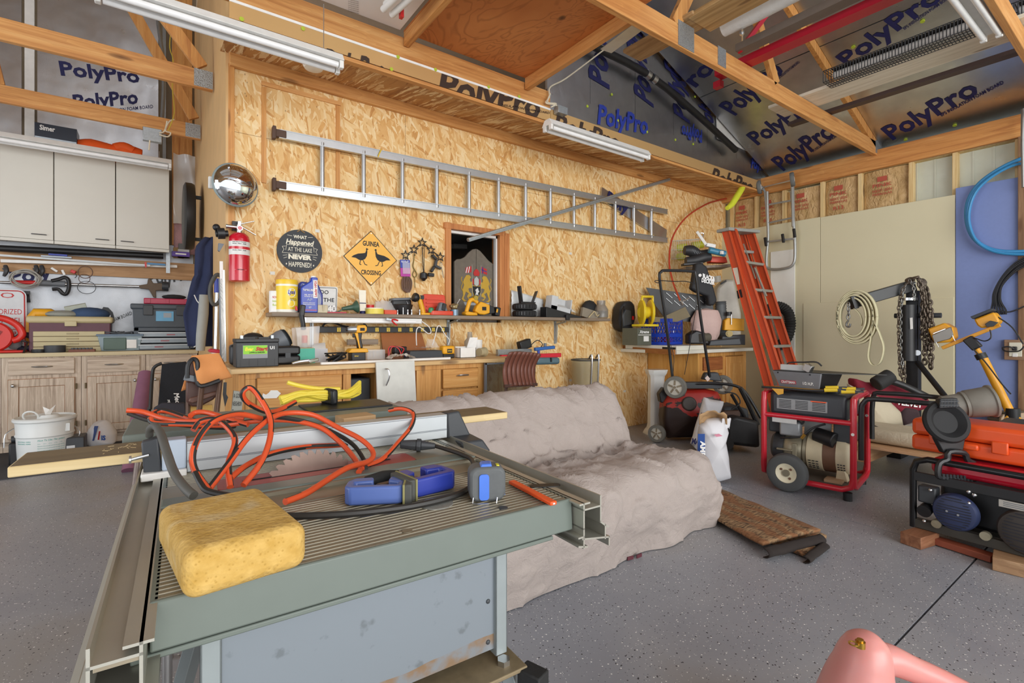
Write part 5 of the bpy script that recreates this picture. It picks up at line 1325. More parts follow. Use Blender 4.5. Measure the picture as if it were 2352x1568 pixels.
T,w_,h_=bi('teal_carton','teal and white carton on the bench behind the pliers','carton',684,722,800,3.28)
obj('carton',MB().box((0,.03,h_/2),(w_,.07,h_)),mt('teal card','#49b49a',.5),T)
obj('carton_top',MB().box((0,.03,h_+.002),(w_*.9,.06,.004)),mt('sand card','#b59c70',.6),T)
T,w_,h_=bi('white_bin','white and grey open carton right of the clear bin','carton',712,750,787,3.33)
obj('carton',MB().box((0,.03,h_*.35),(w_,.1,h_*.7)),mt('pale grey card','#c3c2c6',.5),T)
obj('flap',MB().hex([(-w_*.5,-.02,h_*.7),(w_*.4,-.02,h_*.7),(w_*.4,-.016,h_*.7),(-w_*.5,-.016,h_*.7),(-w_*.1,.04,h_*.95),(w_*.5,.04,h_),(w_*.5,.045,h_),(-w_*.1,.045,h_*.95)]),WHITE,T)
T,w_,h_=bi('locking_pliers','chrome locking pliers lying on the bench by the teal carton','pliers',672,730,815,3.12)
obj('jaw',MB().beam((w_*.1,0,.018),(w_*.5,.02,.03),.03,.02),STEEL,T,bv=.004)
obj('handle',MB().tube([(w_*.15,0,.022),(-w_*.2,0,.018),(-w_*.5,-.01,.010)],[.012,.011,.008],8,sm=3).tube([(w_*.15,.01,.012),(-w_*.1,.03,.01),(-w_*.35,.03,.008)],.008,8,sm=3),STEEL,T)
T,w_,h_=bi('black_goggles','tangle of black wire and goggles on the bench before the drill','wire',745,797,806,3.15)
for i in range(5):obj('wire_loop',MB().tube([((random.uniform(-.5,.5))*w_,random.uniform(-.04,.06),.008+random.random()*h_*.8)for _ in range(6)],.005,6,True,sm=4),BLACK,T)
T,w_,h_=bi('cordless_drill','yellow and black cordless drill standing on its battery on the bench','drill',795,850,748,3.28)
k=h_/80
DK=lambda x,y:((x-822)*k,(829-y)*k)
obj('motor_body',MB().prism([DK(*q)for q in((817,752),(820,748),(836,747),(840,752),(840,760),(835,764),(824,765),(816,765))],.05,TR(0,.025,0,rx=90)),YEL,T,bv=.006)
obj('motor_badge',MB().box((DK(829,757)[0],-.0265,DK(829,757)[1]),(.03,.002,.02)),INK,T)
obj('chuck',MB(TR(DK(811,757)[0],0,DK(811,757)[1],ry=90)).lathe([(.012,-.04),(.02,-.025),(.022,.02),(.024,.02),(.024,.03)],16),GALV,T)
obj('bit',MB().cyl((DK(806,757)[0],0,DK(806,757)[1]),(DK(795,757)[0],0,DK(795,757)[1]),.012),BLACK,T)
obj('grip',MB().prism([DK(*q)for q in((818,764),(830,764),(828,780),(832,799),(820,800),(818,784),(815,772))],.034,TR(0,.017,0,rx=90)),BLACK,T,bv=.006)
obj('grip_yellow',MB().prism([DK(*q)for q in((813,765),(820,765),(823,785),(826,800),(822,800),(819,785))],.036,TR(0,.018,0,rx=90)),YEL,T,bv=.003)
obj('trigger',MB().box((DK(812,771)[0],0,DK(812,771)[1]),(.014,.016,.026)),BLACK,T,bv=.003)
obj('battery_top',MB().prism([DK(*q)for q in((797,806),(803,800),(838,800),(841,806),(841,809),(797,809))],.085,TR(0,.0425,0,rx=90)),YEL,T,bv=.006)
obj('battery',MB().box((DK(819,818)[0],0,DK(819,818)[1]),(.095,.08,DK(0,809)[1])),BLACK,T,bv=.006)
Lab(T,'DEWALT',DK(814,815)[0],DK(0,818)[1],.028,.008,-.0405,YO,.03)
T,w_,h_=bi('small_parts_case','clear plastic case of bits right of the drill battery','case',843,886,797,3.36)
obj('case',MB().box((0,.03,h_*.4),(w_,.06,h_*.8)),CLEAR,T,bv=.003)
for i in range(4):obj('bit',MB().cyl((-w_*.3+i*w_*.2,.02,.01),(-w_*.3+i*w_*.2,.02,h_*.7),.004,n=6),GALV,T)
T,w_,h_=bi('wood_strips','thin pale wood strips stacked against the wall behind the drill','wood',783,880,783,3.56)
for i in range(3):loose(T,'wood_strip',MB().box((.01*i,.02*i,.02+i*.05),(w_*(.95-.1*i),.02,.04)),GRYW if i==2 else BTOP,('lowest pale wood strip against the wall behind the drill','middle pale wood strip against the wall behind the drill','grey weathered wood strip on top behind the drill')[i],'wood','wood strips behind the drill',bv=.002)
drop(T)
T,w_,h_=bi('hardboard_panel','orange brown hardboard leaning on the wall under the power strip','board',876,985,764,3.62)
obj('panel',MB().hex([(-w_*.5,-.03,0),(w_*.5,-.03,0),(w_*.5,-.025,0),(-w_*.5,-.025,0),(-w_*.5,.03,h_*1.0),(w_*.42,.03,h_*.98),(w_*.42,.035,h_*.98),(-w_*.5,.035,h_)]),mt('tempered hardboard','#a4622f',.5,var=.1),T)
T,w_,h_=bi('black_toolbox_lid','flat black tray holding a plastic pack and bits on the bench','tray',930,1018,805,3.26)
obj('tray',MB().hex([(-w_/2,-.04,0),(w_/2,-.04,0),(w_/2,.12,0),(-w_/2,.12,0),(-w_*.42,-.02,h_),(w_/2,-.02,h_),(w_/2,.12,h_),(-w_*.42,.12,h_)]),DGREY,T,bv=.004)
obj('clear_blister',MB().grid(lambda u,v:(w_*(-.2+.68*u),.02+.08*v,h_+.02+.06*(u>.6)*v+.012*noise.noise((u*9,v*5,1))),10,5),CLEAR,T)
T,w_,h_=bi('multimeter_pile','black and red leads and meter heaped left of the black tray','meter',884,950,793,3.34)
loose(T,'meter',MB().box((0,.0,h_*.4+.026),(w_*.5,.05,.05),(0,0,10)),BLACK,'black meter lying on a brown holder left of the black tray','meter',bv=.008)
loose(T,'leather_holder',MB().box((0,.02,h_*.2),(w_*.9,.09,h_*.4)),mt('brown leather','#6b4226',.7),'brown leather holder under the black meter','holder',bv=.008)
for i in range(3):loose(T,'test_lead',MB().tube([(-w_*.45,-.03,.01),(-w_*.4+i*.01,-.02,h_*.9),(-w_*.1+i*.02,-.03,h_*.8),(.0,-.04,.02+.01*i)],.004,6,sm=4),REDP if i!=1 else BLACK,'red test lead looped over the brown holder' if i!=1 else 'black test lead between two red ones on the brown holder','wire','test leads on the bench')
loose(T,'screwdriver',MB().cyl((.02,-.05,h_*.3),(w_*.4,-.05,h_*.3),.009),BLUEP,'blue handled screwdriver before the brown holder','screwdriver')
drop(T)
T,w_,h_=bi('battery_charger','yellow battery charger on the bench end','charger',1016,1046,792,3.22)
obj('shell',MB().box((0,.03,h_*.62),(w_,.07,h_*.62)),YEL,T,bv=.012)
obj('base',MB().box((0,.03,h_*.17),(w_*.96,.07,h_*.30)),BLACK,T,bv=.005)
obj('badge',MB().box((.004,-.006,h_*.56),(w_*.42,.003,h_*.3)),INK,T)
Lab(T,'DEWALT',.004,h_*.52,w_*.34,h_*.10,-.008,YO,.02)
T,w_,h_=bi('white_carton','small open white carton right of the battery charger','carton',1054,1096,775,3.18)
obj('carton',MB().bb((-w_/2,0,0),(w_/2,.004,h_*.5)).bb((-w_/2,.07,0),(w_/2,.074,h_*.55)).bb((-w_/2,0,0),(-w_/2+.003,.07,h_*.5)).bb((w_/2-.003,0,0),(w_/2,.07,h_*.5)).bb((-w_/2,0,0),(w_/2,.07,.004)),WHITE,T)
obj('flap',MB().hex([(w_*.1,.04,h_*.5),(w_/2,.0,h_*.5),(w_/2,.004,h_*.5),(w_*.1,.044,h_*.5),(w_*.3,.04,h_),(w_*.62,.0,h_),(w_*.62,.004,h_),(w_*.3,.044,h_)]),WHITE,T)
T,w_,h_=bi('jar_cluster','grey glass jar with silver neck standing behind the white carton','jar',1066,1092,762,3.42)
obj('jar',MB().lathe([(w_*.5,0),(w_*.5,h_*.6),(w_*.25,h_*.75),(w_*.2,h_),(1e-5,h_)],18),mt('smoky glass','#a49c90',.15,alpha=.6),T)
T,w_,h_=bi('coffee_mug','white chipped mug right of the grey glass jar','mug',1084,1108,780,3.36)
obj('mug',MB().lathe([(w_*.45,0),(w_*.5,h_),(w_*.46,h_),(w_*.42,.01),(1e-5,.01)],18),WHITE,T)
T,w_,h_=bi('tape_spool','round beige spool lying on the bench beside the white carton','spool',1098,1124,797,3.25)
obj('spool',MB(TR(0,0,h_*.5,rz=20,ry=90)).lathe([(.012,-.06),(h_*.42,-.06),(h_*.42,.0),(h_*.5,.0),(h_*.5,.012),(.012,.012)],18),mt('beige spool','#b9ad8b',.6),T)
T,w_,h_=bi('white_bars','white plastic trim strips lying along the bench front edge','trim strip',742,1055,818,3.07)
for i,(a_,b_)in enumerate(((-.5,.18),(-.3,.5),(.2,.52))):loose(T,'white_trim_strip',MB().box((w_*(a_+b_)/2,.026*i,.008),(w_*(b_-a_),.025,.014)),WHITE,('white plastic strip nearest the bench edge, before the goggles','white plastic strip along the bench, reaching to the charger','short white plastic strip lying before the yellow charger')[i],'trim strip','white strips on the bench',bv=.002)
drop(T)
T,w_,h_=bi('plastic_wrap','crumpled clear plastic wrap lying over the white cabinet door','plastic',893,953,813,3.02)
obj('wrap',MB().grid(lambda u,v:((u-.5)*w_,-.03+.1*v,.024+.022*(1+noise.noise((u*9,v*6,4)))*sin(pi*u)**.4),16,8),mt('cloudy wrap','#dedbd2',.25,alpha=.75),T)
T,w_,h_=bi('metal_shears','pile of grey metal bars and cutters on the bench end','bars',1125,1245,793,3.30)
for i in range(5):loose(T,'metal_bar',MB().beam((-w_*.5+.02*i,-.04+.03*i,.006+.009*i),(w_*(.2+.06*i),.0+.02*i,.006+.009*i),.03,.008),GALV,'flat grey metal bar in the pile on the bench end','bar','grey metal bars on the bench end',bv=.002)
drop(T)
T,w_,h_=bi('cordless_adapter','black power adapter with looped cord on the pile of bars','adapter',1184,1224,778,3.42)
obj('brick',MB().box((0,0,h_*.62),(w_*.8,.06,h_*.6),(0,-15,0)),BLACK,T,bv=.008)
obj('support_stack',MB().box((0,0,h_*.16),(w_*.8,.06,h_*.32)),GALV,T)
obj('cord',MB().tube([(w_*.3,-.02,h_*.5),(w_*.8,-.03,h_*.9),(w_*1.2,-.03,h_*.6),(w_*.8,-.03,h_*.2)],.004,6,sm=4),BLACK,T)
T=th('blue_clamp_bar','blue plastic clamp handle above the red level','clamp',pY(1250,798,3.3))
obj('handle',MB().beam(pY(1228,802,3.3),pY(1273,797,3.3),.03,.028),mt('mid blue plastic','#2e62a6',.4),T,bv=.006)
obj('post',MB().cyl(pY(1252,798,3.32),pY(1252,788,3.32),.014),GREY,T)
fp_=pY(1237,801,3.3);obj('foot',MB().cyl(fp_,(fp_.x,fp_.y,BT+.001),.012),BLUEP,T)
T=th('red_level','red spirit level sticking out past the bench end','level',pY(1265,815,3.25))
obj('body',MB().beam(pY(1150,820,3.22),pY(1287,815,3.22),.03,.035),mt('bright red paint','#c81830',.35),T,bv=.004)
T=th('teal_sander','blue grey hand tool hanging past the bench end under the red level','power tool',pY(1262,827,3.2))
obj('body',MB().beam(pY(1228,829,3.2),pY(1282,828,3.2),.06,.06),mt('slate teal plastic','#566e78',.4),T,bv=.02)
obj('switch',MB().box(pY(1266,826,3.165),(.012,.01,.035)),BLACK,T)
T=th('storm_window','old storm window leaning on the bench end, dark behind its glass','window',pY(1140,860,2.95))
a,b=pY(1115,835,2.97),pY(1215,835,3.02)
obj('frame',MB().bb((a.x,2.97,.3),(a.x+.012,2.99,BT-.03)).bb((b.x-.012,2.97,.3),(b.x,2.99,BT-.03)).bb((a.x,2.97,BT-.04),(b.x,2.99,BT-.03)).bb((a.x,2.97,.3),(b.x,2.99,.32)),GREY,T)
obj('pane',MB().bb((a.x+.012,2.978,.32),(b.x-.012,2.982,BT-.04)),mt('smoked pane','#3c3e3e',.08,alpha=.55),T)
one('black_bin_bag',MB().ball((2.24,3.3,.25),.2,16,(.9,.9,1.2)),BLACK,'black rubbish sack behind the storm window glass','bag')
chq=[pY(x,y,2.72)for x,y in((1162,887),(1237,883),(1246,811),(1172,806))]
T=th('slatted_chair','brown chair back of close vertical slats behind the sofa','chair',(chq[0].x,2.72,0))
BRNP=mt('brown plastic slat','#6f4133',.5)
for i in range(8):
 a_,b_=i/8+.008,(i+1)/8-.008
 m=MB()
 def cs(u,v,a_=a_,b_=b_):
  k_=a_+(b_-a_)*u
  lo=chq[0].lerp(chq[1],k_);hi=chq[3].lerp(chq[2],k_)
  p=lo.lerp(hi,v)
  return p+Vector((0,.05*sin(pi*v)-.04*(v>.85)*(v-.85)/.15*0+.03*abs(k_-.5),-.012*(abs(k_-.5)*2)**4))
 obj('slat',m.grid(cs,2,10),BRNP,T,solid=.008)
obj('rear_frame',MB().tube([chq[3]+Vector((.02,.07,-.05)),chq[3]+Vector((.02,.08,-.35)),(chq[3].x,2.85,.02)],.011,8).tube([chq[2]+Vector((-.02,.07,-.05)),chq[2]+Vector((-.02,.08,-.35)),(chq[2].x,2.85,.02)],.011,8).beam(chq[0]+Vector((0,.02,0)),chq[1]+Vector((0,.02,0)),.02,.02),mt('brown chair tube','#4d332a',.5),T)
obj('seat',MB().hex([(chq[0].x,2.3+.2,.40),(chq[1].x,2.5,.40),(chq[1].x,2.76,.42),(chq[0].x,2.76,.42),(chq[0].x,2.5,.42),(chq[1].x,2.5,.42),(chq[1].x,2.76,.44),(chq[0].x,2.76,.44)]),BRNP,T)
T,w_,h_=item('waste_bin','clear plastic bin with two chrome hooks over its rim, beyond the sofa','bin',1312,1378,826,3.45,0.)
r=w_/2
obj('bin_wall',MB().lathe([(r*.72,.02),(r,h_),(r*1.02,h_),(r*.97,h_-.004),(r*.70,.03),(1e-5,.03)],28),mt('clear bin plastic','#b8ad8c',.15,alpha=.4),T)
obj('rim',MB().torus((0,0,h_),r,.006,n=30),DGREY,T)
for x in(-.05,.04):obj('hook',MB().tube([(x,-r*.86,h_-.25),(x,-r*.98,h_+.02),(x,-r*.86,h_+.05),(x,-r*.7,h_+.02)],.009,8,sm=4),STEEL,T)
YC=mt('yellow cord jacket','#e6cf46',.45,var=.06)
T=th('yellow_cord_coil','coiled yellow extension cord bound with black tape, behind the saw','cord',pY(735,930,1.95))
zt=TZ+.066
random.seed(3)
for i in range(20):
 k1=random.uniform(-1,1);y0=random.uniform(-1,1)
 q=[(648+6*k1,926-14*abs(k1),1.90+.02*y0),(690,915-16*random.random(),1.93+.03*y0),(745,915-16*random.random(),1.95+.03*y0),(800,910-12*random.random(),1.97+.03*y0),(826,890+14*k1,2.0),(800,905+8*k1,1.98),(745,917-12*random.random(),1.94),(690,920-10*random.random(),1.92),(645,920+6*k1,1.90)]
 obj('cord_loop',MB().tube([Vector((p.x,p.y,max(p.z,zt+.008)))for p in(pY(*s)for s in q)],.007,7,sm=4),YC,T)
obj('cord_end',MB().tube([pY(660,878,1.95),pY(690,886,1.95),pY(730,892,1.96),pY(780,893,1.97)],.008,7,sm=4),YC,T)
c=pY(756,910,1.94)
obj('tape_wrap',MB().box((c.x,c.y,zt+.03),(.028,.10,.06),(0,0,10)),BLACK,T,bv=.01)
T=th('grey_plaque','grey hand lettered plaque standing under the bench end','sign',pY(545,925,2.9))
pq=[pY(x,y,2.88)for x,y in((514,1112),(537,1112),(560,900),(537,897))]
obj('plaque',MB().slab(pq,(0,.02,0)),mt('plaque grey','#a9aaa0',.7),T)
for i,s in enumerate(('A GOOD','NEIGHBOR','is','here')):
 y=905+i*18
 txt(s,quadf(pY(536-i*2.4,y+8,2.878),pY(557-i*2.4,y+9,2.878),pY(537.5-i*2.4,y-2,2.878),.002),INK,T,0)
T=th('white_slip','torn white paper on the bench cabinet drawer','paper',pY(625,908,CV))
obj('slip',MB().slab([pY(x,y,CV-.016)for x,y in((601,915),(635,914),(645,903),(637,896),(622,896),(617,902),(611,906),(604,903))],(0,-.002,0)),WHITE,T)
# ================================================================= corner counter by the strand-board wall
CT,CU,CF=.865,4.13,2.95
CREAM=mt('cream laminate','#dedccf',.4,var=.04)
cc=th('corner_counter','oak corner cabinet under a cream counter in the far corner','cabinet',(4.9,3.3,0))
obj('counter_top',MB().bb((CU,CF,CT-.035),(5.55,W-.002,CT)),CREAM,cc,bv=.003)
obj('end_panel',MB().bb((4.58,3.02,0),(4.6,W-.01,CT-.036)),wood('birch end panel','#c78b42','#dba457','#e6b56c',2,.8),cc)
obj('carcass',MB().bb((4.6,3.06,.0),(5.52,W-.01,CT-.036)),OAKZ,cc)
obj('face_frame',MB().bb((4.601,3.02,.08),(4.66,3.059,CT-.081)).bb((5.03,3.02,.08),(5.09,3.059,CT-.081)).bb((5.46,3.02,.08),(5.52,3.059,CT-.081)).bb((4.601,3.02,CT-.08),(5.52,3.059,CT-.036)).bb((4.661,3.02,.60),(5.029,3.059,.64)),OAKZ,cc)
RBR=wood('red brown drawer','#7d4420','#9d5c2e','#b5743f',0)
obj('drawer',MB().bb((4.67,3.005,.64),(5.02,3.04,.775)),RBR,cc,bv=.003)
obj('door',MB().bb((5.09,3.005,.10),(5.46,3.04,.775)),OAKZ,cc,bv=.003)
obj('door_panel',MB().bb((5.15,3.0,.17),(5.40,3.01,.70)),OAKZ,cc,bv=.003)
one('white_board',MB().bb((CU+.02,CF+.02,CT+.0005),(4.62,W-.05,CT+.045)),CREAM,'cream board lying on the counter under the blue crate','board',bv=.003)
a,b=pY(1428,801,CF-.0),pY(1552,808,CF-.0)
one('brown_molding',MB().beam(pD(1430,800,5.45),pD(1548,809,4.82),.04,.05),wood('chipped brown molding','#7b4a22','#a3662f','#bd8046',1),'chipped brown wood strip along the counter end under the crate','wood')
one('black_strip',MB().beam(pD(1450,795,5.35),pD(1552,800,4.85),.02,.02),BLACK,'thin black strip lying over the brown wood strip','strip')
def ci(name,label,cat,x0,x1,yt,v,zb=CT,**k):return item(name,label,cat,x0,x1,yt,v,zb,**k)
T=th('black_backpack','black backpack hanging on the strand board wall beside the yellow reel','backpack',pY(1443,760,W-.1))
q=[(1428,755),(1425,735),(1428,705),(1436,692),(1452,690),(1460,700),(1462,730),(1455,758),(1440,762)]
obj('bag_body',MB().slab([pY(x,y,W-.14)for x,y in q],(0,.13,0)),mt('black nylon','#222325',.6,var=.3),T,bv=.03,seg=3)
obj('bag_pocket',MB().slab([pY(x,y,W-.165)for x,y in((1432,750),(1432,722),(1438,710),(1450,712),(1452,745))],(0,.03,0)),DGREY,T,bv=.01)
obj('red_badge',MB().box(pY(1454,730,W-.148),(.03,.004,.04)),REDP,T)
obj('strap',MB().tube([pY(1434,695,W-.1),pY(1430,720,W-.17),pY(1430,752,W-.15)],.01,6,sm=4),BLACK,T)
HY_=mt('hose reel yellow','#ecd02f',.4)
T=th('yellow_hose_reel','yellow plastic cord reel with carrying handle standing on a box','reel',pY(1487,750,3.38))
for x in(1474,1494):
 c=pY(x,717,3.38)
 obj('reel_disc',MB().lathe([(1e-5,-.012),(.128,-.012),(.135,0),(.128,.012),(1e-5,.012)],30,Matrix.Translation(c)@basis(Vector((.82,-.57,.0))).to_4x4()),HY_,T)
c1,c2=pY(1474,717,3.38),pY(1494,717,3.38)
obj('reel_hub',MB().cyl(c1,c2,.06,n=20),HY_,T)
obj('carry_handle',MB().tube([pY(1474,690,3.35),pY(1475,681,3.35),pY(1499,681,3.35),pY(1499,700,3.35)],.014,8),HY_,T)
obj('reel_base',MB().box(pY(1482,747,3.38),(.22,.18,.025)),HY_,T,bv=.006)
T,w_,h_=ci('charger_box','dark green grey product box under the yellow reel','box',1446,1490,753,3.35,CT+.046)
obj('carton',MB().box((0,.03,h_/2),(w_*1.1,.2,h_-.002)),mt('olive grey print','#5a5d50',.5),T,bv=.002)
obj('label',MB().box((w_*.12,-.071,h_*.38),(w_*.4,.002,h_*.3)),WHITE,T)
obj('print_band',MB().box((0,-.071,h_*.6),(w_*1.0,.002,.006)),WHITE,T)
Lab(T,'Xtreme',-w_*.05,h_*.70,w_*.75,h_*.16,-.072,WINK,.03,.2)
CRB=mt('crate blue','#2545b8',.4)
cm=frame(pZ(1545,792,CT+.046),Vector((.84,-.54,0)),Vector((.54,.84,0)))
cp=pD(1536,791,5.12);cp.z=CT+.046
T=th('milk_crate','blue plastic milk crate with lattice sides and white print','crate',world=False,m=frame(cp,FW+RT,FW-RT))
cw,ch,cd=.312,.275,.312
def crate_face(m,w0):
 m.bb((0,0,0),(w0,.008,.03)).bb((0,0,ch-.035),(w0,.008,ch)).bb((0,0,0),(.014,.010,ch)).bb((w0-.014,0,0),(w0,.010,ch)).bb((0,0,.082),(w0,.009,.118))
 for z0,z1 in((.03,.082),(.118,ch-.035)):
  n_=8
  for i in range(n_):
   x=.014+(w0-.028)*i/n_;d=(w0-.028)/n_
   if x+d*1.6<w0:
    m.beam((x,.004,z0),(x+d*1.6,.004,z1),.006,.006,(0,1,0)).beam((x,.004,z1),(x+d*1.6,.004,z0),.006,.006,(0,1,0))
b_=MB();crate_face(b_,cw);obj('front_side',b_,CRB,T)
b_=MB(Matrix.Rotation(R(90),4,'Z'));crate_face(b_,cd);obj('end_side',b_,CRB,T)
b_=MB(TR(cw,0,0,rz=90));crate_face(b_,cd);obj('end_side',b_,CRB,T)
b_=MB(TR(0,cd-.008,0));crate_face(b_,cw);obj('front_side',b_,CRB,T)
obj('floor_grid',MB().bb((0,0,.0),(cw,cd,.008)),CRB,T)
obj('print_block',MB().box((-.001,.245,.1),(.002,.03,.022)),WINK,T)
txt('FLAVORICH',linef((-.0005,.13,.092),.19,.018,(0,-1,0),(0,0,1)),WINK,T,.03)
T=th('crate_contents','brown blade board and rods sticking out of the blue crate','tools',cp+Vector((.1,.1,.0)))
loose(T,'blade_board',MB().slab([cp+FW*.06+RT*((x-1536)/F*5.2)+Vector((0,0,(787-y)/F*5.2))for x,y in((1495,722),(1525,724),(1578,700),(1590,722),(1560,734),(1500,735))],FW*.02),mt('dull brown board','#7a6d52',.7),'dull brown board sticking up out of the blue crate','board')
loose(T,'chrome_rod',MB().cyl(cp+Vector((.22,.12,.01)),cp+Vector((.24,.10,.27)),.010),STEEL,'chrome rod standing in the blue crate','rod')
loose(T,'tool_handle',MB().cyl(cp+Vector((.04,.2,.01)),cp+Vector((.0,.19,.28)),.010),mt('copper red','#a0563a',.5),'copper red tool handle poking out of the crate corner','handle')
loose(T,'red_tool',MB().cyl(cp+Vector((.08,.1,.03)),cp+Vector((.2,.14,.17)),.012).box(cp+Vector((.16,.14,.06)),(.1,.08,.08)),REDP,'red tool seen through the blue crate lattice','tool')
drop(T)
def onp(l,t):return[pD(x,y,t)for x,y in l]
def pK(x,y,t):return pD(x,y,5.2+(t-4.7)*.85)
def onk(l,t):return[pK(x,y,t)for x,y in l]
T=th('black_slotted_panel','black ribbed plastic panel leaning behind the crate','panel',pK(1560,740,5.0))
obj('panel',MB().slab(onk([(1484,660),(1635,682),(1640,720),(1600,740),(1530,735),(1505,700)],5.05),FW*.012),BLACK,T)
SIL=mt('scuffed edge silver','#b9bcbd',.4,.5)
sl=MB()
for x,y in((1530,672),(1548,674),(1566,678),(1582,680),(1602,684),(1620,690),(1530,685),(1548,690),(1566,692),(1582,698),(1600,700)):
 sl.beam(pK(x,y,5.04),pK(x+14,y+12,5.04),.006,.004)
obj('rib_slot',sl,SIL,T)['kind']='stuff'
PKC=cloth('faded pink cloth','#c9a9a2','#d8bcb3',20,.4)
T=th('pink_cloth_bundle','faded pink padded cloth slumped behind the crate','cloth',pK(1620,780,4.95))
def pkc(u,v):
 a_=2*pi*u;r_=.10+.045*sin(pi*v)+.015*noise.noise((cos(a_)*2,sin(a_)*2,v*4))
 c_=pK(1622,780-72*v,4.98)
 k_=1 if v<.96 else.1
 return c_+RT*(cos(a_)*r_*k_*1.15)+FW*(sin(a_)*r_*.6*k_)
obj('cloth_body',MB().grid(pkc,20,16,True),PKC,T)
T=th('leaf_collection_bag','black leaf blower bag with white lettering hanging in the corner','bag',pK(1620,690,4.9))
q=[(1598,604),(1612,602),(1624,612),(1640,660),(1648,690),(1640,702),(1628,700),(1627,680),(1600,670),(1588,662),(1592,645)]
obj('bag_body',MB().slab(onk(q,4.86),FW*.1),mt('black bag cloth','#26272a',.7,var=.2),T,bv=.02,seg=3)
txt('BLACK&',quadf(pK(1614,637,4.845),pK(1642,645,4.845),pK(1614,628,4.845)),WINK,T,.05)
txt('DECKER',quadf(pK(1611,647,4.845),pK(1641,654,4.845),pK(1612,638,4.845)),WINK,T,.05)
obj('logo_hexagon',MB().cyl(pK(1608,632,4.85),pK(1608,632,4.845),.018,n=6),WINK,T)
GH=mt('grey ribbed hose','#5d6163',.55)
T=th('grey_ribbed_hose','grey ribbed hose standing on the counter beside the pink cloth','hose',pK(1660,790,5.0))
pts=smooth_path([pK(1655,692,5.1),pK(1657,730,5.1),pK(1662,765,5.08),pK(1668,790,5.05)],14)
obj('hose',MB().tube(pts,[.062 if i%2 else.055 for i in range(len(pts))],14),GH,T,ang=60)
T=th('white_jug','tall translucent white jug behind the orange stepladder','jug',pK(1665,715,5.35))
obj('jug_body',MB().slab(onk([(1640,780),(1648,660),(1668,640),(1688,642),(1704,720),(1704,780)],5.32),FW*.16),mt('milky jug','#d6d3c6',.35),T,bv=.03,seg=3)
obj('jug_cap',MB().cyl(pK(1648,648,5.38),pK(1646,634,5.38),.045,n=18),mt('milky jug','#d6d3c6',.35),T)
obj('grip_slot',MB().slab(onk([(1655,650),(1668,643),(1669,646),(1657,653)],5.315),FW*.01),BLACK,T)
T=th('yellow_engine_pump','small yellow engine with black cap and pulley on the counter','engine',pK(1680,780,5.0))
obj('engine_block',MB().slab(onk([(1664,758),(1666,735),(1672,730),(1710,732),(1710,760)],4.95),FW*.14),YEL,T,bv=.008)
obj('air_cap',MB().cyl(pK(1674,725,4.98),pK(1674,716,4.98),.032,n=18),BLACK,T)
obj('rod',MB().cyl(pK(1680,745,4.93),pK(1680,722,4.93),.006),STEEL,T)
obj('pulley',MB().cyl(pK(1675,766,4.9),pK(1675,766,4.88),.036,n=20).cyl(pK(1675,766,4.88),pK(1675,766,4.87),.02,n=14),mt('pulley straw','#b8a46e',.5),T)
obj('engine_base',MB().slab(onk([(1655,790),(1660,772),(1712,768),(1712,792)],4.93),FW*.12),DGREY,T,bv=.006)
T=th('black_machine_parts','black hand machine and cables piled right of the crate','machine',pK(1620,790,4.7))
obj('machine_body',MB().slab(onk([(1584,790),(1584,768),(1600,758),(1626,766),(1630,790)],4.75),FW*.15),BLACK,T,bv=.015)
obj('motor',MB().cyl(pK(1610,776,4.72),pK(1627,774,4.78),.045,n=18),mt('dusty motor','#5a564a',.6),T)
obj('side_case',MB().slab(onk([(1628,794),(1632,782),(1700,776),(1704,792)],4.8),FW*.12),DGREY,T,bv=.01)
T=th('wire_shelf_basket','white wire basket shelf in the corner holding yellow cans','basket',pK(1570,595,5.7))
WR=mt('white wire','#d9d9d5',.4,.3)
a,b,c,d=pK(1543,595,5.55),pK(1600,592,5.5),pK(1541,553,5.55),pK(1610,548,5.5)
wb=MB()
for i in range(17):
 k=i/16
 wb.tube([a.lerp(b,k),c.lerp(d,k),c.lerp(d,k)+FW*.07],.0025,5)
for p,q in((a,b),(c,d),(a.lerp(c,.5),b.lerp(d,.5)),(c+FW*.07,d+FW*.07)):wb.tube([p,q],.003,5)
obj('wire_grid',wb,WR,T)['kind']='stuff'
for x,y in((1562,566),(1558,587),(1600,560)):
 loose(T,'yellow_can',MB().cyl(pK(x-10,y+4,5.66),pK(x+14,y+1,5.66),.045,n=14),mt('can yellow green','#c6c830',.45),{1562:'yellow green can high in the wire basket',1558:'yellow green can low in the wire basket',1600:'yellow green can at the far end of the wire basket'}[x],'can','cans in the wire basket')
T=th('black_boot','black boot lying uppermost on the corner shelf','boot',pK(1600,580,5.1))
BTM=mt('scuffed boot leather','#2b2b2d',.5,var=.4)
obj('boot_upper',MB().tube(onk([(1572,575),(1588,576),(1606,585),(1628,580)],5.1),[.05,.065,.055,.04],12,sm=4),BTM,T)
T2_=T
T=th('black_boot','black boot with thick sole lying under the other boot','boot',pK(1600,608,5.0))
obj('boot_upper',MB().tube(onk([(1575,600),(1595,598),(1615,592),(1632,590)],5.02),[.045,.055,.055,.04],12,sm=4),BTM,T)
obj('boot_sole',MB().beam(pK(1567,608,5.0),pK(1612,605,5.0),.09,.025),BLACK,T,bv=.005)
lc=MB()
for i in range(6):lc.tube([pK(1590+i*6,572+i*2,5.03),pK(1596+i*6,582+i*1.5,5.02)],.003,5)
obj('laces',lc,GREY,T2_)['kind']='stuff'
T=th('white_caulk_gun','white and chrome caulking tool lying on the corner shelf','tool',pK(1620,560,5.05))
obj('cradle',MB().beam(pK(1601,532,5.1),pK(1622,562,5.05),.05,.03),WHITE,T,bv=.004)
obj('handle',MB().beam(pK(1622,562,5.05),pK(1642,566,5.05),.05,.04),WHITE,T,bv=.004)
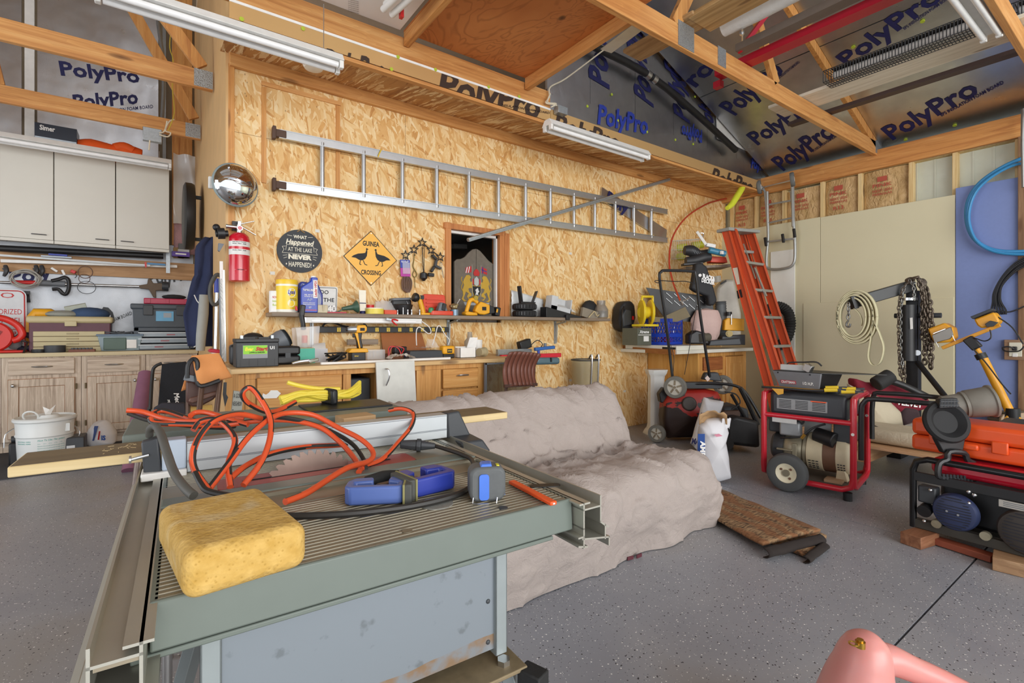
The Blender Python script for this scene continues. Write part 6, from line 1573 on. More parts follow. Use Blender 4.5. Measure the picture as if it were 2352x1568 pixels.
obj('trigger',MB().tube(onk([(1614,545),(1616,536),(1609,535)],5.06),.006,6,sm=3),STEEL,T)
T=th('blue_canister','teal blue spray canister lying in front of the ladder top','canister',pK(1650,580,4.95))
obj('can',MB().cyl(pK(1628,574,4.95),pK(1666,583,4.95),.034,n=18),mt('canister teal','#3a7f9e',.35),T,bv=.006)
obj('can_label',MB().box(pK(1658,580,4.9),(.04,.02,.035)),WHITE,T)
T=th('orange_tool_case','orange red tool case on the corner shelf behind the ladder','case',pK(1650,598,5.1))
obj('case',MB().slab(onk([(1632,602),(1634,588),(1668,590),(1672,603)],5.1),FW*.12),OC,T,bv=.008)
one('corner_shelf_board',MB().slab(onk([(1575,612),(1680,606),(1680,612),(1575,618)],5.15),FW*.3),GRYW,'small wooden shelf board in the corner under boots and case','shelf')
RH=mt('red air hose','#b8442c',.4)
one('red_air_hose',MB().tube([pY(1668,456,W-.08),pY(1650,460,W-.08),pY(1620,470,W-.1),pY(1575,500,W-.12),pY(1545,545,W-.14),pY(1537,600,W-.2),pY(1545,645,W-.35),pY(1556,675,W-.5),pY(1562,690,W-.55)],.010,8,sm=6),RH,'red air hose arching down the strand board from the yellow coil','hose')
T=th('air_blow_gun','chrome air gun on the end of the red hose','air tool',pY(1565,692,W-.55))
obj('gun_body',MB().beam(pY(1562,690,W-.56),pY(1568,700,W-.56),.02,.02),STEEL,T,bv=.003)
obj('gun_lever',MB().beam(pY(1568,692,W-.57),pY(1583,684,W-.57),.014,.01),ALU,T,bv=.002)
T=th('yellow_coil_hose','bright yellow hose end drooping from the fascia corner','hose',pY(1690,450,W-.3))
obj('hose',MB().tube([pY(1706,420,SV+.05),pY(1704,432,SV+.02),pY(1692,452,SV),pY(1680,470,SV),pY(1670,478,SV)],[.03,.036,.036,.034,.024],12,sm=5),mt('acid yellow hose','#dbe23d',.45),T)
# ================================================================= orange stepladder
LO=mt('ladder orange','#c9502a',.45,var=.08)
T=th('orange_stepladder','tall orange fibreglass stepladder folded and leaning in the corner','stepladder',pX(1757,950,5.15))
def lad_rail(top_,bot,u,w_,dep=.03):
 p,q=pX(*top_,u),pX(*bot,u)
 d=(q-p).normalized();q=p+d*((p.z-.0)/-d.z)
 n=Vector((0,d.z,-d.y)).normalized()
 obj('rail',MB().beam(p,q,.012,w_,(1,0,0)).beam(p+n*w_/2,q+n*w_/2,.045,.006,(1,0,0)).beam(p-n*w_/2,q-n*w_/2,.045,.006,(1,0,0)),LO,T,bv=.001)
 obj('foot',MB().box(q+Vector((0,0,.02)),(.05,.09,.05)),BLACK,T)
 return p,q
ra=lad_rail((1668,530),(1771,905),5.10,.075)
rb=lad_rail((1684,528),(1801,895),5.15,.062)
rc=lad_rail((1722,530),(1834,880),5.52,.075)
rd=lad_rail((1705,535),(1806,880),5.50,.05)
TC=mt('ladder cap grey','#9c9d98',.5)
a,b=pX(1660,528,5.06),pX(1731,534,5.56)
obj('top_cap',MB().beam(a+Vector((0,0,.0)),b,.17,.035),TC,T,bv=.006)
k0=[rb[0].lerp(rb[1],t_)for t_ in(.17,.31,.445,.585,.72,.86)]
k1=[rc[0].lerp(rc[1],t_)for t_ in(.17,.31,.445,.585,.72,.86)]
for p,q in zip(k0,k1):
 q=Vector((q.x,p.y,p.z))
 obj('step',MB().beam(p,q,.075,.028),mt('step aluminium','#a9a79f',.45,.5),T,bv=.002)
obj('spreader',MB().beam(pX(1708,560,5.32),pX(1735,640,5.32),.02,.008).beam(pX(1733,615,5.3),pX(1760,680,5.3),.03,.012),ALU,T)
obj('warning_label',MB().slab([pX(x,y,5.09)for x,y in((1681,616),(1694,614),(1700,652),(1686,655))],(-.002,0,0)),mt('label cream','#dcd6c4',.6),T)
obj('caution_label',MB().slab([pX(x,y,5.09)for x,y in((1692,668),(1702,664),(1706,682),(1695,686))],(-.002,0,0)),INK,T)
obj('paint_tray',MB().beam(pX(1690,578,5.2),pX(1722,580,5.5),.10,.03),TC,T,bv=.003)
T=th('black_corrugated_hose','fat black corrugated hose looping behind the stepladder','hose',pX(1790,800,5.9))
pts=smooth_path([pX(1762,712,5.95),pX(1785,703,5.95),pX(1808,715,5.95),pX(1815,745,5.95),pX(1806,778,5.95),pX(1785,795,5.95),pX(1765,790,5.95)],12)
obj('hose',MB().tube(pts,[.062 if i%2 else.052 for i in range(len(pts))],12),RUB,T,ang=60)
one('glass_sheet',MB().slab([pX(x,y,5.98)for x,y in((1764,975),(1770,722),(1818,712),(1803,972))],(.006,0,0)),mt('dusty glass sheet','#a59683',.1,alpha=.45),'dusty glass sheet leaning on the wall behind the black hose','glass')
HTM=mt('hand truck silver','#a9aba8',.42,.6)
T=th('hand_truck','folding silver hand truck hung upside down on the right wall','hand truck',pX(1795,600,5.98))
hu=RW-.10
fh=lambda x,y,o=0.:pX(x,y,hu-o)
obj('frame_tube',MB().tube([fh(1762,440),fh(1763,500),fh(1764,545),fh(1760,600),fh(1766,617),fh(1800,617),fh(1822,606),fh(1826,570),fh(1822,500),fh(1818,440)],.017,10,sm=5),HTM,T)
obj('side_rail',MB().tube([fh(1749,428),fh(1757,440),fh(1764,520)],.015,8).tube([fh(1820,415),fh(1822,520)],.020,8),HTM,T)
for y0,y1 in((470,460),(512,500)):obj('cross_bar',MB().tube([fh(1764,y0),fh(1820,y1)],.011,8),HTM,T)
obj('toe_bar',MB().beam(fh(1764,555),fh(1824,548),.035,.02),HTM,T,bv=.002)
obj('axle',MB().tube([fh(1745,432,.02),fh(1820,414,.02)],.008,8),STEEL,T)
for x,y in((1744,430),(1820,412)):
 wm=Matrix.Translation(fh(x,y,.03))@basis((.35,-.94,.1)).to_4x4()
 wl=obj('wheel',MB().lathe([(.045,-.02),(.075,-.022),(.082,-.012),(.082,.012),(.075,.022),(.045,.02),(.045,-.02)],26,wm),mt('grey tyre','#6c6d6a',.8,bump=.4),T)
 obj('wheel_hub',MB().lathe([(1e-5,.021),(.02,.023),(.046,.016),(.046,-.016),(1e-5,-.016)],20,wm),WHITE,wl)
for x,y in((1757,555),(1797,547),(1823,535)):obj('latch',MB().beam(fh(x,y-10,.03),fh(x+3,y+10,.03),.025,.03),BLACK,T,bv=.006)
# ================================================================= blue hose, cable bundle, outlet at the right edge
one('blue_hose',MB().tube([pX(x,y,RW-.05)for x,y in((2400,350),(2352,362),(2300,385),(2250,420),(2224,460),(2220,505),(2235,545),(2270,570),(2320,578),(2400,574))],.016,10,sm=6),mt('hose sky blue','#3d8fc4',.35),'sky blue hose looped large on the wall at the right edge','hose')
one('blue_hose',MB().tube([pX(x,y,RW-.085)for x,y in((2400,372),(2340,376),(2290,398),(2248,432),(2229,470),(2226,512),(2243,553),(2282,577),(2340,584),(2400,580))],.012,8,sm=6),MATS['hose sky blue'],'inner turn of sky blue hose just inside the big loop','hose')
T=th('cable_bundle','bundle of black cables hanging down the blue wallboard','cable',pX(2290,700,RW-.06))
for i in range(6):
 d=i*4
 obj('cable',MB().tube([pX(x,y,RW-.06-.012*(i%3))for x,y in((2360,588+d),(2330,605+d),(2302,635+d),(2283+d*.7,670+d*.5),(2280+d,695),(2278+d*1.6,712),(2290+d,722))],.007,6,sm=5),BLACK,T)
one('black_cable',MB().tube([pX(x,y,RW-.08)for x,y in((2295,712),(2320,716),(2360,700))],.006,6,sm=5),BLACK,'black cable running right from the hanging bundle','cable')
T=th('wall_outlet','white outlet on a wooden block with a black plug in it','outlet',pX(2335,803,RW-.03))
oc=pX(2333,803,RW-.012)
obj('wood_backing',MB().bb((RW-.045,pX(2375,800,RW).y,pX(2333,826,RW).z),(RW-.013,pX(2309,800,RW).y,pX(2333,780,RW).z)),wood('backing block','#7a5b40','#94745a','#a88a70',1),T,bv=.002)
obj('cover_plate',MB().bb((RW-.052,pX(2350,800,RW).y,pX(2333,818,RW).z),(RW-.044,pX(2320,800,RW).y,pX(2333,786,RW).z)),mt('outlet cream','#dedac6',.4),T,bv=.003)
oy,oz=pX(2334,800,RW).y,pX(2334,803,RW).z
obj('plug',MB().box((RW-.066,oy,oz+.012),(.03,.03,.035)),BLACK,T,bv=.005)
obj('receptacle',MB().box((RW-.053,oy,oz-.045),(.004,.032,.03)),WHITE,T,bv=.002)
obj('plug_cord',MB().tube([(RW-.08,oy,oz+.01),pX(2318,796,RW-.09),pX(2303,798,RW-.09),pX(2310,806,RW-.1),pX(2340,806,RW-.1),pX(2352,795,RW-.1)],.006,6,sm=5),BLACK,T)
# ================================================================= yellow work light on its stand
WY=mt('work light yellow','#e3a021',.4)
T=th('work_light','yellow twin halogen work light on a leaning tripod pole','work light',pX(2320,960,5.3))
wu=5.45
f=lambda x,y,u=wu:pX(x,y,u)
obj('cross_bar',MB().beam(f(2164,799),f(2297,746),.028,.028),WY,T,bv=.003)
obj('pole',MB().tube([f(2230,778),f(2260,830)],.021,12).tube([f(2258,822),f(2326,958)],.030,14),WY,T)
obj('clamp',MB().beam(f(2222,776,wu-.03),f(2246,800,wu-.03),.06,.07),BLACK,T,bv=.008)
obj('collar',MB().cyl(f(2250,812),f(2257,824),.038,n=16),BLACK,T)
for cx,cy,s,lb in((2168,768,1,'left'),(2262,728,-1,'right')):
 if s>0:o=[(2130,755),(2168,741),(2188,752),(2192,775),(2180,786),(2146,788),(2140,778)]
 else:o=[(2236,733),(2282,716),(2296,736),(2290,745),(2254,754),(2244,747)]
 h=obj('lamp_housing',MB().slab([f(x,y,wu-.08)for x,y in o],(.14,0,0)),WY,T,bv=.012)
 if s>0:
  obj('lamp_face',MB().slab([f(x,y,wu-.095)for x,y in((2140,770),(2184,750),(2190,770),(2182,778),(2146,788))],(.015,0,0)),mt('lamp glass brown','#6d6353',.15),h,bv=.004)
  obj('rim_bar',MB().beam(f(2144,766,wu-.1),f(2172,755,wu-.1),.012,.006),STEEL,h)
  obj('wire_guard',MB().tube([f(2150,785,wu-.1),f(2157,797,wu-.1)],.003,5).tube([f(2188,770,wu-.1),f(2194,783,wu-.1)],.003,5),STEEL,h)
 else:
  obj('lamp_glass',MB().slab([f(x,y,wu-.09)for x,y in((2228,727),(2276,708),(2282,712),(2234,733))],(.12,0,0)),DGREY,h,bv=.004)
  obj('switch_box',MB().slab([f(x,y,wu-.1)for x,y in((2262,744),(2274,736),(2292,740),(2280,750),(2266,751))],(.03,0,0)),DGREY,h,bv=.003)
obj('lamp_cable',MB().tube([f(2274,757,wu-.05),f(2276,775,wu-.06),f(2262,783,wu-.06),f(2244,778,wu-.06),f(2230,775,wu-.05)],.005,6,sm=5).tube([f(2292,728,wu-.05),f(2325,752,wu-.06),f(2350,790,wu-.06)],.005,6,sm=4).tube([f(2234,800,wu-.07),f(2262,830,wu-.07),f(2300,880,wu-.07),f(2322,905,wu-.07)],.005,6,sm=4),BLACK,T)
pb=f(2326,958)
for dx,dy in((-.28,.2),(.25,.1),(-.1,-.3)):
 obj('tripod_leg',MB().tube([pb+Vector((0,0,.05)),Vector((pb.x+dx,pb.y+dy,.012))],.012,8),WY,T)
obj('leg_hub',MB().cyl(pb+Vector((0,0,-.06)),pb+Vector((0,0,.07)),.045,n=14),BLACK,T)
# ================================================================= hitch crane with tow strap and chains
CRM_=mt('crane black steel','#2a2a2b',.5,.4,var=.25)
T=th('hitch_crane','black steel hitch crane with jack, arm pointing into the room','crane',pX(2098,900,5.5))
ku=5.5
f=lambda x,y,u=ku:pX(x,y,u)
a,b=f(2098,668),f(2100,1010)
obj('post',MB().bb((ku-.04,a.y-.045,0.02),(ku+.05,a.y+.045,a.z)),CRM_,T,bv=.004)
tip=f(1958,695,ku-.35)
arm0=f(2098,655)
obj('arm',MB().beam(arm0,tip,.07,.10),mt('arm grey black','#3f4040',.45,.4),T,bv=.006)
obj('arm_socket',MB().beam(tip+(tip-arm0).normalized()*-.02,tip+(tip-arm0).normalized()*.015,.085,.115),BLACK,T)
obj('jack_tube',MB().cyl(f(2087,700,ku-.1),f(2087,828,ku-.1),.055,n=20),BLACK,T)
obj('jack_band',MB().cyl(f(2087,690,ku-.1),f(2087,684,ku-.1),.06,n=20),STEEL,T)
obj('jack_label',MB().slab([f(x,y,ku-.17)for x,y in((2090,730),(2096,729),(2097,755),(2091,756))],(-.002,0,0)),WHITE,T)
obj('cross_pin',MB().cyl(f(2055,725,ku-.02),f(2162,724,ku-.02),.022,n=12),DGREY,T)
obj('brace',MB().tube([f(2108,832,ku-.05),f(2172,912,ku-.3)],.022,10),CRM_,T)
obj('bolt',MB().cyl(f(2107,810,ku-.08),f(2107,810,ku-.1),.024,n=14),STEEL,T)
obj('base_beam',MB().bb((ku-.5,a.y-.05,.0),(ku+.1,a.y+.05,.08)),CRM_,T,bv=.004)
STR=mt('tow strap cream','#cdc6a2',.75,var=.08)
T=th('tow_strap','long cream tow strap coiled over the crane arm end','strap',f(1960,760,ku-.35))
su=ku-.36
def band(pts,w_=.05,t_=.004):
 p=smooth_path([f(x,y,su)for x,y in pts],6)
 vs=[];fs=[]
 for q in p:vs+=[q+Vector((-w_/2,0,0)),q+Vector((w_/2,0,0))]
 return MB().add(vs,[(2*i,2*i+1,2*i+3,2*i+2)for i in range(len(p)-1)])
for k,(rx,ry)in enumerate(((30,44),(36,50),(41,56),(46,61))):
 o=[(1960+rx*cos(2*pi*i/20)+3*k,728+ry*sin(2*pi*i/20)+0*k)for i in range(21)]
 obj('strap_turn',band(o),STR,T,solid=.013)
obj('strap_tail',band([(2005,705),(2010,740),(2022,770),(2030,800),(2022,832),(2005,838),(1995,820),(2000,780),(2008,735)]),STR,T,solid=.006)
obj('strap_end',band([(1962,708),(1975,722),(1980,738),(1978,748)],.03),STR,T,solid=.006)
CHM=mt('rusty chain','#6a5f54',.45,.7,var=.4,vs=60)
CHB=mt('grey chain','#8d8d8a',.4,.8,var=.2)
_lk={}
def link_mesh(L_,r_,m):
 if(L_,r_,m.name)not in _lk:
  b=MB();n_=12
  b.tube([Vector((r_*3.0*cos(2*pi*i/n_)*.62,0,(L_/2)*sin(2*pi*i/n_)))for i in range(n_)],r_,5,True)
  me=bpy.data.meshes.new('chain_link');me.from_pydata([tuple(v)for v in b.v],[],b.f);me.materials.append(m);me.shade_smooth()
  _lk[(L_,r_,m.name)]=me
 return _lk[(L_,r_,m.name)]
def chain(pts,L_,r_,m,par):
 """real links strung along a path, every second one turned"""
 pts=smooth_path(pts,10)
 me=link_mesh(L_,r_,m)
 step=L_*.72;acc=0;i=0
 for p,q in zip(pts,pts[1:]):
  seg=(q-p).length
  while acc<seg:
   c=p+(q-p)*(acc/max(seg,1e-6))
   d=(q-p).normalized()
   mm_=basis(d,(sin(i*.3),cos(i*.3),0)if abs(d.z)>.5 else None)@Euler((0,0,R(90*(i%2)+20))).to_matrix()
   o=bpy.data.objects.new('chain_link',me);COL.objects.link(o)
   o.parent=par
   if par.name in WORLD:o.matrix_parent_inverse=WORLD[par.name]
   o.matrix_basis=Matrix.Translation(c)@mm_.to_4x4()
   acc+=step;i+=1
  acc-=seg
T=th('chain_hook','short chain and hook hanging from the crane arm end','chain',f(1947,740,su))
chain([f(1949,700,su-.02),f(1949,722,su-.02),f(1947,736,su-.02)],.05,.006,CHB,T)
obj('hook',MB().tube([f(1949,735,su-.02),f(1944,743,su-.02),f(1945,749,su-.02),f(1951,750,su-.02),f(1953,743,su-.02)],.009,8,sm=4),CHB,T)
for i,(x,yb,r_,m)in enumerate(((2124,840,.008,CHM),(2132,800,.008,CHM),(2118,780,.007,CHM),(2138,842,.009,CHM),(2128,760,.007,CHM))):
 T=th('heavy_chain','rusty heavy chain slung over the crane post top','chain',f(x,yb,ku-.06),group='rusty chains over the crane post')
 chain([f(2092-i,646-i,ku-.1+.03*i),f(2105,638,ku-.1+.03*i),f(2114+i*3,655,ku-.1+.03*i),f(x,720,ku-.08),f(x,yb,ku-.06)],.055,r_,m,T)
for x,yb in((2064,860),(2070,850)):
 T=th('light_chain','thin grey chain hanging down before the crane post' if x>2066 else 'thin rusty chain hanging leftmost before the crane post','chain',f(x,yb,ku-.14))
 chain([f(2096,650,ku-.12),f(2080,655,ku-.14),f(x+2,690,ku-.14),f(x,760,ku-.14),f(x+3,yb,ku-.14)],.045,.005,CHB if x>2066 else CHM,T)
T=th('short_chain','short grey chain end lying over the jack top','chain',f(2100,690,ku-.18))
chain([f(2090,645,ku-.13),f(2098,660,ku-.16),f(2100,690,ku-.18)],.04,.005,CHB,T)
T=th('rusty_chain_end','rusty heavy chain end hanging low left of the crane post','chain',f(2074,885,ku-.12))
chain([f(2072,830,ku-.12),f(2076,850,ku-.12),f(2074,885,ku-.12)],.06,.008,CHM,T)
# ================================================================= pedestal, mower, bags
T,w_,h_=item('sink_pedestal','white ceramic sink pedestal standing by the mower','pedestal',1484,1530,848,3.25,0.,rz=-30)
CER=mt('white ceramic','#e6e6e2',.18,var=.02)
k=h_
secs=[(0,.5),(.015,.5),(.06,.44),(.10,.36),(.16,.33),(.85,.31),(.90,.33),(.94,.40),(1,.44)]
vs=[];n_=8
for z,r_ in secs:
 q=r_*w_*1.0
 vs+=[(x*q*1.15,y*q,z*k)for x,y in((-1,-.6),(-.6,-1),(.6,-1),(1,-.6),(1,.6),(.6,1),(-.6,1),(-1,.6))]
obj('column',MB().add(vs,[(i*8+j,i*8+(j+1)%8,(i+1)*8+(j+1)%8,(i+1)*8+j)for i in range(len(secs)-1)for j in range(8)]+[tuple((len(secs)-1)*8+j for j in range(8))]),CER,T,bv=.004)
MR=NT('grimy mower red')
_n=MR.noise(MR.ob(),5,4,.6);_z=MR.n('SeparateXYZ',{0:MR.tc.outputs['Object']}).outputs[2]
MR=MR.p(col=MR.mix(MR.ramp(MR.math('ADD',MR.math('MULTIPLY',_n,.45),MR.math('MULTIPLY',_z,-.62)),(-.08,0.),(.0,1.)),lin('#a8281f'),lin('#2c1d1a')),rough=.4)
mt_=4.75
T=th('lawn_mower','red push lawn mower tipped up on its end beside the pedestal','lawn mower',pD(1585,1008,mt_))
fm=lambda x,y,t=mt_:pD(x,y,t)
dk_=[(1524,960),(1527,925),(1540,905),(1570,895),(1620,893),(1650,900),(1662,925),(1660,975),(1652,1003),(1535,1006),(1527,990)]
ctr=fm(1592,950)
def deck(u,v):
 a_=u*len(dk_);i=int(a_)%len(dk_);fr_=a_-int(a_)
 p=Vector(dk_[i]).lerp(Vector(dk_[(i+1)%len(dk_)]),fr_)
 e=fm(p.x,p.y)
 if v<.4:return e+FW*(.16*(1-v/.4))
 k_=(v-.4)/.6
 return e.lerp(ctr,k_*.999)-FW*(.10*sin(k_*pi/2))
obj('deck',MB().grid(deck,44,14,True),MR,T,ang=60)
obj('engine_cap',MB().cyl(fm(1583,927,mt_-.08),fm(1583,927,mt_-.12),.07,.06,20),mt('engine soot','#4a4441',.6),T,bv=.008)
obj('rear_bar',MB().beam(fm(1565,884),fm(1655,884),.10,.06),DGREY,T,bv=.006)
WHT=mt('mower hub','#cdc9bd',.5)
for x,y,r_,t_ in((1551,889,.105,4.68),(1509,995,.082,4.70),(1660,883,.095,4.95)):
 wm=Matrix.Translation(fm(x,y,t_))@basis(-FW*.8-RT*.55).to_4x4()
 wl=obj('wheel',MB().lathe([(r_*.7,-.028),(r_*.95,-.028),(r_,-.018),(r_,.018),(r_*.95,.028),(r_*.7,.028),(r_*.7,-.028)],28,wm),mt('mower tyre','#77756e',.8,bump=.3),T)
 obj('hub',MB().lathe([(1e-5,.02),(r_*.7,.012),(r_*.7,-.012),(1e-5,-.012)],24,wm),WHT,wl)
 sp=MB(wm)
 for i in range(5):sp.beam((cos(2*pi*i/5)*r_*.2,sin(2*pi*i/5)*r_*.2,.021),(cos(2*pi*i/5)*r_*.62,sin(2*pi*i/5)*r_*.62,.014),r_*.16,.004,(sin(2*pi*i/5),-cos(2*pi*i/5),0))
 sp.cyl((0,0,.018),(0,0,.03),r_*.12,n=10)
 obj('hub_spoke',sp,mt('hub shade brown','#8a7d68',.6),wl)
obj('handle',MB().tube([fm(1545,868,4.78),fm(1538,810,4.78),fm(1528,730,4.7),fm(1515,640,4.62),fm(1519,624,4.62),fm(1530,621,4.62),fm(1588,623,4.62),fm(1598,634,4.62),fm(1608,720,4.7),fm(1620,800,4.78),fm(1630,865,4.85)],.0135,8,sm=4),BLACK,T)
obj('control_bail',MB().tube([fm(1516,650,4.6),fm(1506,648,4.58),fm(1508,644,4.58),fm(1550,646,4.58),fm(1575,646,4.58),fm(1598,652,4.6)],.004,6,sm=4),BLACK,T)
obj('lower_handle',MB().tube([fm(1585,882,4.72),fm(1640,880,4.68),fm(1690,886,4.62),(fm(1715,905,4.58)),fm(1748,960,4.5)],.014,8,sm=4),BLACK,T)
obj('control_cable',MB().tube([fm(1600,700,4.7),fm(1585,790,4.72),fm(1572,860,4.72)],.003,5,sm=4).tube([fm(1540,790,4.75),fm(1548,820,4.72),fm(1545,865,4.74)],.003,5,sm=4),BLACK,T)
obj('warning_diamond',MB().slab([fm(x,y,4.8)for x,y in((1625,862),(1631,870),(1625,876),(1619,868))],FW*-.002),mt('sticker pinkish','#d9c2b8',.6),T)
obj('gearbox',MB().slab([fm(x,y,4.85)for x,y in((1615,872),(1622,856),(1650,855),(1660,876))],FW*.08),DGREY,T,bv=.01)
obj('chute',MB().slab([fm(x,y,4.8)for x,y in((1514,905),(1525,890),(1545,895),(1530,925),(1518,925))],FW*.1),BLACK,T,bv=.01)
BAGW=mt('paper sack white','#dcdce0',.5,var=.05,vs=8,bump=.35,bs=18)
def sack(name,label,ol,t_,thick,topcol=None):
 """filled sack: outline in the photo plane inflated to a rounded body"""
 o_=th(name,label,'bag',pD(sum(p[0]for p in ol)/len(ol),max(p[1]for p in ol),t_))
 cx_=sum(p[0]for p in ol)/len(ol);cy_=sum(p[1]for p in ol)/len(ol)
 n_=len(ol)
 def g(u,v):
  a_=u*n_;i=int(a_)%n_;p=Vector(ol[i]).lerp(Vector(ol[(i+1)%n_]),a_-int(a_))
  e=pD(p.x,p.y,t_);c_=pD(cx_,cy_,t_)
  s_=1 if v>.5 else-1
  k_=abs(v-.5)*2
  q_=e.lerp(c_,k_*.999)
  return q_-FW*s_*thick*(sin(k_*pi/2)**.5)*.5+Vector((0,0,1))*.006*noise.noise(q_*16)-FW*.012*noise.noise(q_*11)*(k_>.05)
 obj('sack_body',MB().grid(g,n_*6,16,True),BAGW,o_,ang=80)
 return o_
T=sack('mortar_sack','tall folded white mortar sack leaning on the mower, behind the open sack',[(1585,1018),(1590,1005),(1606,950),(1616,912),(1640,918),(1663,922),(1655,945),(1650,1000),(1640,1028),(1600,1032)],4.36,.15)
txt('MAPEI',quadf(pD(1608,958,4.27),pD(1640,956,4.27),pD(1610,948,4.27)),NAVYINK,T,.05)
txt('MA',quadf(pD(1588,1018,4.27),pD(1606,1020,4.27),pD(1590,1006,4.27)),NAVYINK,T,.05)
T=sack('open_sack','open white and blue sack standing on the floor with torn paper top',[(1598,1110),(1600,1060),(1602,1010),(1606,975),(1620,962),(1660,958),(1672,985),(1664,1010),(1672,1050),(1677,1100),(1645,1108)],3.47,.20)
BBL=mt('sack blue','#2d55a0',.5)
bl_=[(1600,1100),(1602,1060),(1605,1015),(1616,1000),(1620,1030),(1621,1060),(1612,1110)]
obj('blue_side',MB().grid(lambda u,v:(lambda a_,b_:pD(a_+(b_-a_)*u,996+112*v,3.47-.085-.016*sin(pi*v)-.02*u))(1603-3*v,1619-6*max(0,v-.6)),5,14),BBL,T)
txt('AMERICAN',quadf(pD(1609,1012,3.33),pD(1607,1098,3.33),pD(1620,1013,3.33),.002),WINK,T,.04)
obj('torn_top',MB().grid(lambda u,v:pD(1606+64*u,975-10*sin(pi*u)-22*v+8*noise.noise((u*5,v*3,2)),3.40+.14*sin(pi*u)*(1-v)),16,6),mt('torn sack paper','#b08d64',.7,var=.25),T,solid=.003)
obj('torn_flap',MB().grid(lambda u,v:pD(1655+20*u+4*v,985-24*v+6*noise.noise((u*4,v*4,6)),3.42),8,6),BAGW,T,solid=.003)
obj('pink_mark',MB().slab(onp([(1640,998),(1652,996),(1660,1001),(1646,1003)],3.345),FW*.004),mt('sack pink','#d3859c',.5),T)
T=th('black_mower_bagger','second black push mower with folded handle in the dark corner','lawn mower',pD(1700,1030,4.3))
obj('deck',MB().slab(onp([(1668,1015),(1672,965),(1690,955),(1745,968),(1748,1030),(1680,1022)],4.25),FW*.3),BLACK,T,bv=.03)
obj('engine',MB().slab(onp([(1655,960),(1662,935),(1690,930),(1720,940),(1722,965)],4.4),FW*.2),DGREY,T,bv=.02)
obj('brown_box',MB().slab(onp([(1660,960),(1662,945),(1700,943),(1700,962)],4.35),FW*.1),mt('dull brown plastic','#5a4236',.6),T)
obj('handle',MB().tube(onp([(1700,890),(1720,930),(1740,975)],4.3),.02,8).tube(onp([(1680,905),(1712,960),(1730,985)],4.35),.014,8),BLACK,T)
obj('cord_loop',MB().tube(onp([(1665,900),(1690,905),(1700,925),(1680,940)],4.3),.006,6,sm=4),BLACK,T)
obj('axle',MB().cyl(pD(1668,1018,4.25),pD(1668,1018,4.6),.06,n=18),RUB,T)
# ================================================================= red framed generator
GRED=mt('generator red','#c01f30',.3,var=.05,coat=.3)
gP2=Vector((3.53,1.242,0))
gx,gy=Vector((.17,-.985,0)),Vector((.985,.17,0))
gW,gD,gH=.52,.47,.64
GM=frame(gP2-gx*gW,gx,gy)
T=th('red_generator','red tube framed portable generator on wheels carrying a grey opener unit','generator',world=False,m=GM)
fz=.075
def hoop(y):
 r_=.05
 return[(0,y,.10),(0,y,gH-r_),(.012,y,gH-.012),(r_,y,gH),(gW-r_,y,gH),(gW-.012,y,gH-.012),(gW,y,gH-r_),(gW,y,fz+.07),(gW-.012,y,fz+.015),(gW-.06,y,fz),(.06,y,fz),(.01,y,fz+.02)]
for x in(0,gW):
 r_=.06
 obj('end_hoop',MB().tube([(x,0,fz+r_),(x,.005,fz+.02),(x,r_,fz),(x,gD-r_,fz),(x,gD-.005,fz+.02),(x,gD,fz+r_),(x,gD,gH-r_),(x,gD-.008,gH-.012),(x,gD-r_,gH),(x,r_,gH),(x,.008,gH-.012),(x,0,gH-r_)],.019,12,True),GRED,T)
for y in(0,gD):
 obj('long_bar',MB().tube([(0,y,gH-.155),(gW,y,gH-.155)],.017,10),GRED,T)
 obj('base_bar',MB().tube([(.10,y,fz-.012),(gW-.06,y,fz-.012),(gW-.012,y,fz+.01),(gW,y,fz+.06)],.019,10),GRED,T)
for x,y,z in((gW-.0,-.019,.42),(gW,gD-.019,.48)):obj('frame_bolt',MB().cyl((x,y,z),(x,y-.006,z),.009,n=12),WHITE,T)
TANK=mt('tank dark grey','#33353a',.4,var=.12)
obj('fuel_tank',MB().box((gW/2-.005,gD/2,gH-.075),(gW-.06,gD-.07,.17)),TANK,T,bv=.03,seg=3)
obj('warning_decal',MB().box((gW*.43,.032,gH-.075),(.30,.004,.072)),mt('decal grey','#8f9193',.5),T)
dl=MB()
for i in range(3):
 for j in range(6):dl.box((gW*.43-.098+i*.1,.0292,gH-.05-j*.01),(.075,.001,.004))
obj('decal_line',dl,INK,T)['kind']='stuff'
obj('decal_orange',MB().box((gW*.43+.1,.0293,gH-.043),(.09,.001,.007)),ORG,T)
obj('fuel_cap',MB().cyl((gW*.72,gD*.4,gH+.0),(gW*.72,gD*.4,gH+.035),.04,n=20),BLACK,T,bv=.004)
ENA=mt('oily aluminium','#a39c86',.45,.5,var=.3,vs=25)
ENC=mt('cream alternator paint','#cfc3a4',.5,var=.2,vs=14)
BRB=mt('brown stator band','#6e4f3b',.6,var=.25)
ac=.22;az=.235
gmx=lambda x0:TR(x0,ac,az,ry=90)
obj('engine_case',MB(gmx(.08)).lathe([(.02,0),(.09,.005),(.105,.03),(.105,.11),(.095,.125),(.115,.13),(.115,.15)],20),ENA,T)
obj('case_flange',MB().box((.16,ac,az-.04),(.03,.22,.18)).box((.10,ac-.02,az),(.10,.20,.012)),ENA,T,bv=.003)
obj('alternator_front',MB(gmx(.225)).lathe([(.10,0),(.125,.01),(.128,.10),(.12,.105),(1e-5,.105)],28),ENC,T)
obj('stator_band',MB(gmx(.33)).lathe([(.124,0),(.124,.075)],28),BRB,T)
obj('alternator_end',MB(gmx(.405)).lathe([(.128,0),(.128,.05),(.11,.075),(.06,.09),(1e-5,.09)],28),ENC,T)
vt=MB()
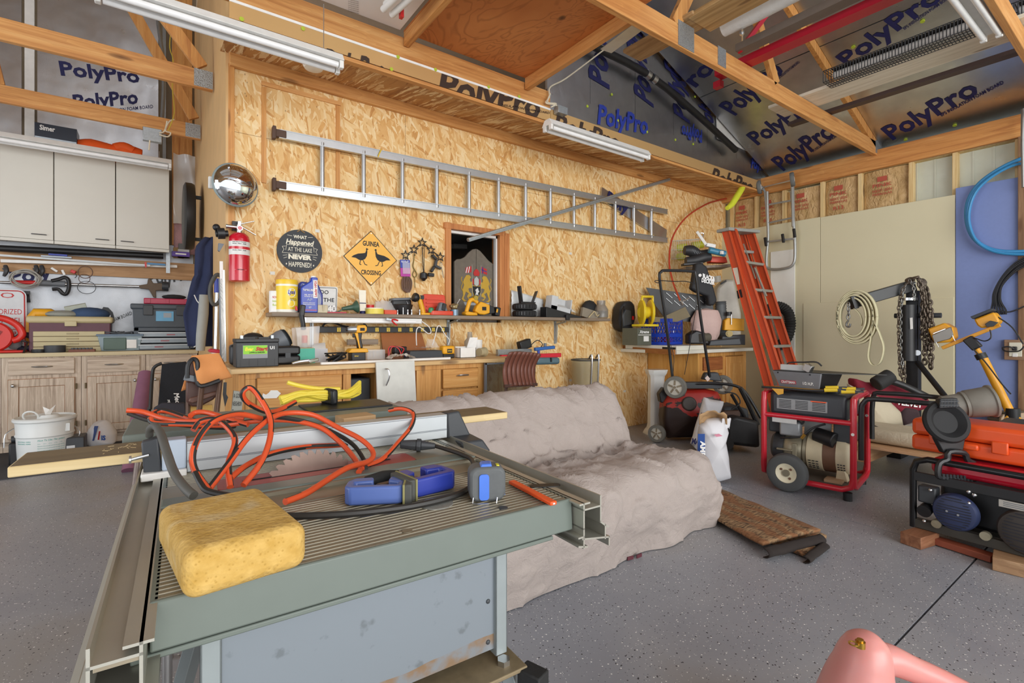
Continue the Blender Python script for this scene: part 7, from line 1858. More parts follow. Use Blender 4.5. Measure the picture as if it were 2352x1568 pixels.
for i in range(3):
 for j in range(4):
  a_=R(200+j*9);vt.box((.42+i*.016,ac+cos(a_)*.129,az+sin(a_)*.129),(.010,.006,.006))
  vt.box((.255+i*.022,ac+cos(a_)*.129,az+sin(a_)*.129),(.014,.006,.005))
obj('vent_slot',vt,INK,T)['kind']='stuff'
obj('mount_foot',MB().hex([(.40,ac-.10,.08),(.47,ac-.10,.08),(.47,ac-.04,.08),(.40,ac-.04,.08),(.41,ac-.11,.15),(.455,ac-.11,.15),(.455,ac-.04,.15),(.41,ac-.04,.15)]),ENC,T,bv=.004)
obj('base_pan',MB().bb((.06,.04,.068),(gW-.02,gD-.04,.078)),mt('pan brown grey','#5d554c',.7),T)
obj('wood_wedge',MB().box((.40,.10,.085),(.10,.10,.02)),mt('wedge wood','#a58768',.7),T)
obj('recoil_housing',MB(gmx(.0)).lathe([(1e-5,.0),(.08,.0),(.10,.02),(.10,.085)],22),DGREY,T)
obj('cylinder_cover',MB().box((.135,.13,.385),(.13,.07,.10)),mt('cover grey','#9fa3a6',.45,.4),T,bv=.012)
obj('air_cleaner',MB().box((.045,.20,.40),(.11,.14,.11)),DGREY,T,bv=.012)
obj('carb_top',MB().box((.13,.17,.45),(.13,.10,.035)),mt('soot grey','#6b655c',.6),T,bv=.006)
obj('pull_handle',MB().torus((.20,.12,.455),.022,.007,(0,1,0),14,6,(1.3,.8)),DGREY,T)
obj('control_panel',MB().box((.27,.26,.40),(.16,.02,.12),(-12,0,0)),mt('panel paper grey','#c2c2c0',.5),T)
obj('muffler',MB().cyl((.28,.16,.36),(.40,.12,.34),.05,n=20),BLACK,T,bv=.006)
obj('outlet_box',MB().box((.44,.22,.39),(.11,.16,.12)),DGREY,T,bv=.006)
obj('fuel_line',MB().tube([(.09,.05,.325),(.16,.03,.34),(.23,.03,.36),(.29,.04,.42),(.36,.05,.455)],.007,7,sm=5),BLACK,T)
obj('brass_valve',MB().cyl((.225,.03,.345),(.245,.03,.375),.010,n=8),mt('brass','#c9a04a',.3,1.),T)
obj('spec_plate',MB().box((.13,-.004,gH-.185),(.15,.003,.03)),mt('panel paper grey','#c2c2c0',.5),T)
wp=GM.inverted()@Vector((3.40,1.60,0))
wr_=.125
wm=TR(wp.x+.02,wp.y,wr_,rx=90)
TYR=mt('gen tyre','#4d4f50',.75,var=.12)
wl=obj('wheel',MB().lathe([(.065,-.035),(.10,-.04),(.118,-.03),(wr_,-.012),(wr_,.012),(.118,.03),(.10,.04),(.065,.035),(.065,-.035)],36,wm),TYR,T)
hb=obj('wheel_rim',MB().lathe([(1e-5,.02),(.03,.02),(.045,.026),(.062,.034),(.066,.03),(.066,-.03),(1e-5,-.03)],26,wm),mt('rim cream','#e0d8bd',.45),wl)
obj('axle_nut',MB().cyl(wm@Vector((0,0,.018)),wm@Vector((0,0,.032)),.022,n=16),mt('nut grey','#8b8471',.5,.4),wl)
obj('lug_hole',MB().cyl(wm@Vector((.028,.028,.022)),wm@Vector((.028,.028,.029)),.008,n=8).cyl(wm@Vector((-.030,.022,.022)),wm@Vector((-.030,.022,.029)),.008,n=8).cyl(wm@Vector((.022,-.032,.022)),wm@Vector((.022,-.032,.029)),.008,n=8),BRB,wl)
wl2=obj('wheel',MB().lathe([(.065,-.035),(.118,-.03),(wr_,0),(.118,.03),(.065,.035),(.065,-.035)],30,TR(wp.x+.02,gD+.10,wr_,rx=90)),TYR,T)
obj('axle',MB().cyl((wp.x+.02,wp.y,wr_),(wp.x+.02,gD+.10,wr_),.012),DGREY,T)
obj('push_handle',MB().tube([(gW+.035,.03,.26),(gW+.035,.03,gH-.09),(gW+.05,.03,gH-.02),(gW+.10,.03,gH+.005),(gW+.34,.035,gH+.005),(gW+.40,.10,gH+.005),(gW+.40,gD-.12,gH+.005),(gW+.34,gD-.05,gH+.005),(gW+.10,gD-.05,gH+.005),(gW+.04,gD-.05,gH-.03),(gW+.035,gD-.05,.33)],.015,9,sm=3),BLACK,T)
obj('rubber_foot',MB().cyl((gW-.03,0,.0),(gW-.03,0,fz-.025),.025,n=14).cyl((gW-.03,gD,.0),(gW-.03,gD,fz-.025),.025,n=14),BLACK,T)
OPG=mt('opener grey','#85878c',.45,.2)
om=GM@TR(.19,.10,gH+.028,rz=-14)
T=th('door_opener_unit','grey half horsepower door opener unit lying on the red generator','opener',world=False,m=om)
obj('front_cover',MB().hex([(-.12,-.02,0),(.14,-.02,0),(.14,-.005,0),(-.12,-.005,0),(-.155,-.05,.115),(.17,-.05,.115),(.17,-.035,.115),(-.155,-.035,.115)]),OPG,T,bv=.003)
obj('chassis',MB().hex([(-.12,-.005,0),(.14,-.005,0),(.16,.16,0),(-.12,.16,0),(-.15,-.035,.11),(.17,-.035,.11),(.20,.17,.11),(-.15,.17,.11)]),BLACK,T,bv=.004)
obj('top_plate',MB().hex([(-.15,-.05,.115),(.17,-.05,.115),(.44,.20,.115),(-.14,.18,.115),(-.15,-.05,.119),(.17,-.05,.119),(.44,.20,.119),(-.14,.18,.119)]),BLACK,T)
obj('white_bracket',MB().box((-.03,.01,.14),(.19,.03,.04)),LG,T,bv=.004)
obj('chrome_bracket',MB().box((.07,-.01,.145),(.05,.04,.05),(0,25,0)),STEEL,T,bv=.003)
obj('cord',MB().tube([(-.09,.02,.13),(-.08,.02,.17),(.02,.03,.18),(.10,.03,.185),(.13,.04,.16)],.005,6,sm=4),BLACK,T)
fq=lambda u0,u1,z0,z1:quadf((u0,-.02-z0*.27,z0),(u1,-.02-z0*.27,z0),(u0,-.02-z1*.27,z1),.002)
obj('brand_plate',MB().hex([(-.105,-.03,.03),(.0,-.03,.03),(.0,-.028,.03),(-.105,-.028,.03),(-.105,-.0365,.054),(.0,-.0365,.054),(.0,-.0345,.054),(-.105,-.0345,.054)]),mt('plate pinkish red','#b54050',.4),T)
txt('CRAFTSMAN',quadf((-.10,-.0315,.034),(-.005,-.0315,.034),(-.10,-.0362,.050),.001),WINK,T,.03)
txt('1/2 H.P.',quadf((.045,-.0315,.034),(.115,-.0315,.034),(.045,-.0362,.052),.001),WINK,T,.04,.15)
for x in(-.115,.10):obj('cover_screw',MB().cyl((x,-.048,.104),(x,-.052,.104),.005,n=8),INK,T)
T=th('jumper_cables','black and yellow jumper cables coiled across the generator top','cable',world=False,m=GM)
zt=gH+.019
for i in range(5):
 obj('cable',MB().tube([(-.02+.02*i,.02+.014*i,zt+.010),(.12,.01+.012*i,zt+.012),(.26,.012+.012*i,zt+.010),(.36+.01*i,.01+.02*i,zt+.016)],.008,7,sm=4),BLACK if i%2==0 else mt('amber wire','#d59b26',.45),T)
for i,(x,y,z)in enumerate(((.36,.015,zt+.02),(.36,.045,zt+.032),(.45,.06,zt+.03),(.45,.03,zt+.016))):
 obj('clamp_grip',MB().cyl((x,y,z),(x+.07,y+.015,z+.006),.013,n=10),mt('grip yellow','#d8b92e',.5),T)
 obj('clamp_jaw',MB().beam((x+.07,y+.015,z+.006),(x+.115,y+.02,z+.01),.02,.012),DGREY,T)
obj('clamp_grip',MB().slab([(.06,-.02,zt+.01),(.13,-.02,zt+.012),(.13,-.022,zt-.02),(.10,-.022,zt-.03)],(0,-.01,0)),MATS['amber wire'],T)
# ================================================================= black generator at the right edge
g2x,g2y=Vector((-.06,-.998,0)),Vector((.998,-.06,0))
G2=frame(Vector((3.165,.845,0)),g2x,g2y)
w2,d2,h2,b2=.56,.44,.415,.06
T=th('black_generator','black framed generator with red tank at the right edge on wood blocks','generator',world=False,m=G2)
for y in(0,d2):
 r_=.06
 obj('frame_hoop',MB().tube([(0,y,b2),(0,y,h2-r_),(.014,y,h2-.018),(r_,y,h2),(w2-r_,y,h2),(w2-.014,y,h2-.018),(w2,y,h2-r_),(w2,y,b2)],.0155,10),mt('frame black gloss','#1d1d1f',.25,.3),T)
obj('cross_plate',MB().bb((.0,-.012,h2-.115),(w2,.006,h2-.07)),BLACK,T,bv=.002)
obj('base_frame',MB().bb((.0,-.01,b2),(w2,.03,b2+.045)).bb((.0,d2-.03,b2),(w2,d2+.01,b2+.045)).bb((.03,.03,b2),(w2-.03,d2-.03,b2+.01)),mt('dusty black frame','#38352f',.6,var=.3),T,bv=.003)
obj('red_tank',MB().box((w2*.52,d2*.5,h2-.035),(w2-.08,d2-.10,.085)),mt('tank red gloss','#b3172c',.22,coat=.6),T,bv=.03,seg=4)
obj('engine_block',MB().box((.25,.20,.20),(.34,.22,.20)),BLACK,T,bv=.02)
obj('air_box',MB().box((.055,.03,.235),(.075,.06,.085)),DGREY,T,bv=.008)
obj('air_pipe',MB().cyl((.05,.03,.165),(.05,-.02,.155),.028,.03,18),BLACK,T)
def disc(x,z,r_,tilt,m,name):
 mm_=TR(x,-.004,z,rx=90+tilt)
 o_=obj(name,MB().lathe([(1e-5,.03),(r_*.55,.028),(r_*.92,.018),(r_,.004),(r_,-.02),(1e-5,-.02)],32,mm_),m,T)
 gm_=MB(mm_)
 for i in range(12):
  yy=-r_*.8+i*r_*1.6/11;hw=(max(r_*r_*.8-yy*yy,0))**.5
  gm_.box((0,yy,.0285 if abs(yy)<r_*.5 else.024),(hw*1.7,.0035,.003))
 obj('grille_slat',gm_,mt('grille shadow','#23252f',.7),o_)['kind']='stuff'
 return o_
o_=disc(.168,.185,.088,0,mt('recoil blue grey','#2c3658',.5),'recoil_cover')
for dx in(-.022,.02):obj('cover_bolt',MB().cyl((.168+dx,-.034,.187+dx*-.15),(.168+dx,-.04,.187+dx*-.15),.005,n=8),STEEL,o_)
disc(.415,.17,.10,0,mt('alternator cover','#3a3532',.6),'alternator_cover')
obj('spec_plate',MB().box((.40,-.014,h2-.135),(.15,.003,.032)),mt('plate silver','#b8b4ac',.4,.3),T)
obj('plate_mark',MB().cyl((.45,-.0155,h2-.135),(.45,-.017,h2-.135),.013,n=18),WHITE,T)
pm_=MB()
for i in range(3):pm_.box((.375,-.0158,h2-.127-.008*i),(.07,.001,.003))
obj('plate_print',pm_,GREY,T)
for x,z in((.075,.268),(.24,.29),(.22,.245),(.05,.105),(.11,.115),(.27,.115),(.34,.125),(.22,.30)):
 obj('engine_bolt',MB().ball((x,-.012,z),.010,8),STEEL,T)
obj('oil_plug',MB().cyl((.10,.0,.112),(.10,-.025,.108),.02,n=14),ENA,T)
obj('oil_plug',MB().cyl((.28,0,.112),(.28,-.025,.112),.02,n=14),ENA,T)
WBK=wood('rough block','#7c5c42','#9f7c5a','#bd9c78',1)
c=pZ(2108,1238,.03)
one('wood_block',MB().box((c.x+.03,c.y,.03),(.16,.09,.058),(0,0,-12)),wood('reddish block','#6d452f','#8f5f42','#a97a5a',0),'rough reddish wood block under the left foot of the black generator','wood block',bv=.002)
c=pZ(2305,1292,.03)
one('wood_block',MB().box((c.x+.04,c.y-.01,.03),(.17,.10,.058),(0,0,8)),WBK,'pale sawn wood block under the near side of the black generator','wood block',bv=.002)
one('red_board',MB().beam(pZ(2125,1240,.02)+Vector((.05,0,0)),pZ(2275,1290,.02)+Vector((.06,0,0)),.06,.03),mt('red brown board','#8a4630',.6,var=.2),'red brown board lying on the floor under the black generator','board',bv=.002)
T=th('black_funnel_pan','black ribbed round drain pan with stem leaning on the black generator','drain pan',pD(2180,1110,2.45))
ft=lambda x,y,t=2.44:pD(x,y,t)
cpan=ft(2175,968);pmx=Matrix.Translation(cpan)@basis(-FW*.93+Vector((0,0,.3))-RT*.1).to_4x4()
DRB=mt('matt black pan','#121214',.7)
obj('dish',MB().lathe([(1e-5,-.012),(.055,-.010),(.072,.008),(.08,.016),(.098,.012),(.106,.0),(.10,-.02),(1e-5,-.03)],34,pmx),DRB,T)
obj('stem_top',MB().slab([ft(x,y)for x,y in((2160,916),(2200,914),(2204,936),(2158,938))],FW*.03),BLACK,T,bv=.004)
obj('stem_neck',MB().slab([ft(x,y)for x,y in((2150,1005),(2218,1005),(2212,1040),(2174,1042),(2168,1040))],FW*.03),BLACK,T,bv=.004)
lp=[ft(x,y,2.43)for x,y in((2180,1038),(2176,1055),(2158,1064),(2155,1090),(2168,1096),(2236,1100),(2245,1085),(2240,1066),(2222,1056),(2214,1040))]
obj('foot_loop',MB().tube(lp,.014,8,True,sm=3),BLACK,T)
rbm=MB()
for i in range(9):rbm.beam(ft(2168+i*8,1088+i*.6,2.415),ft(2168+i*8,1100+i*.6,2.415),.007,.008)
for i in range(6):
 rbm.beam(ft(2162+i*7,918,2.43),ft(2161+i*7,935,2.43),.004,.005)
rbm.beam(ft(2160,922,2.43),ft(2202,921,2.43),.005,.004).beam(ft(2159,930,2.43),ft(2203,930,2.43),.005,.004)
obj('foot_rib',rbm,DGREY,T)['kind']='stuff'
OCS=mt('orange case plastic','#e4551f',.4,var=.06)
T=th('orange_tool_case','large bright orange plastic case lying on top of the black generator','case',world=False,m=G2@TR(-.04,.10,h2+.017))
obj('case_base',MB().box((.30,.15,.04),(.62,.26,.08)),OCS,T,bv=.018,seg=3)
obj('case_lid',MB().box((.30,.15,.125),(.62,.26,.085)),OCS,T,bv=.022,seg=3)
for x in(.10,.34):obj('latch',MB().box((x,.012,.075),(.06,.016,.06)),OCS,T,bv=.006)
obj('handle',MB().box((.22,.008,.06),(.09,.02,.03)),OCS,T,bv=.008)
T=th('dusty_grey_bucket','dusty grey ribbed cylinder lying on the orange case','bucket',world=False,m=G2@TR(.08,.20,h2+.017+.168+.07,rz=-20))
obj('barrel',MB(TR(rx=-78,rz=-35)).lathe([(.055,-.02),(.058,.06),(.066,.062),(.066,.075),(.07,.08),(.075,.17),(.082,.175),(.082,.185),(.07,.19),(1e-5,.16)],28),mt('dusty grey plastic','#77736a',.6,var=.25),T)
# ================================================================= pallet, cushions, hammer and red bag between generators and crane
PL=wood('pallet pine','#b0845a','#cba27a','#dcb993',1)
T=th('pine_pallet','low pine pallet platform holding cushions behind the red generator','pallet',(4.6,1.4,.12))
for i,u_ in enumerate((4.12,4.27,4.42,4.57,4.72)):obj('deck_board',MB().bb((u_,.85,.225),(u_+.14,1.95,.245)),PL,T,bv=.002)
for v_ in(.85,1.36,1.87):obj('bearer',MB().bb((4.12,v_,.12),(4.86,v_+.08,.224)),wood('pallet pine x','#b0845a','#cba27a','#dcb993',0),T,bv=.002)
for u_,v_ in((4.14,.86),(4.78,.86),(4.14,1.88),(4.78,1.88)):obj('foot_block',MB().bb((u_,v_,0),(u_+.07,v_+.06,.119)),PL,T)
BEI=cloth('beige canvas','#b7ab92','#cfc4ac',12,.4)
T=th('beige_canvas_sack','stuffed beige canvas sack standing on the pine pallet','sack',(4.4,1.55,.25))
def cush(u,v):
 a_=2*pi*u
 q=[(1955,945),(1945,880),(1985,900),(2040,918),(2068,945),(2078,1000),(2070,1022),(2000,1018),(1965,1005)]
 n_=len(q);k_=u*n_;i=int(k_)%n_;p=Vector(q[i]).lerp(Vector(q[(i+1)%n_]),k_-int(k_))
 e=pD(p.x,p.y,4.0);c_=pD(2012,965,4.0);s_=abs(v-.5)*2
 return e.lerp(c_,s_*.999)-FW*(.11 if v>.5 else-.11)*sin(s_*pi/2)**.6
obj('sack_body',MB().grid(cush,45,14,True),BEI,T,ang=70)
T=th('beige_cushion','flat beige cushion lying on the pallet below the canvas sack','cushion',(4.4,1.1,.25))
obj('cushion_body',MB().box((4.42,1.22,.30),(.42,.66,.10)),BEI,T,bv=.045,seg=4)
T=th('grey_plastic_pipe','short grey plastic pipe end lying on the cushion','pipe',pD(2090,990,3.8))
c=pD(2088,988,3.72);d_=(FW*.6+RT*.8).normalized()
obj('pipe',MB().lathe([(.035,0),(.043,0),(.043,.22),(.035,.22),(.035,0)],22,Matrix.Translation(c)@basis(d_).to_4x4()),mt('pvc grey','#a5a3a0',.5),T)
T=th('black_pipe','black steel tube lying slanting over the cushion edge','pipe',pD(2070,1010,3.6))
a,b=pD(1990,975,3.75),pD(2098,1018,3.45);d_=(b-a).normalized()
obj('tube',MB().lathe([(.012,0),(.019,0),(.019,(b-a).length),(.012,(b-a).length),(.012,0)],16,Matrix.Translation(a)@basis(d_).to_4x4()),BLACK,T)
MAR=cloth('maroon nylon','#6e1526','#8a1f33',10,.3)
T=th('maroon_canopy_bag','maroon folded canopy bag with white lettering leaning behind the handle','bag',pD(2070,930,4.4))
mb_=MB().slab(onp([(1965,868),(2000,880),(2060,880),(2130,908),(2150,935),(2080,955),(2010,915),(1968,890)],4.02),FW*.12)
obj('bag_body',mb_,MAR,T,bv=.03,seg=3)
txt('VELVET',quadf(pD(2058,928,3.995),pD(2118,936,3.995),pD(2060,916,3.995)),WINK,T,.04)
obj('bag_side',MB().slab(onp([(2070,960),(2080,935),(2115,940),(2125,985),(2085,1000)],4.0),FW*.14),mt('dark brown cloth','#413034',.9),T,bv=.03)
T=th('black_mallet','big black rubber mallet lying across the maroon bag','mallet',pD(2040,880,4.2))
a,b=pD(2011,883,3.95),pD(2046,862,3.95)
obj('head',MB().cyl(a,b,.058,n=16),RUB,T,bv=.008)
obj('handle',MB().tube([a.lerp(b,.6),pD(2075,885,3.92),pD(2130,912,3.88)],[.028,.026,.028],10,sm=3),BLACK,T)
T=th('rolled_cable_stack','grey coil of cable lying by the work light tripod','cable',pD(2335,960,4.2))
for i in range(3):obj('coil',MB().torus(pD(2335,962-9*i,4.3),.17-.015*i,.018,(0,.1,1),26,8),mt('dull brown grey','#6e6454',.7),T)
obj('coil_tray',MB().slab(onp([(2300,990),(2300,960),(2306,952),(2390,945),(2390,990)],4.1),FW*.02),mt('tray beige','#b39b80',.6),T,bv=.004)
"""shadowy clutter on the floor against the right wall"""
T=th('dark_storage_tub','dark plastic tub on the floor behind the orange case','tub',(4.6,.5,0))
obj('tub',MB().hex([(4.5,.25,0),(5.1,.25,0),(5.1,.75,0),(4.5,.75,0),(4.45,.2,.4),(5.15,.2,.4),(5.15,.8,.4),(4.45,.8,.4)]),BLACK,T,bv=.02)
obj('tub_rim',MB().bb((4.43,.18,.39),(5.17,.82,.415)),DGREY,T,bv=.008)
# ================================================================= left recess: base cabinets, wall cabinets, counter things
LB=6.0
GOAK=wood('grey washed oak z','#96826f','#c9b6a1','#dccdbb',2,1.3,knots=False)
GOAKX=wood('grey washed oak x','#96826f','#c9b6a1','#dccdbb',0,1.3,knots=False)
LT=.865
lx=lambda x,y=880:pY(x,y,LB).x
lz=lambda y,x=150:pY(x,y,LB).z
units=[(-2.6,lx(2)),(lx(3),lx(186)),(lx(187),lx(334)),(lx(335),u0-.03)]
UL=['grey washed oak base cabinet at the very edge of the picture','grey washed oak base cabinet behind the white bucket','grey washed oak base cabinet behind the white and blue sack','grey washed oak base cabinet behind the black folding chair']
ct=th('left_counter','pale plywood worktop running along the grey washed oak cabinets','worktop',(-1,LB,LT))
obj('counter_slab',MB().bb((-2.7,LB-.025,LT-.035),(u0-.025,BW-.001,LT)),mt('pale worktop','#cbbb95',.55,var=.1),ct,bv=.002)
for(a,b),lb in zip(units,UL):
 T=th('base_cabinet',lb,'cabinet',((a+b)/2,LB,0),group='grey washed oak base cabinets')
 obj('carcass',MB().bb((a,LB+.02,.10),(b,BW-.01,LT-.036)),GOAK,T)
 obj('toe_kick',MB().bb((a,LB+.06,0),(b,LB+.08,.10)),GOAKX,T)
 zd1,zd0=lz(821),lz(858)
 st_=.055
 obj('face_frame',rim(MB(),a,b,.10,LT-.036,LB,LB+.0195,st_,.03).bb((a+st_,LB,zd0-.05),(b-st_,LB+.0195,zd0)),GOAK,T,bv=.001)
 dr=obj('drawer',MB().bb((a+st_-.012,LB-.018,zd0),(b-st_+.012,LB-.001,zd1)),GOAKX,T,bv=.004)
 m_=(a+b)/2
 obj('drawer_pull',MB().tube([(m_-.07,LB-.02,(zd0+zd1)/2),(m_-.03,LB-.034,(zd0+zd1)/2),(m_+.03,LB-.034,(zd0+zd1)/2),(m_+.07,LB-.02,(zd0+zd1)/2)],[.003,.008,.008,.003],8,sm=4),STEEL,dr)
 da,db_,dz0,dz1=a+st_-.012,b-st_+.012,.125,zd0-.035
 DEDGE=mt('worn orange door edge','#9a6538',.6)
 obj('door_edge',MB().bb((da-.003,LB-.012,dz0-.003),(db_+.003,LB-.001,dz1+.003)),DEDGE,T)
 do=obj('door',rim(MB(),da,db_,dz0,dz1,LB-.02,LB-.002,.065),GOAK,T,bv=.003)
 obj('door_panel',MB().bb((da+.069,LB-.0145,dz0+.069),(db_-.069,LB-.002,dz1-.069)),GOAK,do)
 right=lb==UL[2]
 kx=db_-.035 if right else da+.035
 obj('knob',MB().ball((kx,LB-.04,dz1-.05),.017,12).cyl((kx,LB-.02,dz1-.05),(kx,LB-.036,dz1-.05),.006),STEEL,do)
 hx=da-.012 if right else db_+.012
 for hz in(dz1-.08,dz0+.09):obj('hinge',MB().cyl((hx,LB-.016,hz-.025),(hx,LB-.016,hz+.025),.007,n=8),mt('old brass hinge','#6d5f45',.5,.5),do)
one('dark_floor_strip',MB().bb((-2.6,pZ(0,1103,0).y,0),(.30,LB+.03,.006)),mt('dark grey strip','#3d3d41',.8),'thin dark floor strip along the grey oak cabinets','mat')  # thin dark strip laid on the floor in front of the cabinets
UF=6.28
zt_,zb_=pY(200,358,UF).z,pY(200,565,UF).z
CABW=mt('cabinet warm white','#d8d5cb',.45,var=.03,vs=6)
wx=lambda x:pY(x,460,UF).x
for a,b,lb in((-2.3,wx(-2),'white wall cabinet at the picture edge with a thin wire handle'),(wx(-1),wx(123),'white wall cabinet door panel, first one fully seen at the edge'),(wx(124),wx(265),'middle white wall cabinet above the white strip rods'),(wx(266),wx(389),'white wall cabinet next to the clear plastic film')):
 T=th('wall_cabinet',lb,'cabinet',((a+b)/2,UF,zb_),group='white wall cabinets')
 obj('box',MB().bb((a+.002,UF+.018,zb_+.03),(b-.002,BW-.001,zt_)),CABW,T)
 d=obj('door',MB().bb((a+.002,UF,zb_+.03),(b-.002,UF+.017,zt_)),CABW,T,bv=.002)
 obj('bottom_rail',MB().bb((a+.001,UF+.01,zb_),(b-.001,UF+.03,zb_+.028)),CABW,T)
 hx=b-.10 if b<wx(266)+.01 and a>-2.2 else a+.09
 obj('wire_handle',MB().tube([(hx-.05,UF-.002,zb_+.075),(hx-.045,UF-.025,zb_+.073),(hx+.045,UF-.025,zb_+.073),(hx+.05,UF-.002,zb_+.075)],.004,6),DGREY,d)
def li(name,label,cat,x0,x1,yt,v,zb=LT,**k):return item(name,label,cat,x0,x1,yt,v,zb,**k)
T,w_,h_=li('speaker_box','black and blue product box lying on the white wall cabinets','box',97,168,296,6.4,zt_)
obj('carton',MB().box((0,0,h_/2),(w_,.2,h_-.002)),mt('carton black blue','#2b3340',.4),T,bv=.002)
obj('white_flap',MB().box((0,-.101,h_*.28),(w_*.98,.002,h_*.4)),mt('carton pale blue','#c3d2de',.4),T)
Lab(T,'Simer',-w_*.2,h_*.74,w_*.36,h_*.18,-.102,WINK,.03)
T=th('orange_life_vest','bright orange flotation vest lying on the white wall cabinets','life vest',pY(250,370,6.4))
obj('vest_body',MB().tube([(pY(178,350,6.4).x,6.42,zt_+.09),(pY(210,340,6.4).x,6.42,zt_+.11),(pY(260,340,6.4).x,6.42,zt_+.10),(pY(290,340,6.4).x,6.42,zt_+.11),(pY(325,350,6.4).x,6.42,zt_+.10)],[.08,.10,.09,.11,.09],14,sm=4),mt('safety orange','#f0601c',.7),T)
obj('vest_collar',MB().tube([(pY(265,340,6.4).x,6.36,zt_+.14),(pY(285,335,6.4).x,6.36,zt_+.17),(pY(306,340,6.4).x,6.36,zt_+.14)],.05,10,sm=4),MATS['safety orange'],T)
rv=BW-.06
T=th('white_strip_rods','long white plastic rods stored level on a bracket above the counter','rods',pY(200,600,rv))
loose(T,'white_rod',MB().beam(pY(2,599,rv-.05),pY(407,612,rv-.05),.04,.030),WHITE,'thick white plastic rod stored level above the counter','rod',bv=.003)
loose(T,'pale_rod',MB().beam(pY(0,586,rv-.1),pY(345,610,rv-.1),.018,.018),mt('pale rod','#cdd2d4',.4),'thin pale rod crossing above the thick white one','rod')
drop(T)
one('black_foam_pipe',MB().tube([pY(0,570,rv-.08),pY(375,588,rv-.08)],.030,12),BLACK,'black foam pipe sleeve lying below the white wall cabinets','pipe')
one('slotted_bracket',MB().beam(pY(386,579,rv-.1),pY(386,627,rv-.1),.035,.01),GALV,'galvanised slotted bracket at the end of the white rods','bracket')
T=th('blue_brush','blue handled brush tucked between the white rods','brush',pY(130,588,rv-.1))
obj('handle',MB().beam(pY(95,588,rv-.12),pY(165,592,rv-.12),.05,.012),mt('pale handle','#b9c6d2',.4),T)
obj('pad',MB().beam(pY(112,584,rv-.12),pY(155,587,rv-.12),.04,.016),BLUEP,T)
T=th('blue_clamped_strip','blue strip with red clip near the rod ends','strip',pY(360,607,rv-.1))
obj('strip',MB().beam(pY(338,605,rv-.11),pY(380,608,rv-.11),.02,.02),mt('sky strip','#3d7fb0',.4),T)
obj('clip',MB().beam(pY(334,602,rv-.11),pY(335,614,rv-.11),.015,.015),REDP,T)
T=th('string_trimmer','string trimmer hung level on the back wall with black loop handle','trimmer',pY(230,650,rv))
tv=rv-.02
obj('shaft',MB().tube([pY(0,648,tv),pY(160,653,tv),pY(320,658,tv)],.013,10),STEEL,T)
obj('grip_body',MB().tube([pY(85,649,tv),pY(150,652,tv)],.028,12),GREY,T)
obj('red_sleeve',MB().tube([pY(28,648,tv),pY(85,649,tv)],.02,10),REDP,T)
obj('loop_handle',MB().tube([pY(118,645,tv-.02),pY(135,641,tv-.02),pY(148,637,tv-.02),pY(157,643,tv-.02),pY(158,662,tv-.02),pY(152,675,tv-.02),pY(143,673,tv-.02),pY(134,664,tv-.02),pY(120,664,tv-.02)],.017,9,sm=4),BLACK,T)
obj('guard',MB().slab([pY(x,y,tv-.03)for x,y in((318,655),(338,652),(340,640),(346,640),(352,650),(378,650),(385,658),(378,666),(358,667),(359,684),(352,682),(342,664),(322,662))],(0,.05,0)),mt('guard brown','#6b5a49',.7),T,bv=.006)
obj('head_brush',MB().cyl(pY(372,657,tv),pY(387,658,tv),.05,n=16),DGREY,T)
T=th('coiled_grey_wire','coil of grey wire hanging on the board near the red sign','wire',pY(60,640,tv))
for i in range(7):obj('wire_loop',MB().torus(pY(58+random.uniform(-5,5),643+random.uniform(-6,4),tv-.05-.012*i),.09,.005,(.2*i-.6,1,.1),22,6,(.75+.06*(i%3),1.15)),mt('grey wire','#a6a39c',.5),T)
T=th('black_garden_fork','small black hand rake hanging below the grey wire coil','rake',pY(61,680,tv))
obj('palm',MB().beam(pY(61,668,tv),pY(61,676,tv),.05,.012),BLACK,T)
for i in range(4):obj('tine',MB().tube([pY(58+i*2.5,675,tv),pY(55+i*4,684,tv-.01),pY(54.5+i*4.6,694,tv)],.006,6,sm=3),BLACK,T)
T=th('thin_wire_coil','thin wire loop and chain hanging right of the trimmer handle','wire',pY(196,650,tv))
obj('loop',MB().torus(pY(199,660,tv-.03),.07,.003,(0,1,0),24,5,(.9,1)),DGREY,T)
obj('tangle',MB().torus(pY(196,625,tv-.03),.06,.004,(.3,1,0),20,5).torus(pY(194,640,tv-.03),.045,.003,(-.4,1,.2),20,5),BC,T)
for i,(x,y,m,lb)in enumerate(((118,615,WHITE,'white plastic clip, first of two on the ledger board'),(143,620,WHITE,'white plastic clip standing beside its tilted twin'))):
 one('white_clip',MB().beam(pY(x,y,rv-.03),pY(x+(14 if i==0 else 6),y+(9 if i==0 else 12),rv-.03),.03,.02),m,lb,'clip',bv=.003)
T=th('red_hook','small red clip with a hook on the ledger board','hook',pY(168,624,rv-.03))
obj('clip',MB().beam(pY(163,622,rv-.03),pY(174,626,rv-.03),.05,.03),REDP,T,bv=.004)
obj('wire',MB().tube([pY(172,626,rv-.04),pY(176,634,rv-.04),pY(172,638,rv-.04)],.004,5),DGREY,T)
for i,x in enumerate((12,82,95)):
 one('hanging_tool',MB().tube([pY(x,610,rv-.03),pY(x+3,622,rv-.05),pY(x-3,634,rv-.04)],[.016,.02,.012],8,sm=3).beam(pY(x-6,618,rv-.04),pY(x+6,616,rv-.04),.02,.02),mt('tool black grey','#39383a',.5),('dark tool hanging at the picture edge over the red sign','dark tool hung right of the grey wire coil','dark pliers hung just left of the white clips')[i],'tool')
T,w_,h_=li('warning_sign','white metal sign with red lettering standing behind the red saw','sign',-60,42,663,6.5)
mm_=TR(0,0,h_/2,rx=93)
obj('sign_plate',MB().prism(rrect(w_,h_,.06),.004,mm_),mt('sign pale grey','#cfd3d6',.4),T)
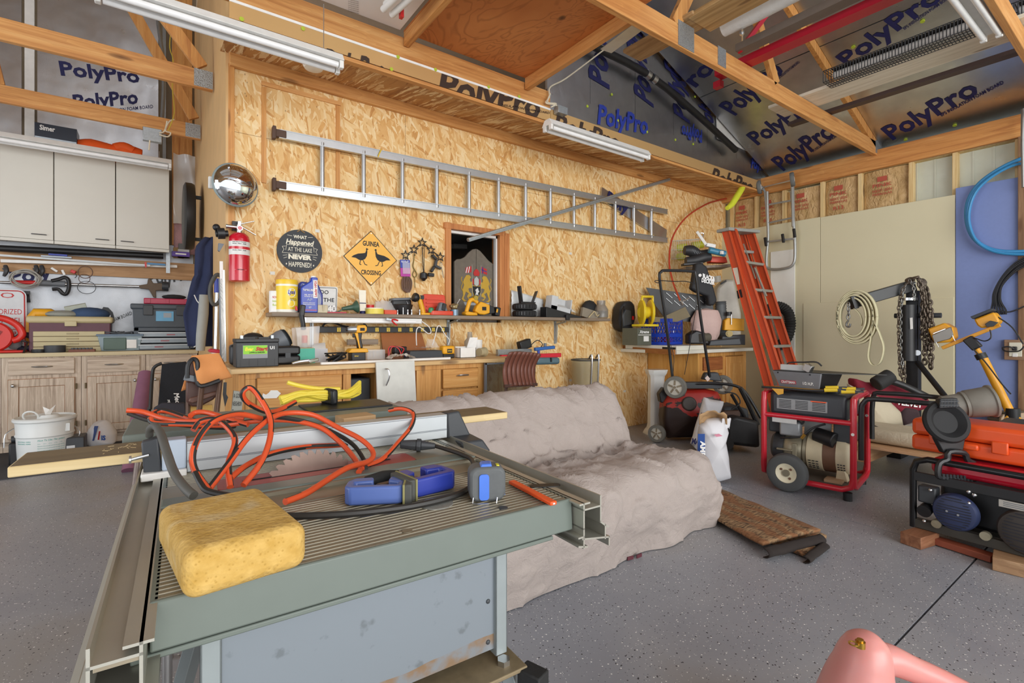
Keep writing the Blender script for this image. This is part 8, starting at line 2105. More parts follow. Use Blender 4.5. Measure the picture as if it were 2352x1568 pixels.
obj('red_border',MB().tube([mm_@Vector((x,y,.006))for x,y in rrect(w_*.93,h_*.95,.045)],.005,5,True),REDINK,T)
sq=lambda s,y,x0,x1:txt(s,lambda u,v:mm_@Vector((x0*w_+(x1-x0)*w_*u,y*h_+v*h_*.085,.0055)),REDINK,T,.0)
sq('RESTRICTED',.36,-.3,.30)if False else sq('NO',.36,-.15,.30)
sq('UNAUTHORIZED',.10,-.42,.42);sq('PERSONNEL',-.04,-.30,.42);sq('PARKING',-.22,-.3,.32);sq('IN GARAGE',-.40,-.3,.36)
T,w_,h_=li('circular_saw','red circular saw sitting on the counter at the picture edge','power saw',-40,46,728,6.25)
RS_=mt('saw red','#d22f26',.35)
obj('base_shoe',MB().box((0,-.05,.012),(w_,.16,.02)),RS_,T,bv=.008)
obj('blade_guard',MB(TR(-.05,-.02,h_*.45,rx=90)).lathe([(1e-5,.03),(h_*.38,.03),(h_*.42,.015),(h_*.42,-.03),(1e-5,-.03)],28),RS_,T)
obj('handle',MB().tube([(-.12,-.04,h_*.92),(.0,-.04,h_*.98),(.10,-.04,h_*.80),(w_*.42,-.04,h_*.55),(w_*.36,-.04,h_*.40),(.08,-.04,h_*.34)],.028,10,sm=5),RS_,T)
obj('guard_vent',MB().box((-.02,-.055,h_*.55),(.05,.004,.06),(0,30,0)),mt('vent shadow red','#8a1c18',.5),T)
obj('power_cord',MB().tube([(w_*.40,-.05,h_*.33),(w_*.52,-.06,h_*.30),(w_*.54,-.1,.08),(w_*.52,-.22,-.01),(w_*.50,-.235,-.08)],.008,7,sm=5),BLACK,T)
obj('plug',MB().box((w_*.48,-.24,-.12),(.06,.04,.07)),BLACK,T,bv=.012)
T,w_,h_=li('navy_headphones','navy and black ear muffs beside the red saw','ear muffs',38,70,762,6.4)
obj('ear_cup',MB().torus((0.01,0,h_*.5),h_*.36,h_*.14,(.3,1,0),22,10),mt('navy black','#1c1f33',.5),T)
obj('ear_pad',MB().ball((-.06,.0,h_*.42),h_*.3,12,(1,.6,1)),mt('foil grey pad','#8f8f92',.5),T)
T,w_,h_=li('yellow_level_case','yellow plastic tool handle standing behind the fishing box','case',78,125,716,6.45)
obj('frame',MB().tube([(-w_*.42,0,.03),(-w_*.42,0,h_*.85),(-w_*.30,0,h_*.97),(w_*.2,0,h_*.97),(w_*.42,0,h_*.88)],.045,10),YEL,T)
TAN=mt('tackle box tan','#c3b68d',.5,var=.05);MRN=mt('tackle box maroon','#5d3340',.5)
T,w_,h_=li('tackle_box','tan and maroon tackle box with four drawers on the counter','tool box',88,238,726,6.18)
obj('shell',MB().box((0,.14,h_*.42),(w_*.94,.26,h_*.84)),MRN,T,bv=.008)
obj('lid',MB().box((0,.14,h_*.90),(w_,.30,h_*.19)),TAN,T,bv=.02)
obj('lid_seam',MB().box((-w_*.26,-.011,h_*.88),(w_*.36,.004,.006)).box((w_*.26,-.011,h_*.88),(w_*.36,.004,.006)),MATS['pale worktop'],T)
obj('latch',MB().box((.0,-.016,h_*.79),(w_*.14,.016,h_*.15)),TAN,T,bv=.005)
for i in range(4):
 d=obj('drawer',MB().box((-w_*.01,.0,h_*(.07+.145*i)),(w_*.82,.02,h_*.135)),TAN,T,bv=.004)
 obj('drawer_grip',MB().box((w_*.02,-.012,h_*(.075+.145*i)),(w_*.14,.008,h_*.04)),mt('tan shade','#a89b76',.5),d,bv=.002)
T=th('grey_cap_pile','crumpled blue and grey cloth caps lying on the tackle box','cap',pY(190,722,6.25))
zq=pY(163,726,6.18).z+.005
c=pY(200,722,6.3)
loose(T,'denim_hat',MB().ball((c.x+.02,6.3,zq+.02),.12,16,(1.3,.9,.55)),cloth('denim cloth','#2f4668','#41597c',40,.3),'crumpled denim blue cap on the tackle box lid','cap')
loose(T,'grey_rag',MB().ball((c.x-.17,6.26,zq+.015),.09,14,(1.4,.8,.4)),cloth('grey rag','#8b8d84','#9fa198',40,.3),'flat grey rag lying left on the tackle box lid','rag')
loose(T,'pale_packet',MB().box((c.x-.08,6.34,zq+.06),(.16,.03,.10),(20,-15,0)),mt('pale packet','#bfc3b4',.5),'pale packet propped behind the rag and cap','packet')
drop(T)
T,w_,h_=li('clear_tub','translucent blue green plastic tub full of small parts','tub',238,318,766,6.25)
obj('tub',MB().hex([(-w_*.42,-.1,0),(w_*.42,-.1,0),(w_*.42,.1,0),(-w_*.42,.1,0),(-w_/2,-.12,h_*.92),(w_/2,-.12,h_*.92),(w_/2,.12,h_*.92),(-w_/2,.12,h_*.92)]),mt('tub haze','#93a4ab',.3),T,bv=.006)
obj('tub_rim',MB().box((0,0,h_*.92),(w_*1.05,.26,.02)),mt('rim slate blue','#5d7387',.4),T,bv=.004)
obj('green_block',MB().box((-w_*.12,-.118,h_*.42),(w_*.5,.012,h_*.7)),mt('tub green grey','#54695f',.5),T,bv=.008)
obj('white_block',MB().box((w_*.25,-.116,h_*.4),(w_*.22,.008,h_*.5)),WHITE,T)
pt=MB()
for i in range(26):pt.beam((random.uniform(-.45,.45)*w_,random.uniform(-.08,.08),h_*.95),(random.uniform(-.45,.45)*w_,random.uniform(-.08,.08),h_*1.12),.01,.01)
obj('metal_bit',pt,DGREY,T)['kind']='stuff'
T,w_,h_=li('organiser_case','dark slate case with three clear drawers under the grey tool box','tool box',322,436,752,6.15)
SLT=mt('slate plastic','#474f57',.5)
obj('frame',MB().bb((-w_/2,0,0),(-w_*.42,.26,h_)).bb((w_*.42,0,0),(w_/2,.26,h_)).bb((-w_/2,0,h_*.84),(w_/2,.26,h_)).bb((-w_/2,.2,0),(w_/2,.26,h_)).bb((-w_/2,0,0),(w_/2,.26,.015)),SLT,T,bv=.004)
for i in range(3):
 d=obj('drawer',MB().box((.0,.08,h_*(.15+.27*i)),(w_*.82,.17,h_*.20)),mt('drawer haze','#8b979f',.3),T,bv=.004)
 obj('drawer_lip',MB().box((0,-.012,h_*(.23+.27*i)),(w_*.86,.02,.012)),mt('lip haze','#b3bcc2',.3),d)
 obj('red_bits',MB().box((-w_*.1+.05*i,-.0065,h_*(.14+.27*i)),(w_*.14,.003,h_*.05)),mt('pinkish bits','#a5646a',.6),d)
zc_=LT+h_
T,w_,h_=li('grey_tool_box','dark grey tool box with two latches stacked on the drawer case','tool box',317,440,698,6.15,zc_+.001)
obj('body',MB().hex([(-w_*.46,.0,0),(w_*.46,.0,0),(w_*.46,.26,0),(-w_*.46,.26,0),(-w_*.48,-.01,h_*.78),(w_*.48,-.01,h_*.78),(w_*.48,.27,h_*.78),(-w_*.48,.27,h_*.78)]),SLT,T,bv=.006)
obj('lid',MB().box((0,.13,h_*.88),(w_*1.02,.30,h_*.22)),SLT,T,bv=.012)
for x in(-.25,.25):obj('latch',MB().box((w_*x,-.022,h_*.72),(w_*.15,.02,h_*.42)),DGREY,T,bv=.006)
obj('label',MB().box((0,-.0115,h_*.48),(w_*.27,.003,h_*.42)),mt('label blue','#5aa0c8',.4),T)
obj('label_photo',MB().box((w_*.04,-.0135,h_*.52),(w_*.12,.002,h_*.2)),mt('photo grey','#9aa3ab',.5),T)
zd_=zc_+h_+.001
T,w_,h_=li('pink_driver_case','pink red tool case lying on the dark grey tool box','case',341,428,686,6.25,zd_)
obj('case',MB().box((0,0,h_/2),(w_,.12,h_)),mt('case rose red','#b52a4c',.4),T,bv=.008)
for x in(-.4,.0,.4):obj('latch',MB().box((w_*x,-.062,h_*.5),(.03,.008,h_*.8)),mt('case rose red','#b52a4c',.4),T,bv=.002)
one('black_glove',MB().ball((pY(400,680,6.25).x,6.25,zd_+h_+.02),.06,12,(1.8,.8,.45)),cloth('black rag','#1f1f21','#303034',40,.3),'black glove lying on the pink tool case','glove')
for x0,x1,yt,m,nm,lb in((107,145,793,DGREY,'black_lid_tin','round dark tin lying before the tackle box'),(76,105,802,BLACK,'black_disc','flat black disc lying on the counter edge'),(166,212,796,mt('rust brown strips','#7a4b3a',.6),'drill_index','flat brown bit holder before the tackle box')):
 T,w_,h_=li(nm,lb,'tin' if 'tin' in nm else 'disc' if 'disc' in nm else 'bit holder',x0,x1,yt,6.06)
 if nm=='drill_index':
  obj('tray',MB().box((0,0,.012),(w_,.08,.024)),m,T,bv=.003)
  for i in range(6):obj('bit',MB().box((-w_*.36+i*w_*.14,0,.03),(.02,.05,.016)),DGREY,T)
 else:obj('body',MB().lathe([(w_*.48,0),(w_*.5,.01),(w_*.5,h_),(w_*.42,h_),(w_*.40,h_*.6),(1e-5,h_*.6)],22),m,T)
for i,(x0,x1,yt,m)in enumerate(((400,420,570,mt('kraft box','#b08f5f',.7)),(412,434,561,GREY),(410,432,574,LG),(398,432,579,mt('violet print','#5a3f9a',.5)))):
 T,w_,h_=item('small_carton',('brown carton at the back of the ledge','grey carton, uppermost on the ledge by the pink insulation','pale grey carton lying on the violet one','violet printed carton on the ledge by the coat')[i],'carton',x0,x1,yt,BW-.10-.03*i,pY(415,592,BW-.1).z)
 z0=0 if i in(0,3)else h_*.5
 obj('carton',MB().bb((-w_/2,-.05,0),(w_/2,.05,h_)),m,T,bv=.001)
 if i==3:obj('white_print',MB().box((0,-.051,h_*.5),(w_*.6,.001,h_*.3)),WHITE,T)
PKI=cloth('pink fibreglass','#d9a9b6','#e8c6cd',30,.6)
one('pink_insulation',MB().grid(lambda u,v:(pY(400+60*u,500,BW-.05).x,BW-.05-.04*sin(pi*u)-.02*noise.noise((u*5,v*5,1)),pY(430,585-75*v,BW-.05).z),12,12),PKI,'pink fibreglass insulation showing below the clear film','insulation',solid=.02)
FLM=NT('hanging clear film')
FLM=FLM.p(col=lin('#eceff0'),rough=.15,alpha=.8)
one('plastic_sheet',MB().grid(lambda u,v:(pY(398+66*u,430,BW-.14).x,BW-.14-.05*noise.noise((u*4,v*3,8))-.03*sin(u*9+v*3),pY(430,516-160*v,BW-.14).z),24,24),FLM,'clear plastic sheet hanging between the cabinets and the wall corner','film')
T=th('black_round_fan','black round drum seen edge on, mounted on the plywood side wall','fan',(u0-.12,5.9,1.9))
c=Vector((u0-.085,5.55,pY(458,500,5.55).z))
obj('drum',MB().lathe([(1e-5,.0),(.30,.0),(.31,.02),(.31,.07),(.28,.085),(1e-5,.085)],34,Matrix.Translation(c)@basis((-1,0,0)).to_4x4()),BLACK,T)
for i in range(2):obj('wall_bracket',MB().box((u0-.052,5.6,c.z+(.2 if i else-.2)),(.06,.03,.03)),DGREY,T)
NAVY=cloth('navy coat cloth','#1d2440','#2b3558',30,.25)
T=th('navy_coat','navy work coat hanging on the plywood side wall by the corner','coat',(u0-.1,4.2,.9))
cv=4.55
def coat(u,v):
 y=547+(795-547)*v
 xl=448 if v<.08 else(452-4*sin(v*3))if v<.35 else 446-26*(v-.35)/.35 if v<.7 else 420+12*(v-.7)/.3
 xl=470-22*min(1,v/.1)if v<.1 else xl
 xr=502
 p=pY(xl+(xr-xl)*u,y,cv)
 d=.05*sin(pi*u)+.018*sin(u*11+v*3)+.01*noise.noise((u*5,v*5,3))
 return(p.x,cv-d,p.z)
obj('coat_front',MB().grid(coat,20,26),NAVY,T,solid=.02)
obj('white_trim',MB().tube([pY(446,677,cv-.08),pY(452,690,cv-.08),pY(460,700,cv-.08)],.004,5).tube([pY(445,797,cv-.07),pY(457,791,cv-.07)],.004,5),WHITE,T)
obj('grey_sleeve',MB().tube([pY(469,677,cv-.09),pY(467,720,cv-.09),pY(462,770,cv-.09),pY(460,805,cv-.09)],[.032,.036,.034,.03],12,sm=3),mt('sleeve grey','#a3a49f',.8),T)
T=th('car_wash_pole','steel wash pole with blue grip and red brush head by the corner post','brush',pY(502,810,4.0))
pv=3.95
obj('pole',MB().tube([pY(496,812,pv),pY(498,740,pv),pY(500,670,pv)],.016,10),STEEL,T)
obj('grip',MB().tube([pY(500,672,pv),pY(501,640,pv)],.022,10),BLUEP,T)
obj('red_head',MB().slab([pY(x,y,pv-.1)for x,y in((480,806),(486,801),(510,804),(524,810),(522,814),(506,811),(482,809))],(0,.12,0)),mt('brush head red','#c21f3d',.4),T,bv=.006)
obj('white_bristle',MB().slab([pY(x,y,pv-.09)for x,y in((484,808),(504,811),(520,814),(518,822),(500,818),(490,814))],(0,.1,0)),WHITE,T)
T=th('bicycle_tube_coil','grey hose loop hanging over the wash pole grip','hose',pY(497,660,4.05))
for i in range(2):obj('loop',MB().tube([pY(490+1.5*i,640,3.86),pY(500,630+i,3.86),pY(513,640,3.86),pY(515,660,3.86),pY(505,690,3.86),pY(492,700,3.86),pY(483+i,685,3.86),pY(483,660,3.86)],.012,8,True,sm=4),mt('hose grey black','#4e4e4b',.6),T)
T=th('pushbroom_brackets','black gear shaped holder and grey bracket on the corner post','holder',pY(505,540,3.7))
obj('gear_disc',MB().cyl(pY(495,537,3.62),pY(524,536,3.62),.02,n=10).cyl(pY(500,536,3.6),pY(516,536,3.6),.035,n=14),BLACK,T)
obj('bracket',MB().slab([pY(x,y,3.64)for x,y in((502,558),(515,560),(505,577),(501,575))],(0,.03,0)),GREY,T)
obj('black_knob',MB().ball(pY(497,522,3.62),.022,10),BLACK,T)
T=th('aluminium_trim_lengths','thin white and aluminium strips leaning in the corner by the post','strips',pY(512,800,3.75))
for i,(x0,x1,m)in enumerate(((508,513,WHITE),(512,516,ALU),(506,509,GREY))):loose(T,'trim_strip',MB().beam(pY(x0,600+20*i,3.63),pY(x1,830,3.63),.018,.012),m,('white trim strip leaning at the corner post','aluminium trim strip leaning nearest the corner post','grey trim strip leaning behind the wash pole')[i],'strip','strips in the corner')
drop(T)
T,w_,h_=item('white_bucket','white pail of hand wipes with green print standing on the dark floor strip','bucket',49,160,955,5.3,0.007)
r=w_/2*.92
BKW=mt('pail white','#dde0de',.4,var=.03)
obj('pail',MB().lathe([(r*.86,0),(r*.90,.02),(r*.96,h_*.62),(r*1.0,h_*.64),(r*1.0,h_*.66),(r*.97,h_*.68),(r,h_*.93)],32),BKW,T)
obj('lid',MB().lathe([(r*1.04,h_*.92),(r*1.08,h_*.94),(r*1.08,h_*.98),(r*1.02,h_*1.0),(r*.95,h_*.97),(1e-5,h_*.97)],32),BKW,T)
obj('dispenser',MB().cyl((.02,0,h_*.97),(.02,0,h_*1.03),.07,.055,20),BKW,T)
obj('wipe',MB().slab([(.0,-.01,h_*1.03),(.03,.0,h_*1.03),(.06,.0,h_*1.22),(.025,-.01,h_*1.13),(-.015,-.01,h_*1.2)],(0,.012,0)),WHITE,T)
obj('pull_ring',MB().torus((-.08,-.03,h_*1.02),.045,.007,(.2,.9,.4),20,6),BKW,T)
obj('bail_wire',MB().tube([(-r*1.0,0,h_*.8),(-r*1.25,-.03,h_*.7),(-r*1.28,-.04,h_*.45)],.004,6,sm=3).tube([(r*1.0,0,h_*.75),(r*1.18,-.03,h_*.62),(r*1.1,-.03,h_*.5)],.004,6,sm=3),STEEL,T)
obj('bail_lug',MB().box((r*.8,-r*.55,h_*.78),(.03,.03,.06)),BKW,T)
TEAL=mt('teal ink','#2f9a8e',.5)
txt('How To Use The System',cylf((0,0,0),r*.955,h_*.56,h_*.035,262,318),TEAL,T,.01,.2)
for i in range(4):txt('Remove lid and pull towels through opening',cylf((0,0,0),r*.945,h_*(.50-i*.045),h_*.018,262,318),TEAL,T,0)
for i in range(2):txt('INDUSTRIAL WIPES',cylf((0,0,0),r*.955,h_*(.55-i*.04),h_*.02,212,248),TEAL,T,.01)
T,w_,h_=item('black_battery_pack','black jump starter pack half hidden behind the white bucket','battery',30,58,1000,5.5,0.007)
obj('case',MB().box((0,0,h_*.4),(w_*1.0,.16,h_*.8)),BLACK,T,bv=.012)
obj('clamp',MB().cyl((-.04,-.02,h_*.9),(.05,-.02,h_*.92),.025,n=12),DGREY,T)
T,w_,h_=item('small_dark_tools','dark grey tool box between the bucket and the blue sack','tool box',156,192,988,5.3,0.007)
obj('case',MB().box((0,0,h_*.42),(w_,.2,h_*.84)),DGREY,T,bv=.01)
obj('pale_tag',MB().box((-.02,-.102,h_*.5),(.05,.003,.05)),LG,T)
T=sack('blue_white_sack','small white and blue sack slumped before the oak cabinet',[(203,1018),(207,1000),(215,978),(228,964),(240,964),(250,976),(259,998),(261,1018),(232,1040)],4.3,.24)
obj('blue_print',MB().grid(lambda u,v:pD(207+9*u+10*v,1012-34*v,4.3-.10-.03*u),4,6),BBL,T)
obj('red_print',MB().slab(onp([(224,1010),(227,990),(230,990),(227,1010)],4.165),FW*.003),REDINK,T)
txt('IS',quadf(pD(233,1010,4.165),pD(243,1010,4.165),pD(233,1000,4.165)),BBL,T,.05)
T=th('plum_foam_roll','plum coloured exercise mat rolled and standing against the cabinets','mat',(pZ(318,1015,0).x,4.6,0))
a,b=pY(336,858,5.2),pY(312,1005,4.85)
d_=(b-a);a0=a;b0=a+d_*((a.z-.01)/(a.z-b.z))
obj('roll',MB().lathe([(1e-5,0),(.055,0),(.055,(b0-a0).length),(.05,(b0-a0).length),(1e-5,(b0-a0).length-.01)],24,Matrix.Translation(b0)@basis(a0-b0).to_4x4()),mt('plum foam','#84566b',.8),T)
sp_=MB(Matrix.Translation(a0)@basis(a0-b0).to_4x4())
sp_.tube([(cos(t_)*(.008+.0035*t_),sin(t_)*(.008+.0035*t_),.0)for t_ in[i*.4 for i in range(32)]],.003,5)
obj('spiral_edge',sp_,mt('plum shade','#5a3747',.8),T)
T=th('black_folding_chair','black folding camp chair with white lettering leaning at the cabinets','chair',pY(390,960,4.7))
cvv=4.7
fq_=lambda x,y,v_=cvv:pY(x,y,v_)
obj('back_fabric',MB().slab([fq_(x,y)for x,y in((372,836),(428,830),(430,935),(362,940))],(0,.02,0)),cloth('black canvas','#15171c','#22252c',40,.2),T,bv=.005)
obj('seat_fabric',MB().slab([fq_(x,y,cvv-.25)for x,y in((352,938),(372,926),(425,925),(430,958),(356,948))],(0,.05,0)),mt('seat charcoal','#34343d',.8),T,bv=.01)
obj('frame',MB().tube([fq_(345,940,cvv-.1),fq_(350,860,cvv),fq_(356,842,cvv),fq_(372,834,cvv)],.012,8,sm=3).tube([fq_(343,935,cvv-.02),(fq_(340,935,cvv).x,cvv-.05,.01)],.012,8).tube([fq_(428,832,cvv+.03),(fq_(432,935,cvv).x,cvv-.0,.01)],.012,8),BLACK,T)
txt('Mechanic',quadf(pY(399,903,cvv-.004),pY(409,955,cvv-.004),pY(411,903,cvv-.004),.002),WINK,T,.02)
txt('Master',quadf(pY(384,918,cvv-.004),pY(389,940,cvv-.004),pY(390,918,cvv-.004),.002),WINK,T,.02)
T=th('brown_step_stool','brown folding step stool standing before the coat with a cloth on top','stool',pY(475,960,2.9))
bv_=2.86
fs_=lambda x,y,v_=bv_:pY(x,y,v_)
BST=mt('brown stool plastic','#4f3026',.45)
obj('top_step',MB().slab([fs_(x,y,bv_-.02)for x,y in((427,862),(431,835),(446,820),(505,815),(520,835),(508,872),(446,886))],(0,.10,0)),BST,T,bv=.02)
obj('lower_step',MB().slab([fs_(x,y)for x,y in((428,876),(510,868),(508,898),(490,918),(460,934),(440,934),(428,922))],(0,.05,0)),BST,T,bv=.008)
obj('step_band',MB().slab([fs_(x,y,bv_-.03)for x,y in((433,922),(437,914),(498,898),(500,906),(442,926))],(0,.04,0)),mt('stool band','#6a483b',.45),T,bv=.004)
TBE=mt('stool tube brown','#6f584c',.35,.5)
for x0,y0,x1,y1 in((464,880,456,960),(506,870,496,960)):
 p,q=fs_(x0,y0,bv_-.05),fs_(x1,y1,bv_-.15);d_=q-p
 obj('leg',MB().tube([p,p+d_*((p.z-.005)/(p.z-q.z))],.012,10),TBE,T)
for x in(432,500):
 p=fs_(x,925,bv_+.04);obj('leg',MB().tube([fs_(x,870,bv_+.06),p,(p.x,bv_+.16,.005)],.010,8),TBE,T)
obj('latch',MB().box(fs_(437,868,bv_-.05),(.05,.02,.03),(0,15,0)),GREY,T,bv=.003)
obj('hanging_strap',MB().slab([fs_(x,y,bv_-.03)for x,y in((514,878),(521,878),(520,905),(524,912),(517,934),(512,906))],(0,.01,0)),BLACK,T)
obj('yellow_panel',MB().slab([fs_(x,y,bv_+.05)for x,y in((430,930),(488,930),(488,990),(428,990))],(0,.02,0)),mt('amber panel','#d7a850',.5),T)
CHA=cloth('orange chamois','#cf8347','#de9a5e',18,.2)
def cham(u,v):
 ridge0,ridge1=Vector((440,819)),Vector((502,813))
 f0,f1=Vector((456,886)),Vector((533,866))
 b0_,b1_=Vector((416,898)),Vector((470,880))
 r_=ridge0.lerp(ridge1,u)
 if v<.4:
  p=b0_.lerp(b1_,u).lerp(r_,v/.4);dep=bv_+.06-.02*v
 else:
  p=r_.lerp(f0.lerp(f1,u),(v-.4)/.6);dep=bv_-.03-.05*sin(pi*min(1,(v-.4)/.6)*.7)
 q=pY(p.x,p.y-4*(1-abs(v-.4)*4 if abs(v-.4)<.25 else 0),dep-.012*sin(u*10)*max(0,v-.4))
 return q
one('orange_chamois',MB().grid(cham,20,26),CHA,'orange chamois cloth draped over the brown step stool','cloth',solid=.006)
one('black_edge_trim',MB().tube([fs_(430,868,bv_-.06),fs_(432,838,bv_-.06),fs_(444,824,bv_-.06),fs_(454,834,bv_-.07),fs_(452,868,bv_-.07),fs_(462,886,bv_-.08),fs_(505,873,bv_-.08)],.010,7,sm=4),BLACK,'black rubber edge rim curving round the stool top','trim')
one('purple_box',MB().box(pY(336,1165,1.75),(.06,.06,.05)),mt('violet box','#9a3fb5',.5),'small violet carton on the trestle shelf left of the saw','box')
# ================================================================= overhead: joists, plywood, stored things, lights
PLY=NT('orange plywood')
_n=PLY.noise(PLY.ob((2.2,.9,2.2)),1.0,3,1.6)
_f=PLY.math('FRACT',PLY.math('MULTIPLY',_n,16.0))
_c=PLY.mix(PLY.ramp(_f,(.0,.55),(.25,.0),(.8,.0),(1.,.5)),PLY.ramp(PLY.noise(PLY.ob(),2.2,3),(.3,'#c27338'),(.7,'#d98d4e')),lin('#9a5526'))
_v=PLY.n('TexVoronoi',{'Vector':PLY.ob((2.4,1.7,1)),'Scale':1.0}).outputs['Distance']
_c=PLY.mix(PLY.ramp(_v,(.0,.95),(.035,.7),(.06,0.)),_c,lin('#4a2a14'))
PLY=PLY.p(col=_c,rough=.55)
JB,JH=2.965,.09
jts=[]
T=th('ceiling_joists','orange pine joists carrying the plywood deck between the trusses','joist',(1.6,2.6,JB))
for(xa,ya),(xb,yb)in(((927,112),(1034,0)),((1213,208),(1466,40))):
 p=pZ(xa,ya,JB);q=pZ(xb,yb,JB)
 jts.append((p.x+q.x)/2)
 obj('joist',MB().bb(((p.x+q.x)/2-.02,1.97,JB),((p.x+q.x)/2+.02,3.098,JB+JH)),PINEY,T,bv=.002)
obj('joist',MB().bb((jts[0]-1.0,1.97,JB),(jts[0]-.96,3.098,JB+JH)),PINEY,T,bv=.002)
one('plywood_deck',MB().bb((jts[0]-.02,1.5,JB+JH+.001),(jts[1]+.04,3.1,JB+JH+.014)),PLY,'orange plywood sheet lying overhead on the joists','plywood')
WB=mt('white board face','#eceeef',.4,var=.02)
T=th('white_printed_board','white board with black print lying overhead beside the plywood','board',(.4,2.6,3.18))
ub=pZ(600,15,3.17)
obj('board',MB().bb((-.6,1.2,JB+JH+.002),(jts[0]-.05,3.09,JB+JH+.012)),WB,T)
tl=MB()
for i in range(7):
 txt('Do not paint this face of panel',lambda u,v,i=i:pZ(800+24*u,26-i*4.4-v*2.4+6*u,JB+JH),INK,T,0,mb=tl)
obj('lettering',tl,INK,T,flat=True)
T=th('stored_tubes','bundle of white fluorescent tubes lying on the chord beside the joist','tubes',pZ(900,20,3.1))
for i,(x,y)in enumerate(((880,22),(886,10),(900,34),(893,2))):
 p=pZ(x,y,2.975+.02*(i%2));loose(T,'fluorescent_tube',MB().cyl(p,p+Vector((.12,-.9,0)),.019,n=14),WHITE,'spare white fluorescent tube in the bundle stored by the joist','tube','spare fluorescent tubes overhead')
loose(T,'red_tag',MB().box(pZ(922,30,2.98),(.02,.03,.06)),REDP,'small red piece beside the stored tubes overhead','tag')
drop(T)
def fixture(name,label,a,b,up,group='fluorescent strip lights',chain_=True):
 """twin tube strip from a to b (bottom of housing)"""
 a,b=Vector(a),Vector(b);d=(b-a).normalized();L=(b-a).length
 s=Vector((0,0,1)).cross(d).normalized()
 m=Matrix((d,s,Vector((0,0,1)))).transposed().to_4x4();m.translation=a
 T=th(name,label,'light',world=False,m=m,group=group)
 obj('housing',MB().hex([(0,-.065,.0),(L,-.065,.0),(L,.065,.0),(0,.065,.0),(0,-.03,.05),(L,-.03,.05),(L,.03,.05),(0,.03,.05)]),WHITE,T,bv=.003)
 for y in(-.036,.036):
  obj('tube',MB().cyl((.03,y,-.022),(L-.03,y,-.022),.0165,n=16),mt('tube glass white','#f3f4f4',.2),T)
  for x in(.012,L-.012):obj('lamp_holder',MB().box((x,y,-.018),(.024,.034,.045)),WHITE,T,bv=.004)
 for x in(.1,L-.1):obj('hanger',MB().tube([(x,0,.05),(x,0,up)],.0025,5),STEEL,T)
 return T
za=2.72
fA0,fA1=pY(215,-24,2.95),pY(784,150,2.95)
fixture('strip_light','long fluorescent strip light hanging before the corner of the strand wall',(pY(215,0,2.93).x,2.93,pY(784,150,2.93).z),(pY(784,150,2.93).x,2.93,pY(784,150,2.93).z),.32)
q0,q1=pY(1256,298,3.04),pY(1484,352,3.04)
zz_=(q0.z+q1.z)/2
fixture('strip_light','short fluorescent strip light hung below the foil fascia',(q0.x,3.04,zz_),(q1.x,3.04,zz_),.05)
q0,q1=pY(-80,318,6.0),pY(394,368,6.0)
zz_=(q0.z+q1.z)/2
fixture('strip_light','fluorescent strip light crossing in front of the white wall cabinets',(q0.x,6.0,zz_),(q1.x,6.0,zz_),.12)
q1=pZ(2278,78,2.92)
fixture('strip_light','fluorescent strip light coming in at the top right corner',(q1.x,q1.y,2.92),pZ(2178,-60,2.92),.12)
c=pZ(720,152,2.79)
T=th('smoke_alarm','round white smoke alarm under the soffit below the strip light','smoke alarm',c)
obj('body',MB().lathe([(.065,0),(.065,-.02),(.055,-.035),(.03,-.04),(1e-5,-.04)],28,Matrix.Translation((c.x,c.y,2.765+(c.y-3.12)*.1727-.001))),mt('alarm cream','#e8e2d4',.4),T)
obj('grille',MB().torus((c.x,c.y,2.765+(c.y-3.12)*.1727-.037),.035,.003,n=24),LG,T)
T=th('junction_box','steel junction box with white cable on the lower left chord','junction box',pY(350,312,5.55))
c=pY(350,311,5.56)
obj('box',MB().box(c,(.14,.05,.12)),GALV,T,bv=.003)
obj('cable',MB().tube([pY(366,309,5.5),pY(385,314,5.5),pY(392,305,5.5),pY(380,300,5.5),pY(388,280,5.5),pY(400,274,5.5)],.006,6,sm=4).tube([pY(366,305,5.5),pY(378,301,5.5),pY(384,278,5.5)],.006,6,sm=4).tube([pY(344,322,5.5),pY(342,345,5.5)],.006,6),mt('cream cable','#ddd3bb',.5),T)
one('yellow_wire',MB().tube([pY(392,75,5.4),pY(390,110,5.4),pY(398,140,5.4),pY(396,200,5.4),pY(400,260,5.4),pY(386,300,5.4)],.004,6,sm=5),mt('yellow wire','#c9b23c',.5),'thin yellow wire dropping past the pine post above the cabinets','wire')
one('grey_conduit',MB().tube([pY(358,-10,5.9),pY(364,60,5.9),pY(374,130,5.9),pY(376,200,5.9),pY(372,272,5.9)],.016,8,sm=4),mt('grey conduit','#8d9090',.4,.6),'grey conduit bending down behind the left pine chords','conduit')
T=th('fascia_outlet_box','steel outlet box with coiled white cable at the fascia corner','junction box',pY(1280,262,SV-.05))
obj('box',MB().box(pY(1288,255,SV-.05),(.10,.06,.06)),GALV,T,bv=.002)
obj('cable',MB().tube([pY(1462,58,2.6),pY(1380,120,2.9),pY(1300,180,3.1),pY(1264,200,SV-.04),pY(1262,222,SV-.04),pY(1254,236,SV-.05),pY(1274,240,SV-.06),pY(1284,246,SV-.05)],.006,6,sm=6).tube([pY(1264,215,SV-.05),pY(1258,235,SV-.06),pY(1278,238,SV-.06),pY(1266,246,SV-.06)],.006,6,sm=4),MATS['cream cable']if 'cream cable' in MATS else WHITE,T)
one('aluminium_flashing',MB().beam(pZ(1392,117,3.09),pZ(1478,52,3.09),.10,.006),ALU,'aluminium flashing strip end stored above the joist','flashing')
one('rounded_plank',MB().beam(pZ(1450,128,3.08),pZ(1612,40,3.08),.20,.03),wood('rounded plank','#8d6a42','#b08a5a','#c9a676',1),'weathered brown plank with rounded end stored over the chord','plank',bv=.01)
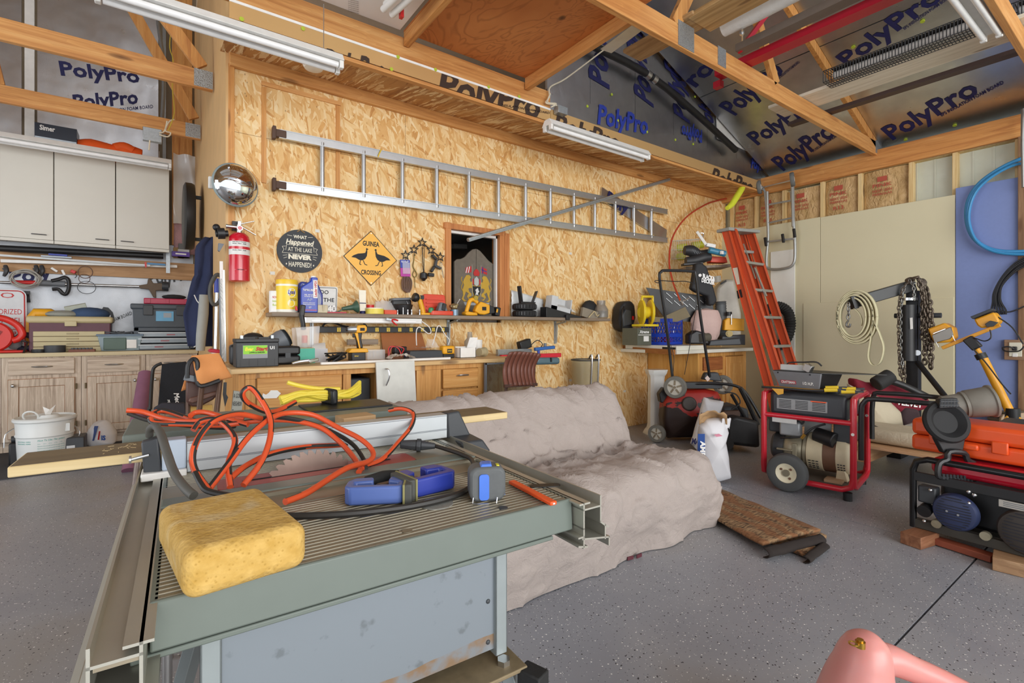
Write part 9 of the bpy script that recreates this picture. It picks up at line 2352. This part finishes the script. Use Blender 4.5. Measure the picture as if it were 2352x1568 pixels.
one('black_pipe_run',MB().tube([pY(1350,100,3.07),pY(1490,172,3.07),pY(1600,262,3.07),pY(1690,345,3.07)],.034,10,sm=3),BLACK,'black insulated pipe slanting down the foil gable','pipe')
T=th('foil_taped_joint','foil tape collar on the black slanting pipe','tape',pY(1492,174,3.2))
for s_ in(-8,6):obj('band',MB().cyl(pY(1492+s_,174+s_*.7,3.07),pY(1500+s_,180+s_*.7,3.07),.040,n=14),STEEL,T)
ST=3.045
def lay(name,label,cat,a,b,w_,h_,m,z=ST,ext=1.2,**k):
 p,q=pZ(*a,z),pZ(*b,z)
 q=Vector(((p.x+q.x)/2,q.y-.0,z));p=Vector((q.x,p.y,z))
 if ext:q=Vector((q.x,q.y-ext,z))
 return one(name,MB().beam(p+Vector((0,0,h_/2)),q+Vector((0,0,h_/2)),w_,h_),m,label,cat,**k)
STRED=mt('red steel','#b8172f',.4,.1,var=.05)
lay('red_steel_rail','red painted steel rail stored across the roof truss chord','rail',(1660,185),(2000,10),.10,.05,STRED,3.03)
one('red_rail_tab',MB().box(pZ(1650,195,3.0),(.05,.06,.05)),STRED,'short red tab at the end of the red steel rail','rail')
lay('grey_plank','long whitewashed plank stored overhead under the roof foam','plank',(1800,268),(2190,100),.30,.025,wood('whitewashed plank','#cabfa8','#e8dfcb','#f2ebdc',1),3.03)
lay('dark_trim_board','dark brown trim board stored beside the whitewashed plank','board',(1830,298),(2110,180),.08,.03,mt('dark brown board','#46342f',.5),3.03)
lay('dark_grey_board','dark weathered board stored beside the red rail overhead','board',(1700,125),(1990,-20),.09,.05,mt('dark weathered board','#6f6257',.6),3.05)
lay('wide_brown_plank','wide weathered brown plank stored highest above the chord','plank',(1610,60),(1740,-20),.24,.03,wood('brown plank y','#94744a','#b8935f','#cfae7c',1),3.06)
one('white_flex_duct',MB().tube([pZ(1662,62,3.12),pZ(1730,30,3.12),pZ(1900,-60,3.12)],.062,16),mt('white ribbed duct','#d5d5d1',.6,bump=.6,bs=50),'white ribbed duct stored overhead beside the brown plank','duct')
T=th('red_brace','red steel angle brace rising above the red rail','brace',pZ(1740,80,3.3))
obj('brace',MB().beam(pZ(1698,118,3.05),pZ(1765,28,3.4),.03,.03),STRED,T)
T=th('threaded_rod','short threaded rod with nuts hanging above the red rail','rod',pZ(1704,80,3.1))
obj('rod',MB().tube([pZ(1705,66,3.05),pZ(1705,92,3.05)],.007,8),STEEL,T)
obj('nut',MB().cyl(pZ(1704,74,3.05),pZ(1704,78,3.05),.016,n=6),STEEL,T)
def guard(name,label,a,b,z,n_):
 p,q=pZ(*a,z),pZ(*b,z)
 q=Vector((p.x+(q.x-p.x)*.0,q.y,z));L=p.y-q.y
 T=th(name,label,'light',p)
 hw,hh=.075,.09
 for dx,dz in((-hw,0),(hw,0),(-hw,hh),(hw,hh),(0,0),(-hw*.5,0),(hw*.5,0)):
  obj('long_wire',MB().tube([(p.x+dx,p.y,z+dz),(p.x+dx,q.y,z+dz)],.0035,5),BLACK,T)
 me=None
 for i in range(n_):
  y=p.y-L*i/(n_-1)
  if me is None:
   o=obj('cross_wire',MB().tube([(-hw,0,hh),(-hw,0,0),(hw,0,0),(hw,0,hh),(-hw,0,hh)],.003,4),BLACK,T)
   me=o.data
  else:
   o=bpy.data.objects.new('cross_wire',me);COL.objects.link(o);o.parent=T;o.matrix_parent_inverse=WORLD[T.name]
  o.matrix_basis=Matrix.Translation((p.x,y,z))
 obj('lamp_tube',MB().cyl((p.x,p.y-.05,z+.055),(p.x,q.y,z+.055),.03,n=14),WHITE,T)
 obj('reflector',MB().bb((p.x-.05,p.y-.05,z+.088),(p.x+.05,q.y,z+.094)),BLACK,T)
 return T
guard('caged_tube_light','long white tube light in a black wire cage stored overhead',(1900,196),(2300,20),3.03,56)
guard('caged_tube_light','second black wire cage light cut off by the picture top corner',(2318,55),(2420,-20),3.06,14)
one('edge_chain',MB().tube([pX(2350,250,RW-.12),pX(2349,330,RW-.12),pX(2351,430,RW-.12)],.014,6),CHB,'chain hanging at the right picture edge over the blue hose','chain')
for x,v,lb in((2350,.75,'pine truss chord at the top right picture corner'),):
 p=pZ(2352,165,2.9)
 truss(.66,-3.2,RW,'nearest pine truss chord, crossing the top right picture corner',[],2.885)
